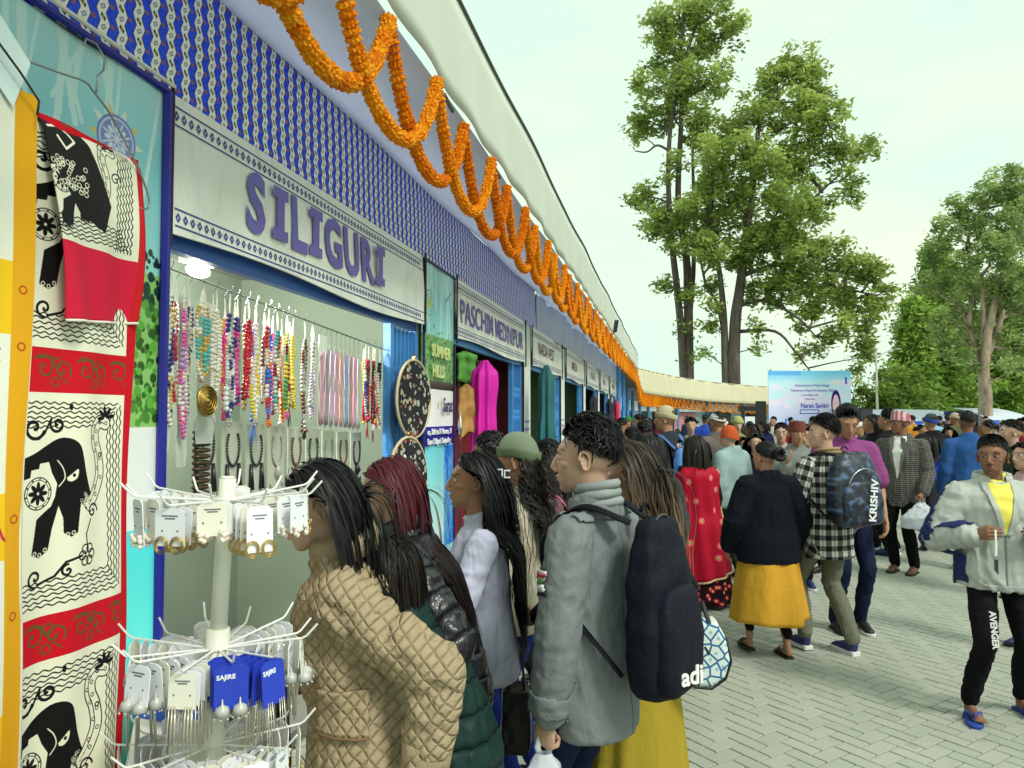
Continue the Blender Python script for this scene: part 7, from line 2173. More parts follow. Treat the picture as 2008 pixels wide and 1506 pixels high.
# ------------------------------------------------------------------ hanging cloths at the left edge
BK = (.03, .03, .035); CREAM = (.93, .93, .84); RED = (.80, .03, .13); GRN = (.38, .34, .14)
def wave(cv, x0, x1, y, amp, per, wd, c=BK, slope=0, ph=0, vert=False, jit=.3):
    n = int(abs(x1 - x0) / .004) + 2
    P = [(x0 + (x1 - x0) * i / n, y + slope * (x0 + (x1 - x0) * i / n) + amp * sin(ph + (x1 - x0) * i / n / per * 2 * pi) + amp * jit * sin(i * .13 + ph)) for i in range(n + 1)]
    cv.line([(b, a) for a, b in P] if vert else P, wd, c)
def elephant(cv, ox, oy, s):
    q = lambda pts: [(ox + x * s, oy + y * s) for x, y in pts]
    def cr(pts, n=6):
        P = [pts[0]] + list(pts) + [pts[-1]]; return [tuple(p) for p in crom([np.array(p, float) for p in P], n)]
    # body, head and legs as one black shape
    cv.poly(q(cr([(-.1, .80), (.06, .86), (.20, .93), (.36, 1.0), (.50, .99), (.60, .92), (.64, .80), (.68, .62), (.74, .45), (.80, .36), (.80, .26), (.73, .22), (.66, .27), (.60, .33)])) + q([(.58, .16), (.57, .04), (.50, .0), (.42, .05), (.41, .20), (.36, .33), (.30, .10), (.27, -.10), (.18, -.16), (.08, -.12), (.10, .05), (.12, .25), (-.1, .25)]), BK)
    # eye and ear
    cv.poly(q(cr([(.44, .60), (.50, .64), (.57, .68), (.56, .60), (.50, .56), (.45, .57)])), CREAM); cv.disc(ox + .52 * s, oy + .62 * s, .018 * s, BK)
    cv.line(q(cr([(.34, .78), (.40, .70), (.42, .60), (.36, .52)])), .012 * s, CREAM)
    # saddle cloth with wheel flower
    cv.poly(q([(-.1, .60), (.02, .63), (.03, .70), (.12, .71), (.13, .76), (.24, .77), (.28, .66), (.34, .55), (.32, .42), (.28, .33), (.12, .22), (-.1, .18)]), CREAM)
    cv.ring(ox + .12 * s, oy + .47 * s, .155 * s, .010 * s, BK); cv.ring(ox + .12 * s, oy + .47 * s, .13 * s, .006 * s, BK)
    for k in range(8):
        a = k * pi / 4; cv.disc(ox + (.12 + .065 * cos(a)) * s, oy + (.47 + .065 * sin(a)) * s, .050 * s, BK, .022 * s, a)
    for k in range(10):
        a = k * pi / 5 + .2; cv.disc(ox + (.12 + .142 * cos(a)) * s, oy + (.47 + .142 * sin(a)) * s, .009 * s, BK)
    # spotted trunk rising to a flower
    tr = cr([(.74, .30), (.84, .42), (.92, .60), (.90, .80), (.84, .95), (.84, 1.08), (.92, 1.16), (1.02, 1.14)])
    cv.line(q(tr), .15 * s, BK); cv.line(q(tr), .125 * s, CREAM)
    cv.line(q([(x - .02, y) for x, y in tr]), .010 * s, BK)
    for k in range(2, len(tr), 3): cv.ring(ox + (tr[k][0] + (.022 if k % 2 else -.035)) * s, oy + tr[k][1] * s, .018 * s, .008 * s, BK)
    for k in range(34):
        a, b = RNG.uniform(.60, .80), RNG.uniform(.22, .42); cv.ring(ox + a * s, oy + b * s, .016 * s, .006 * s, CREAM)
    for k in range(5):
        a = .2 + k * .75; cv.disc(ox + (1.02 + .075 * cos(a)) * s, oy + (1.20 + .075 * sin(a)) * s, .058 * s, BK, .022 * s, a)
    for (x, y) in ((.12, -.11), (.18, -.13), (.24, -.09), (.46, .03), (.52, .04), (.73, .26), (.78, .28)): cv.ring(ox + x * s, oy + y * s, .018 * s, .010 * s, CREAM)
def eleph_canvas(w, h, zb):
    cv = Canvas(w, h, 900, CREAM)
    Z = lambda z: z - zb
    per = .75
    for k in range(-1, 3):
        t0 = Z(1.91 - k * per)                                   # top of a red band
        if t0 < -1: continue
        cv.rect(0, t0 - .125, w, t0, RED)
        for j in range(3):
            x = .02 + j * .145
            cv.spiral(x + .045, t0 - .055, .038, 1.3, .006, GRN, 2.5, -1); cv.spiral(x + .11, t0 - .06, .030, 1.2, .006, GRN, -.6, 1)
            cv.line([(x + .02, t0 - .03), (x + .07, t0 - .025), (x + .10, t0 - .075), (x + .13, t0 - .10)], .005, GRN); cv.ring(x + .09, t0 - .04, .014, .005, GRN); cv.ring(x + .085, t0 - .095, .013, .005, GRN)
        for j in range(6):                                        # wave lines below and above the band
            wave(cv, 0, w - .06 - j * .008, t0 - .155 - j * .0135, .0030, .032, .0034, ph=j * 1.3)
            wave(cv, 0, w - .06 - j * .008, t0 - per + .028 + j * .0135, .0030, .032, .0034, ph=j * 1.7)
        for j in range(5): wave(cv, t0 - .16 - j * .010, t0 - per + .03 + j * .012, w - .050 - j * .0125, .0028, .030, .0034, ph=j, vert=True)
        y0 = t0 - .64
        elephant(cv, .02, y0 + .10, .285)
        cv.spiral(.035, y0 + .415, .034, 1.2, .009, BK, -.3, -1); cv.spiral(.115, y0 + .425, .026, 1.3, .008, BK, 2.6, 1); cv.line([(.05, y0 + .385), (.07, y0 + .40), (.09, y0 + .435)], .007, BK)
        cv.spiral(.245, y0 + .165, .024, 1.3, .0055, BK, 0, 1); cv.line([(.235, y0 + .142), (.215, y0 + .10), (.225, y0 + .05)], .0045, BK)
        for a in range(6): cv.ring(.222 + .020 * cos(a * 1.05), y0 + .04 + .020 * sin(a * 1.05), .013, .004, BK)
        cv.line([(.20, y0 + .04), (.15, y0 + .03), (.12, y0 - .005), (.07, y0 - .02)], .007, BK); cv.spiral(.06, y0 + .0, .026, 1.2, .007, BK, -1.5, -1); cv.spiral(.155, y0 + .005, .018, 1.2, .006, BK, 1.5, 1)
        cv.ring(.285, y0 + .33, .006, .004, BK); cv.disc(.16, y0 + .475, .006, BK, .010)
    cv.rect(w - .035, 0, w, h, RED)
    return cv
def hang_cloth(name, label, s, d, z0, w, h, cv, mat=None, folds=.012, edge=None, cat='cloth', th=.004, nm='printed_cloth'):
    o = wobj(name, label, cat, s, d, z0)
    m = MB()
    fn = lambda u, v: Vector((u * w + .006 * sin(v * 9), folds * (sin(u * 7 + v * 2.5) + .5 * sin(u * 15 - v * 5)) * (.4 + .6 * (1 - v)) - .004 * sin(v * 14 + u * 4), v * h))
    m.sheet(fn, 40, 80, th); m.build(nm, mat or print_mat(name + '_print', cv, .85, .25), o, True)
    return o, fn
ecv = eleph_canvas(.42, 2.08, .48)
ec, efn = hang_cloth('printed_cloth', 'long cream cloth printed with black elephants and red bands on a wire hanger', 2.10, .16, .48, .42, 2.08, ecv)
# the folded upper layer thrown over the hanger
fcv = Canvas(.40, .62, 900, CREAM)
fcv.rect(0, 0, .40, .24, (.86, .06, .24)); elephant(fcv, .02, .31, .24)
fcv.poly([(.0, .62), (.0, .50), (.12, .34), (.22, .30), (.26, .40), (.20, .52), (.14, .62)], BK); fcv.spiral(.06, .31, .026, 1.3, .008, BK)
for k in range(40): fcv.ring(RNG.uniform(.02, .15), RNG.uniform(.40, .50), .007, .003, CREAM)
fcv.line([(.02, .58), (.07, .60), (.11, .56), (.08, .53), (.05, .56)], .008, CREAM)
for j in range(6): wave(fcv, 0, .34 - j * .008, .255 + j * .012, .003, .032, .0034, slope=.05, ph=j); wave(fcv, .26, .60, .345 - j * .011, .003, .03, .0034, ph=j, vert=True)
fcv.spiral(.28, .50, .022, 1.3, .004, BK); fcv.rect(.372, .0, .40, .62, (.82, .03, .10))
o = link('folded_layer', None); o.parent = ec
m = MB()
def ffn(u, v):
    lx = .035 + .055 * (1 - v) ** 1.2 - .02 * v; x = lx + u * (.412 - lx)
    return Vector((x, -.020 - .030 * sin(pi * min(1, v * 1.1)) * .6 - .022 * sin(u * 5 + 1) * (1 - v) - .012 * sin(u * 13 + v * 3) * (1 - v) + (.03 * max(0, v - .93) / .07), 1.525 + v * .555 + (.03 * u - .015) * (1 - v)))
m.grid(ffn, 40, 50); 
fm_ = NT('folded_print'); c_ = fm_.n('ShaderNodeTexCoord').outputs['Object']; s3 = fm_.sep(c_); cb = fm_.n('ShaderNodeCombineXYZ')
fm_.set(cb.inputs[0], fm_.math('DIVIDE', fm_.math('SUBTRACT', s3[0], .015), .40)); fm_.set(cb.inputs[1], fm_.math('DIVIDE', fm_.math('SUBTRACT', s3[2], 1.51), .575))
im = fm_.n('ShaderNodeTexImage'); im.image = fcv.image('folded_print'); im.extension = 'EXTEND'; fm_.t.links.new(cb.outputs[0], im.inputs[0]); fm_.out(im.outputs[0], .85)
q = link('folded_sheet', m.mesh('folded_sheet', fm_.m, True), ec); md = q.modifiers.new('t', 'SOLIDIFY'); md.thickness = .004
bpy.data.objects.remove(o)
m = MB(); m.tube([ffn(u, 0) + Vector((0, -.002, -.002)) for u in np.linspace(0, 1, 20)], .0045, 5); m.tube([(-.012, .0, z) for z in np.linspace(0, 2.06, 12)], [(.012, .012)] * 12, 6); m.build('white_selvage', plain((.80, .80, .72), .85, name='cream_hem'), ec, True)

# embroidered yellow and white cloth, nearer the camera
ycv = Canvas(.46, 2.2, 500, (.97, .78, .12))
YB = .38
def yrow(z0, z1, c, x1=.40): ycv.rect(0, z0 - YB, x1, z1 - YB, c)
ycv.rect(.40, 0, .46, 2.2, (.90, .66, .10))
for (a, b) in ((2.12, 2.60), (1.52, 1.93), (.96, 1.35), (.40, .78)): yrow(a, b, (.92, .93, .87)); 
for (a, b) in ((1.55, 1.93), (.98, 1.35)):
    n = int((b - a) / .02)
    for k in range(n):
        z = a + k * .02 - YB
        for x in (.245, .32): ycv.line([(x, z), (x + (.022 if k % 2 else -.022), z + .01), (x, z + .02)], .004, (.62, .10, .22))
        ycv.line([(.283, z), (.283, z + .01)], .004, (.12, .12, .14))
    for x in (.205, .362):
        for k in range(int(n / 1.5)): ycv.line([(x, a + k * .03 - YB), (x + .010, a + k * .03 + .01 - YB), (x, a + k * .03 + .02 - YB)], .004, (.70, .16, .34))
ycv.line([(.14 + .1 * t_, 1.43 - YB + .03 * sin(t_ * 9)) for t_ in np.linspace(0, 2.6, 40)], .007, (.72, .12, .38)); ycv.spiral(.30, 1.42 - YB, .04, 1.5, .006, (.72, .12, .38))
for z in (1.45, 1.9, 2.05, 1.2): ycv.ring(.43, z - YB, .010, .004, (.72, .25, .12))
hang_cloth('embroidered_cloth', 'yellow cloth with white embroidered panels at the left edge of the photo', 1.615, .20, YB, .46, 2.2, ycv, folds=.010)
for k in range(3):
    o, _ = hang_cloth('folded_cloth', ['cream folded cloth edge between the yellow and the elephant cloths', 'thin beige cloth edge behind the cream one', 'white cloth edge just left of the elephant print'][k], 2.06 + .018 * k, .185 - .02 * k, .40, .030, 2.13, None, plain([(.78, .76, .64), (.55, .45, .34), (.82, .82, .76)][k], .85, .1, 3, .3, 30), folds=.003, nm='fabric')

# wire hangers
WIRE = plain((.35, .36, .36), .3, metal=1, name='wire')
hg = wobj('wire_hanger', 'bare wire clothes hanger holding the elephant print cloth', 'hanger', 2.06, .17, 2.40)
L_ = [Vector(p) for p in ((-.02, -.02, .17), (-.045, -.02, .22), (-.02, -.02, .262), (.10, -.02, .285), (.19, -.02, .30), (.225, -.02, .285), (.30, -.02, .24), (.42, -.02, .12), (.475, -.02, .04), (.470, -.02, .00), (.425, -.02, -.01))]
m = MB(); P_ = [Vector(p) for p in crom([np.array(p) for p in [L_[0] * 2 - L_[1]] + L_ + [L_[-1] * 2 - L_[-2]]], 6)]; m.tube(P_, .0032, 6); m.build('bar', WIRE, hg, True)
m = MB(); m.tube([(.235, -.02, .285), (.24, -.02, .34), (.275, -.01, .375), (.29, .0, .42), (.265, .01, .455), (.225, .01, .45), (.205, .0, .42)], .003, 6); m.build('hook', WIRE, hg, True)
hg = wobj('wire_hanger', 'dark wire hanger arm crossing the turquoise banner at the top left', 'hanger', 1.70, .22, 2.42)
m = MB(); m.tube([(-.1, 0, .50), (.10, 0, .33), (.30, 0, .19), (.36, 0, .14), (.355, 0, .10)], .0032, 6); m.build('bar', plain((.03, .03, .03), .4), hg, True)
m = MB(); m.sheet(lambda u, v: (-.08 + u * .38 + .05 * v, .02, .10 + v * .14 + .33 * (1 - u)), 6, 3, .002); m.build('clear_bag', plain((.70, .88, .90), .15, name='clear_film'), hg)

# ------------------------------------------------------------------ jewellery stall
lampo = wobj('ceiling_lamp', 'glowing white lamp inside the jewellery stall at its upper left', 'lamp', 3.98, -.62, 2.50)
m = MB(); m.ell((0, 0, 0), (.085, .05, .035)); m.build('bulb', lit((1, 1, .93), 9), lampo, True)
m = MB(); m.b2((-.1, -.05, .036), (.1, .05, .06)); m.build('fitting', WHITEP, lampo)
for (s_, d_, z_, e_) in ((3.98, -.62, 2.48, 60), ):
    ld = bpy.data.lights.new('lamp_light', 'POINT'); ld.energy = e_; ld.shadow_soft_size = .08; ld.color = (1, .99, .92)
    lo = bpy.data.objects.new('lamp_light', ld); COL.objects.link(lo); lo.parent = lampo; lo.location = (0, 0, -.10)
shelf = wobj('hanging_wire', 'thin wire strung across the jewellery stall opening for the necklaces', 'wire', 2.9, -.08, 0)
ZW = lambda s: 2.30 - .055 * (s - 2.9)
m = MB(); m.tube([(x, 0, ZW(2.9 + x) + .012) for x in np.linspace(0, 2.40, 12)], .004, 5); m.build('wire', WIRE, shelf)
BEADC = {'navy': (.02, .03, .22), 'pink': (.75, .12, .38), 'cream': (.78, .74, .58), 'gold': (.62, .42, .10), 'turquoise': (.08, .50, .48), 'red': (.60, .01, .03), 'maroon': (.25, .01, .04), 'yellow': (.85, .65, .04), 'white': (.82, .82, .80),
         'black': (.012, .012, .014), 'orange': (.80, .22, .03), 'blue': (.02, .16, .65), 'lilac': (.55, .30, .62), 'green': (.10, .40, .10), 'brown': (.18, .07, .03), 'silver': (.45, .45, .42), 'magenta': (.65, .01, .25)}
BMAT = {k: plain(v, .3, .15, 40, 0, name=k + '_beads', spec=.6) for k, v in BEADC.items()}
_bd = MB(); _bd.ell((0, 0, 0), 1, nu=7, nv=5); BDV, BDF = np.array(_bd.V), _bd.F
def beads(m, p, r, mi, sz=1.0):
    m.add(BDV * np.array((r, r, r * sz)) + np.array(p), BDF, mi)
NL = 'necklaces hung in a row across the stall opening'
def necklace(label, s, d, L_, wid, cols, seed, r=.009, pend=None, ztop=None, tassel=None, group=NL, cord=(.75, .72, .62)):
    rs_ = random.Random(seed); zt = ztop if ztop is not None else ZW(s)
    o = wobj('bead_necklace', label, 'necklace', s, d, zt, group)
    mats = [BMAT[c_] for c_ in cols]
    for side in (-1, 1, -.35, .45):
        m = MB(); K = int(L_ / (r * 1.9)); z = -.10
        P_ = lambda z: Vector((side * (wid + .006) * (min(1, -z / .16)) * (1 - max(0, (-z - L_ * .82) / (L_ * .18)) ** 2 * .9) + .007 * sin(z * 13 + seed) * -z * 2, .008 * side + .006 * sin(z * 9 + seed * 2 + side), z))
        grp = 0; ci = 0
        while z > -L_:
            if grp <= 0: grp = rs_.randint(2, 5); ci = rs_.randrange(len(cols)); br = r * rs_.choice([.75, 1, 1, 1.35])
            grp -= 1
            beads(m, P_(z), br, ci, rs_.choice([.8, 1.0])); z -= br * 1.75
        tag(m.build('bead_strand', mats, o, True), kind='stuff')
        m = MB(); m.tube([(0, 0, .0), P_(-.05), P_(-.11)], .0022, 4); m.build('cord', plain(cord), o)
    m = MB(); m.tube([(0, 0, .012), (.0, -.012, .03), (.004, -.008, .045)], .0018, 4); m.build('hook', WIRE, o)
    if pend == 'medallion':
        m = MB(); m.tube([(0, -.02, -L_ - .08), (0, -.028, -L_ - .08)], [.068, .066], 32)
        for rr_ in (.062, .050, .036, .020): m.tube([(rr_ * cos(a), -.030, -L_ - .08 + rr_ * sin(a)) for a in np.linspace(0, 2 * pi, 33)[:-1]], .0032, 5, closed=True)
        m.ell((0, -.030, -L_ - .08), (.012, .006, .012))
        m.build('medallion', GOLD, o, True)
    elif pend:
        m = MB(); 
        for a in np.linspace(0, 6.28, 9)[:-1]: beads(m, (.016 * cos(a), -.004, -L_ - .02 + .016 * sin(a)), .007, 0)
        beads(m, (0, -.008, -L_ - .02), .010, 0); m.build('pendant', BMAT[pend], o, True)
    if tassel:
        m = MB()
        for k in range(9): m.tube([(0, 0, -L_), (rs_.uniform(-.02, .02), rs_.uniform(-.01, .01), -L_ - rs_.uniform(.07, .12))], .0022, 4)
        m.build('tassel', BMAT[tassel], o)
    return o
rows = [(3.02, .62, .018, ['navy', 'gold', 'cream'], 'navy and gold bead necklace in clear film, leftmost on the wire', None),
        (3.13, .66, .02, ['pink', 'cream', 'lilac'], 'pink and cream bead necklace left of the gold medallion', None),
        (3.24, .42, .045, ['cream', 'turquoise', 'gold'], 'cream and turquoise necklace with a round gold medallion', 'medallion'),
        (3.35, .52, .03, ['white', 'cream'], 'white shell necklace right of the gold medallion', None),
        (3.44, .56, .03, ['navy', 'silver', 'white'], 'navy and white bead necklace with silver spacers', 'silver'),
        (3.52, .50, .02, ['magenta', 'navy', 'pink'], 'magenta and navy bead necklace next to the solid red one', None),
        (3.59, .46, .02, ['red'], 'solid red bead necklace on the wire', None), (3.68, .55, .026, ['yellow', 'white'], 'yellow and white bead necklace beside the red one', 'silver'),
        (3.78, .55, .03, ['blue', 'orange', 'white', 'red'], 'multicoloured fan bead necklace of blue, orange and white', 'orange'), (3.88, .52, .02, ['maroon', 'turquoise', 'cream'], 'maroon and turquoise bead necklace in the middle of the wire', None),
        (3.96, .50, .02, ['maroon', 'yellow', 'green'], 'maroon, yellow and green bead necklace', 'pink'), (4.05, .48, .02, ['yellow'], 'solid yellow necklace with long tie', None), (4.15, .60, .016, ['silver', 'brown'], 'fine brown and silver chain necklace with long drop', 'black'),
        (4.27, .52, .02, ['lilac', 'silver', 'white'], 'lilac and silver necklace beside the white price card', None), (5.0, .46, .026, ['navy', 'silver'], 'navy tied necklace right of the bagged ribbons', None),
        (5.07, .50, .02, ['red', 'maroon', 'black'], 'red and black necklace with hanging maroon tassels', None), (5.13, .52, .03, ['maroon', 'black', 'red', 'white'], 'evil eye necklace of black, red and white beads', 'white'), (5.19, .50, .03, ['red', 'green', 'white', 'yellow'], 'red and green patchwork bead necklace near the shutter', 'red'),
        (5.24, .52, .02, ['white', 'black', 'cream'], 'cream and black shell necklace at the right end of the wire', 'white')]
for k, (s_, L_, w_, cl, lb, pe) in enumerate(rows):
    necklace(lb, s_, -.08 - .012 * (k % 2), L_, w_, cl, k + 3, .0095 if k < 13 else .010, pe, tassel='maroon' if k in (15, 16) else None)
more = [('turquoise', 'white'), ('red', 'white'), ('navy', 'cream'), ('yellow', 'orange'), ('white', 'silver'), ('magenta', 'gold'), ('green', 'white'), ('maroon', 'gold'), ('blue', 'silver'), ('cream', 'brown'), ('lilac', 'pink'), ('orange', 'white'), ('black', 'silver'), ('red', 'yellow')]
for k, cl in enumerate(more):
    s_ = 3.08 + k * .088 if k < 13 else 5.16
    necklace(f'{cl[0]} and {cl[1]} bead strand hanging behind the front row of necklaces', s_, -.16, .46 + .05 * (k % 3), .016, list(cl), 60 + k, .0095, None, tassel=cl[0] if k % 4 == 0 else None, group='bead strands behind the front row')
FILMC = plain((.62, .66, .60), .12, .1, 10, .3, 20, name='clear_packet', spec=.7, trans=.2)
for k, s_ in enumerate((3.06, 3.17, 3.33)):       # clear film sleeves around the first necklaces
    o = wobj('clear_sleeve', ['clear plastic sleeve over the leftmost navy necklace', 'clear plastic sleeve over the pink necklace', 'clear plastic sleeve behind the gold medallion'][k], 'packet', s_, -.125, ZW(s_) - [.72, .78, .68][k])
    m = MB(); w_ = [.055, .06, .12][k]; h_ = [.64, .72, .62][k]; m.sheet(lambda u, v: ((u - .5) * w_, .004 * sin(v * 20 + u * 9), v * h_), 8, 24, .002); m.build('film', FILMC, o, True)
RIB = [('pink', 'pale pink'), ('maroon', 'wine'), ('lilac', 'lilac'), ('pink', 'rose'), ('orange', 'bright orange'), ('blue', 'sky blue'), ('maroon', 'brown rose'), ('pink', 'dusty pink'), ('silver', 'grey')]
for k, (c_, nm_) in enumerate(RIB):
    s_ = 4.36 + k * .066
    o = wobj('bagged_ribbon', f'{nm_} beaded ribbon bundle in a clear packet, {["first","second","third","fourth","fifth","sixth","seventh","eighth","ninth"][k]} packet after the white card', 'packet', s_, -.085, ZW(s_) - .58, 'bagged ribbon bundles in the stall opening')
    m = MB(); m.sheet(lambda u, v: ((u - .5) * .052, .004 * sin(v * 14 + k), v * .50), 5, 16, .002); m.build('packet_film', FILMC, o, True)
    m = MB()
    for j in range(4): m.tube([(-.018 + j * .012 + .003 * sin(z * 30 + j), -.006, z) for z in np.linspace(.03, .47, 9)], .0045, 5)
    m.build('ribbon', plain(tuple(.45 * q + .30 for q in BEADC[c_]), .4, .2, 30), o, True)
    m = MB(); m.tube([(0, 0, .5), (0, 0, .575), (0, -.01, .60)], .002, 4); m.build('hook', WIRE, o)
o = wobj('price_card', 'small blank white card hanging among the necklaces', 'card', 4.31, -.05, ZW(4.31) - .10); m = MB(); m.b2((-.05, -.003, -.05), (.05, .0, .05)); m.build('card', WHITE, o)
# second row: jewellery on cards and dark tassel necklaces deeper in the stall
CARD = plain((.52, .56, .46), .7, .1, 6, .1, name='grey_card')
for k in range(9):
    s_ = 3.45 + k * .21; z = 1.70 - .012 * k
    kind = k < 3
    o = wobj('jewellery_card', f'{"dark tassel necklace" if kind else "silver necklace set"} on a grey card, {["first", "second", "third", "fourth", "fifth", "sixth", "seventh", "eighth", "ninth"][k]} in the stall\'s lower row', 'card', s_, -.20, z, 'necklace cards in the lower row')
    m = MB(); m.b2((-.085, .0, -.36), (.085, .004, .0)); m.build('card', CARD, o)
    m = MB()
    for a in np.linspace(-2.3, 2.3, 30):
        beads(m, (.052 * sin(a), -.008, -.12 - .10 * cos(a) * .9), .0065, 0)
    if kind:
        for sx in (-.05, .05): m.tube([(sx, -.008, -.20), (sx, -.010, -.33)], [.008, .016], 7)
    else:
        m.tube([(0, -.008, -.20), (0, -.012, -.25), (0, -.008, -.29)], [.004, .024, .003], 9)
        for sx in (-.06, .06): m.ell((sx, -.008, -.31), (.010, .005, .014), nu=8, nv=6)
    tag(m.build('beadwork', BMAT['black' if kind else ['silver', 'brown', 'black'][k % 3]], o, True), kind='stuff')
m = MB(); o = wobj('dark_bangle_rack', 'dark brown rack of bangles low in the jewellery stall', 'rack', 3.36, -.16, 1.33)
for k in range(12): m.tube([(.045 * cos(a) * 1.0, .02 * sin(a), .02 + k * .027) for a in np.linspace(0, 2 * pi, 17)[:-1]], .010, 6, closed=True)
m.build('bangles', plain((.06, .035, .015), .3, .5, 40), o, True); m = MB(); m.tube([(0, 0, -.02), (0, 0, .42)], .01, 6); m.build('rod', WIRE, o)

# round embroidered hoops
t = NT('floral_embroidery'); c_ = t.co('Object'); v_ = t.vor(t.scale(c_, (1, 0, 1)), 24); vc = t.vor(t.scale(c_, (1, 0, 1)), 24, out='Color'); n_ = t.noise(c_, 7, 2)
f_ = t.math('MULTIPLY', t.math('LESS_THAN', v_, .42), t.math('GREATER_THAN', n_, .46))
ring_ = t.math('GREATER_THAN', t.math('FRACT', t.math('MULTIPLY', v_, 7)), .35)
colr = t.mix(t.math('MULTIPLY', f_, ring_), (.010, .010, .014), t.mix(t.math('GREATER_THAN', t.sep(vc)[0], .72), (.62, .64, .52), t.mix(t.sep(vc)[1], (.70, .12, .20), (.65, .50, .20))))
t.bump(v_, .4, .004); EMB = t.out(colr, .9)
for k, (px, py, D, R_, ti) in enumerate(((812, 782, 5.30, .275, 0), (800, 945, 5.05, .30, .0))):
    p = PX(px, py, D); o = thing('embroidery_hoop', ['round wooden hoop of black floral embroidery hung on the blue shutter', 'lower round black embroidered hoop below the first'][k], 'hoop', p, WRZ - .10, 'black embroidered hoops on the shutter')
    m = MB(); m.tube([(R_ * cos(a), 0, R_ * sin(a)) for a in np.linspace(0, 2 * pi, 49)[:-1]], .010, 8, closed=True); m.build('wooden_ring', plain((.62, .52, .33), .5), o, True)
    m = MB(); m.grid(lambda u, v: (R_ * .985 * v * cos(u * 2 * pi), -.004 + .006 * sin(v * 5 + u * 9), R_ * .985 * v * sin(u * 2 * pi)), 40, 8, wrap=True); m.build('embroidered_cloth', EMB, o, True)
    m = MB(); m.tube([(0, 0, R_), (.012, 0, R_ + .03), (0, 0, R_ + .05)], .004, 5); m.box((.0, 0, R_ + .012), (.018, .008, .01)); m.build('clamp', GOLD, o)
o = wobj('white_flower_bunch', 'small white cloth flower bunch between the hoops', 'ornament', 5.12, .12, 1.40); m = MB()
for k in range(9): m.ell((RNG.uniform(-.04, .04), RNG.uniform(-.02, .02), RNG.uniform(-.05, .05)), RNG.uniform(.014, .024), nu=8, nv=6)
m.build('petals', plain((.8, .8, .74), .8), o, True)
o = wobj('wooden_spear', 'dark carved wooden spear standing before the blue banner', 'carving', 6.43, .16, .25)
m = MB(); m.tube([(0, 0, 0), (0, 0, .6), (.004, 0, 1.0), (0, 0, 1.25), (0, 0, 1.3)], [.012, .014, .022, .012, .016], 8); m.build('shaft', plain((.10, .02, .03), .5), o, True)
m = MB(); m.tube([(0, 0, 1.3), (0, 0, 1.36), (0, 0, 1.52)], [.010, .022, .002], 8); m.build('tip', STEEL, o, True)

# cloths on the PASCHIM MEDINIPUR stall
def drop(name, label, s, d, z0, h, wt, wb, mat, amp, nf, cat='cloth', seed=0, lean=0):
    o = wobj(name, label, cat, s, d, z0); m = MB(); n = 60
    def fn(u, v):
        a = u * 2 * pi; w_ = wt + (wb - wt) * (1 - v) ** .8
        r = (1 + .22 * sin(a * nf + seed + 2 * v) * (1 - .5 * v)) * (.86 + .14 * sin(v * 4.5 + seed) ** 2 + .05 * sin(v * 17)) * (1 - .75 * max(0, v - .9) / .1)
        return (w_ * .5 * cos(a) * r + lean * (1 - v), amp * sin(a) * r, v * h + .03 * sin(a * 3 + seed) * (1 - v))
    m.grid(fn, n, 30, wrap=True); m.build('draped_fabric', mat, o, True); return o
drop('hanging_garment', 'bright magenta embroidered sari hanging at the PASCHIM MEDINIPUR stall', 6.98, .24, 1.10, 1.12, .22, .46, plain((.62, .005, .36), .6, .15, 6, .5, 14, name='magenta_cloth'), .11, 8, seed=1, lean=-.05)
drop('hanging_garment', 'olive and pink printed bag hanging behind the magenta sari', 6.86, .10, 1.55, .45, .2, .34, plain((.42, .22, .06), .7, .5, 20), .08, 4, seed=2)
drop('hanging_garment', 'dark teal cloth tied up at the right post of the second stall', 9.98, .32, .75, 1.62, .12, .60, plain((.02, .13, .13), .7, .2, 6, .5, 14, name='teal_cloth'), .10, 6, seed=3)
drop('hanging_garment', 'green cloth bundle over the maroon opening', 7.16, .0, 2.0, .32, .30, .42, plain((.12, .38, .06), .7), .10, 5, seed=4)
o = wobj('curtain', 'dark maroon curtain filling the second stall', 'curtain', 7.2, -.5, .08); m = MB()
m.grid(lambda u, v: (u * 2.4, .03 * sin(u * 60), v * 2.25), 160, 2); m.build('curtain_cloth', plain((.20, .012, .02), .8), o, True)
o = wobj('necklace_cluster', 'row of dark shell necklaces hanging at the top of the second stall', 'necklaces', 8.0, -.12, 1.75)
m = MB(); rs_ = random.Random(4)
for k in range(7):
    for j in range(22): beads(m, (k * .11 + rs_.uniform(-.01, .01), 0, .55 - j * .024), .013, 0)
tag(m.build('shells', plain((.30, .22, .16), .5, .5, 60), o, True), kind='stuff')
for k, (s_, c_, lb) in enumerate(((17.6, (.02, .02, .03), 'black clothes hanging at the fifth stall'), (22.3, (.02, .02, .03), 'dark bead strings at a far stall'), (25.5, (.55, .02, .05), 'red and black garment hanging at a far stall'), (26.0, (.6, .15, .4), 'pink garment hanging low at a far stall'))):
    drop('hanging_garment', lb, s_, .18, .9, 1.3, .2, .5, plain(c_, .8, .4, 20), .09, 5, seed=k)

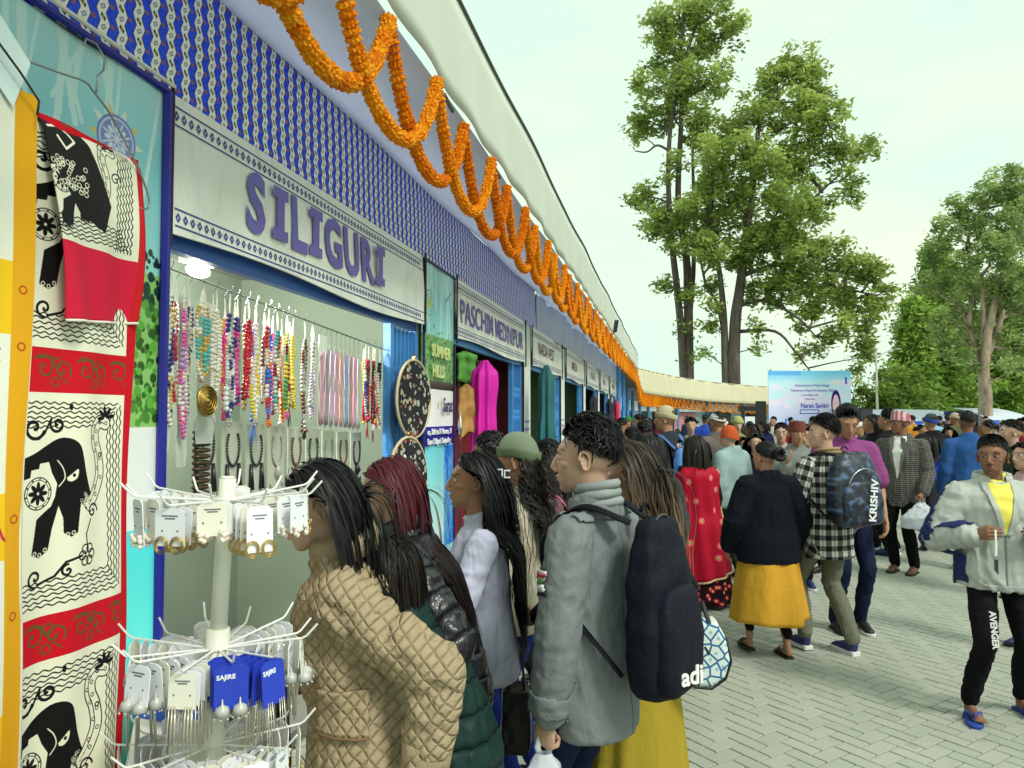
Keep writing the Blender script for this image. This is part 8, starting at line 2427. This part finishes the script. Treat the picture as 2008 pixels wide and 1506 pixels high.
# ------------------------------------------------------------------ counter table in front of the stall with goods
tb = thing('display_table', 'narrow table under a white cloth with earring cards and a blue tray', 'table')
q4 = [(-1.36, 2.86), (-.615, 1.10), (-.30, 1.16), (-.98, 2.98)]; zt = .87
m = MB(); m.add([(x, y, zt) for x, y in q4] + [(x, y, zt - .03) for x, y in q4], [(0, 1, 2, 3), (7, 6, 5, 4), (0, 4, 5, 1), (1, 5, 6, 2), (2, 6, 7, 3), (3, 7, 4, 0)]); m.build('tabletop', plain((.55, .55, .48), .6), tb)
m = MB(); q_ = q4 + [q4[0]]; pts = []
for a, b in zip(q_[:-1], q_[1:]):
    for k in range(30): t_ = k / 30; pts.append((a[0] + (b[0] - a[0]) * t_, a[1] + (b[1] - a[1]) * t_))
cx_, cy_ = np.mean(q4, 0); n = len(pts); V = []
for j, z in enumerate((zt + .004, zt + .003, .5, .03)):
    for i, (x, y) in enumerate(pts):
        k_ = (1.0, 1.012, 1.03 + .02 * sin(i * .9), 1.05 + .04 * sin(i * .9))[j]; V.append((cx_ + (x - cx_) * k_, cy_ + (y - cy_) * k_, z))
m.add(V, [(j * n + i, j * n + (i + 1) % n, (j + 1) * n + (i + 1) % n, (j + 1) * n + i) for j in range(3) for i in range(n)]); m.add([(x, y, zt + .004) for x, y in q4], [(0, 1, 2, 3)])
tc_ = m.build('cloth', plain((.62, .64, .56), .85, .1, 5, .3, 20), None, True); tc_.name = 'tablecloth'; tag(tc_, 'pale cloth covering the narrow display table', 'tablecloth')
for (x, y) in [(cx_ + (a - cx_) * .9, cy_ + (b - cy_) * .9) for a, b in q4]:
    m = MB(); m.tube([(x, y, 0), (x, y, zt - .03)], .018, 6); m.build('leg', STEEL, tb)
tray = thing('blue_tray', 'blue plastic tray of cream sticks on the display table', 'tray', (-.90, 2.22, zt + .006), -.35)
m = MB(); m.b2((-.15, -.13, 0), (.15, .13, .008)); 
for (a, b) in (((-.15, -.13, .008), (.15, -.118, .04)), ((-.15, .118, .008), (.15, .13, .04)), ((-.15, -.117, .008), (-.138, .117, .04)), ((.138, -.117, .008), (.15, .117, .04))): m.b2(a, b)
m.build('tray_body', plain((.01, .10, .62), .35), tray)
sk = thing('hair_sticks', 'cream wooden sticks heaped in the blue tray', 'sticks', (-.90, 2.22, zt + .018), -.35); m = MB()
for k in range(46): a = RNG.uniform(-.5, .5); x, y = RNG.uniform(-.03, .03), RNG.uniform(-.08, .08); m.tube([(x - .095 * cos(a), y - .05 * sin(a), .01 + k * .0006), (x + .095 * cos(a), y + .05 * sin(a), .014 + k * .0007)], .0035, 5)
tag(m.build('stick', plain((.72, .68, .50), .6), sk), kind='stuff')
WC = plain((.80, .82, .86), .55, .04, 8, .05, name='white_card'); CC_ = plain((.78, .76, .66), .55, .04, 8, .05, name='cream_card'); BC_ = plain((.02, .05, .50), .5, name='blue_card')
GR2 = 'packets and cards lying on the display table'
rs_ = random.Random(9)
for k in range(46):
    t_ = rs_.random(); u_ = rs_.uniform(.15, .85); a = np.array(q4[1]) * (1 - t_) + np.array(q4[0]) * t_; b = np.array(q4[2]) * (1 - t_) + np.array(q4[3]) * t_; p = a * (1 - u_) + b * u_
    if hypot(p[0] + .90, p[1] - 2.22) < .20: continue
    cn = rs_.choice(['white', 'cream', 'green', 'white', 'pale grey']); ht = .004 + .003 * (k % 5)
    o = thing('earring_packet', f'{cn} packet lying flat on the display table among similar ones', 'packet', (p[0], p[1], zt + .006 + ht * .5), rs_.uniform(-1, 1), GR2)
    m = MB(); m.box((0, 0, 0), (.030, .042, .0025)); m.build('card', plain({'white': (.8, .82, .84), 'cream': (.75, .72, .6), 'green': (.45, .62, .42), 'pale grey': (.6, .62, .62)}[cn], .4), o)
    m = MB()
    for j in range(3): m.tube([(rs_.uniform(-.02, .02) + .008 * cos(x_), rs_.uniform(-.02, .02) + .008 * sin(x_), .004) for x_ in (0, 1.5, 3, 4.5)], .0015, 4, closed=True)
    m.build('trinket', GOLD if k % 2 else BMAT['silver'], o)

# ------------------------------------------------------------------ revolving earring stand
es = thing('earring_stand', 'white revolving stand with wire arms full of earring cards, in front of the stall', 'display stand')
WP = plain((.74, .74, .64), .35, .04, 4, .02, name='cream_plastic'); WW = plain((.82, .82, .78), .35, name='white_wire')
top_ = PX(447, 938, 1.40); bt = Vector((-.562, 1.40, zt + .01))
m = MB(); m.tube([bt, bt.lerp(top_, .62)], .0205, 16); m.build('pole', WP, es, True)
m = MB(); m.tube([bt.lerp(top_, .60), top_], .0150, 16); m.tube([top_, top_ + Vector((0, 0, .004))], [.0150, .010], 16); m.build('upper_pole', WP, es, True)
m = MB(); m.tube([bt, bt + Vector((0, 0, .012))], [.11, .10], 24); m.build('base', WP, es, True)
def cardm(w_, h_):
    m = MB(); b = .12
    m.prism([(-w_ / 2, -h_), (w_ / 2, -h_), (w_ / 2, -.006), (w_ * .3, 0), (-w_ * .3, 0), (-w_ / 2, -.006)], -.0008, .0008)
    for z_, f_ in ((.20, .55), (.27, .35)): m.b2((-w_ * f_ / 2, -.0012, -h_ * z_ - .0012), (w_ * f_ / 2, -.0009, -h_ * z_ + .0012), 1)
    for x_ in (-.014, .014): m.b2((x_ - .0015, -.0013, -h_ * .6 - .0015), (x_ + .0015, -.0009, -h_ * .6 + .0015), 1)
    return m
PRN = plain((.16, .16, .20), .6, name='card_print')
CM = {('W', a): cardm(*a).mesh('card', [WC, PRN]) for a in ((.047, .056), (.044, .078), (.054, .063))}
CMC = {a: cardm(*a).mesh('card', [CC_, PRN]) for a in ((.047, .056), (.044, .078), (.054, .063))}
CMB = cardm(.054, .075).mesh('card', [BC_, BC_])
def ear(kind, rs_):
    m = MB()
    for q in (-1, 1):
        x = q * .014
        if kind == 'gold hoop':
            for rr_ in (.012, .009): m.tube([(x + rr_ * cos(a), -.003, -.016 + rr_ * 1.2 * sin(a)) for a in np.linspace(0, 6.28, 13)[:-1]], .0012, 5, closed=True)
        elif kind == 'long silver drop':
            for j in range(3): m.tube([(x + (j - 1) * .005, -.003, 0), (x + (j - 1) * .007, -.003, -.085 + .008 * abs(j - 1))], .0011, 4)
        elif kind == 'pearl cluster':
            for j in range(6): beads(m, (x + rs_.uniform(-.007, .007), -.004, -.012 + rs_.uniform(-.012, .008)), .0045, 0)
        else:
            m.tube([(x, -.003, 0), (x, -.003, -.010), (x, -.003, -.014), (x, -.003, -.026)], [.001, .002, .010, .014], 9)
            for j in range(7): beads(m, (x + .013 * cos(j * .9), -.003 + .013 * sin(j * .9), -.030), .0022, 0)
    return m.mesh('earring', {'gold hoop': GOLD, 'long silver drop': plain((.62, .58, .48), .3, metal=.6, name='pale_metal'), 'pearl cluster': plain((.80, .72, .62), .25, name='pearl'), 'silver jhumka': BMAT['silver']}[kind], True)
KINDS = ['gold hoop', 'long silver drop', 'pearl cluster', 'silver jhumka']
EM = {k: ear(k, random.Random(3)) for k in KINDS}
tiers = [(.945, 'top', 12), (.57, 'middle', 12), (.33, 'lowest', 12)]
dirn = lambda a: 'left' if cos(a) < -.5 else 'right' if cos(a) > .5 else 'middle'
cnt = {}
for ti, (tt, tn, na) in enumerate(tiers):
    c_ = bt.lerp(top_, tt) if ti < 2 else bt.lerp(top_, tt)
    m = MB(); m.tube([c_ + Vector((.016 * cos(a), .016 * sin(a), 0)) for a in np.linspace(0, 6.28, 17)[:-1]], .006, 6, closed=True); m.build('arm_ring', WP, es, True)
    for k in range(na):
        a = 2 * pi * k / na + .22 + ti * .3; R_ = .152 + .012 * (k % 2); e_ = Vector((cos(a), sin(a), 0))
        zz_ = .012 * (k % 2); m = MB()
        m.tube([c_ + e_ * .016, c_ + e_ * (R_ * .95) + Vector((0, 0, zz_ + .006)), c_ + e_ * R_ + Vector((0, 0, zz_ + .010)), c_ + e_ * (R_ + .020) + Vector((0, 0, zz_ + .032))], .0020, 6); m.build('arm', WW, es)
        ncard = 5 if ti else 4
        kd = KINDS[(k * 2 + ti) % 4]
        for j in range(ncard):
            rr_ = R_ * (.48 + .46 * j / (ncard - 1)) ; pos = c_ + e_ * rr_ + Vector((0, 0, zz_ * rr_ / R_ + .001))
            blue = ti == 1 and -1.35 < (a + pi) % (2 * pi) - pi < -.1
            sz = ((.047, .056), (.044, .078), (.054, .063))[(k + ti) % 3]
            cm_ = CMB if blue else (CM[('W', sz)] if (k + j) % 3 else CMC[sz]); hgt = .075 if blue else sz[1]
            lbk = (tn, dirn(a), kd, blue); cnt[lbk] = cnt.get(lbk, 0) + 1
            cc = thing('earring_card', f"{'blue' if blue else 'white'} card with {kd} earrings on the {tn} ring, {dirn(a)} side of the stand", 'earring card', pos, a + pi / 2 + rs_.uniform(-.15, .15), f'{"blue" if blue else "white"} {kd} cards, {tn} ring {dirn(a)}')
            cc.rotation_euler = (rs_.uniform(-.1, .1), 0, a + pi / 2 + rs_.uniform(-.2, .2))
            link('card', cm_, cc); eo = link('earring', EM[kd], cc); eo.location = (0, -.001, -hgt * (.72 if kd != 'long silver drop' else .9))
            if blue and j == ncard - 1:
                text_obj('lettering', 'SAJIRE', .011, WHT, cc, .0003, (-.024, -.0015, -.022), ext=.0003)
bpy.data.scenes.remove(TS)
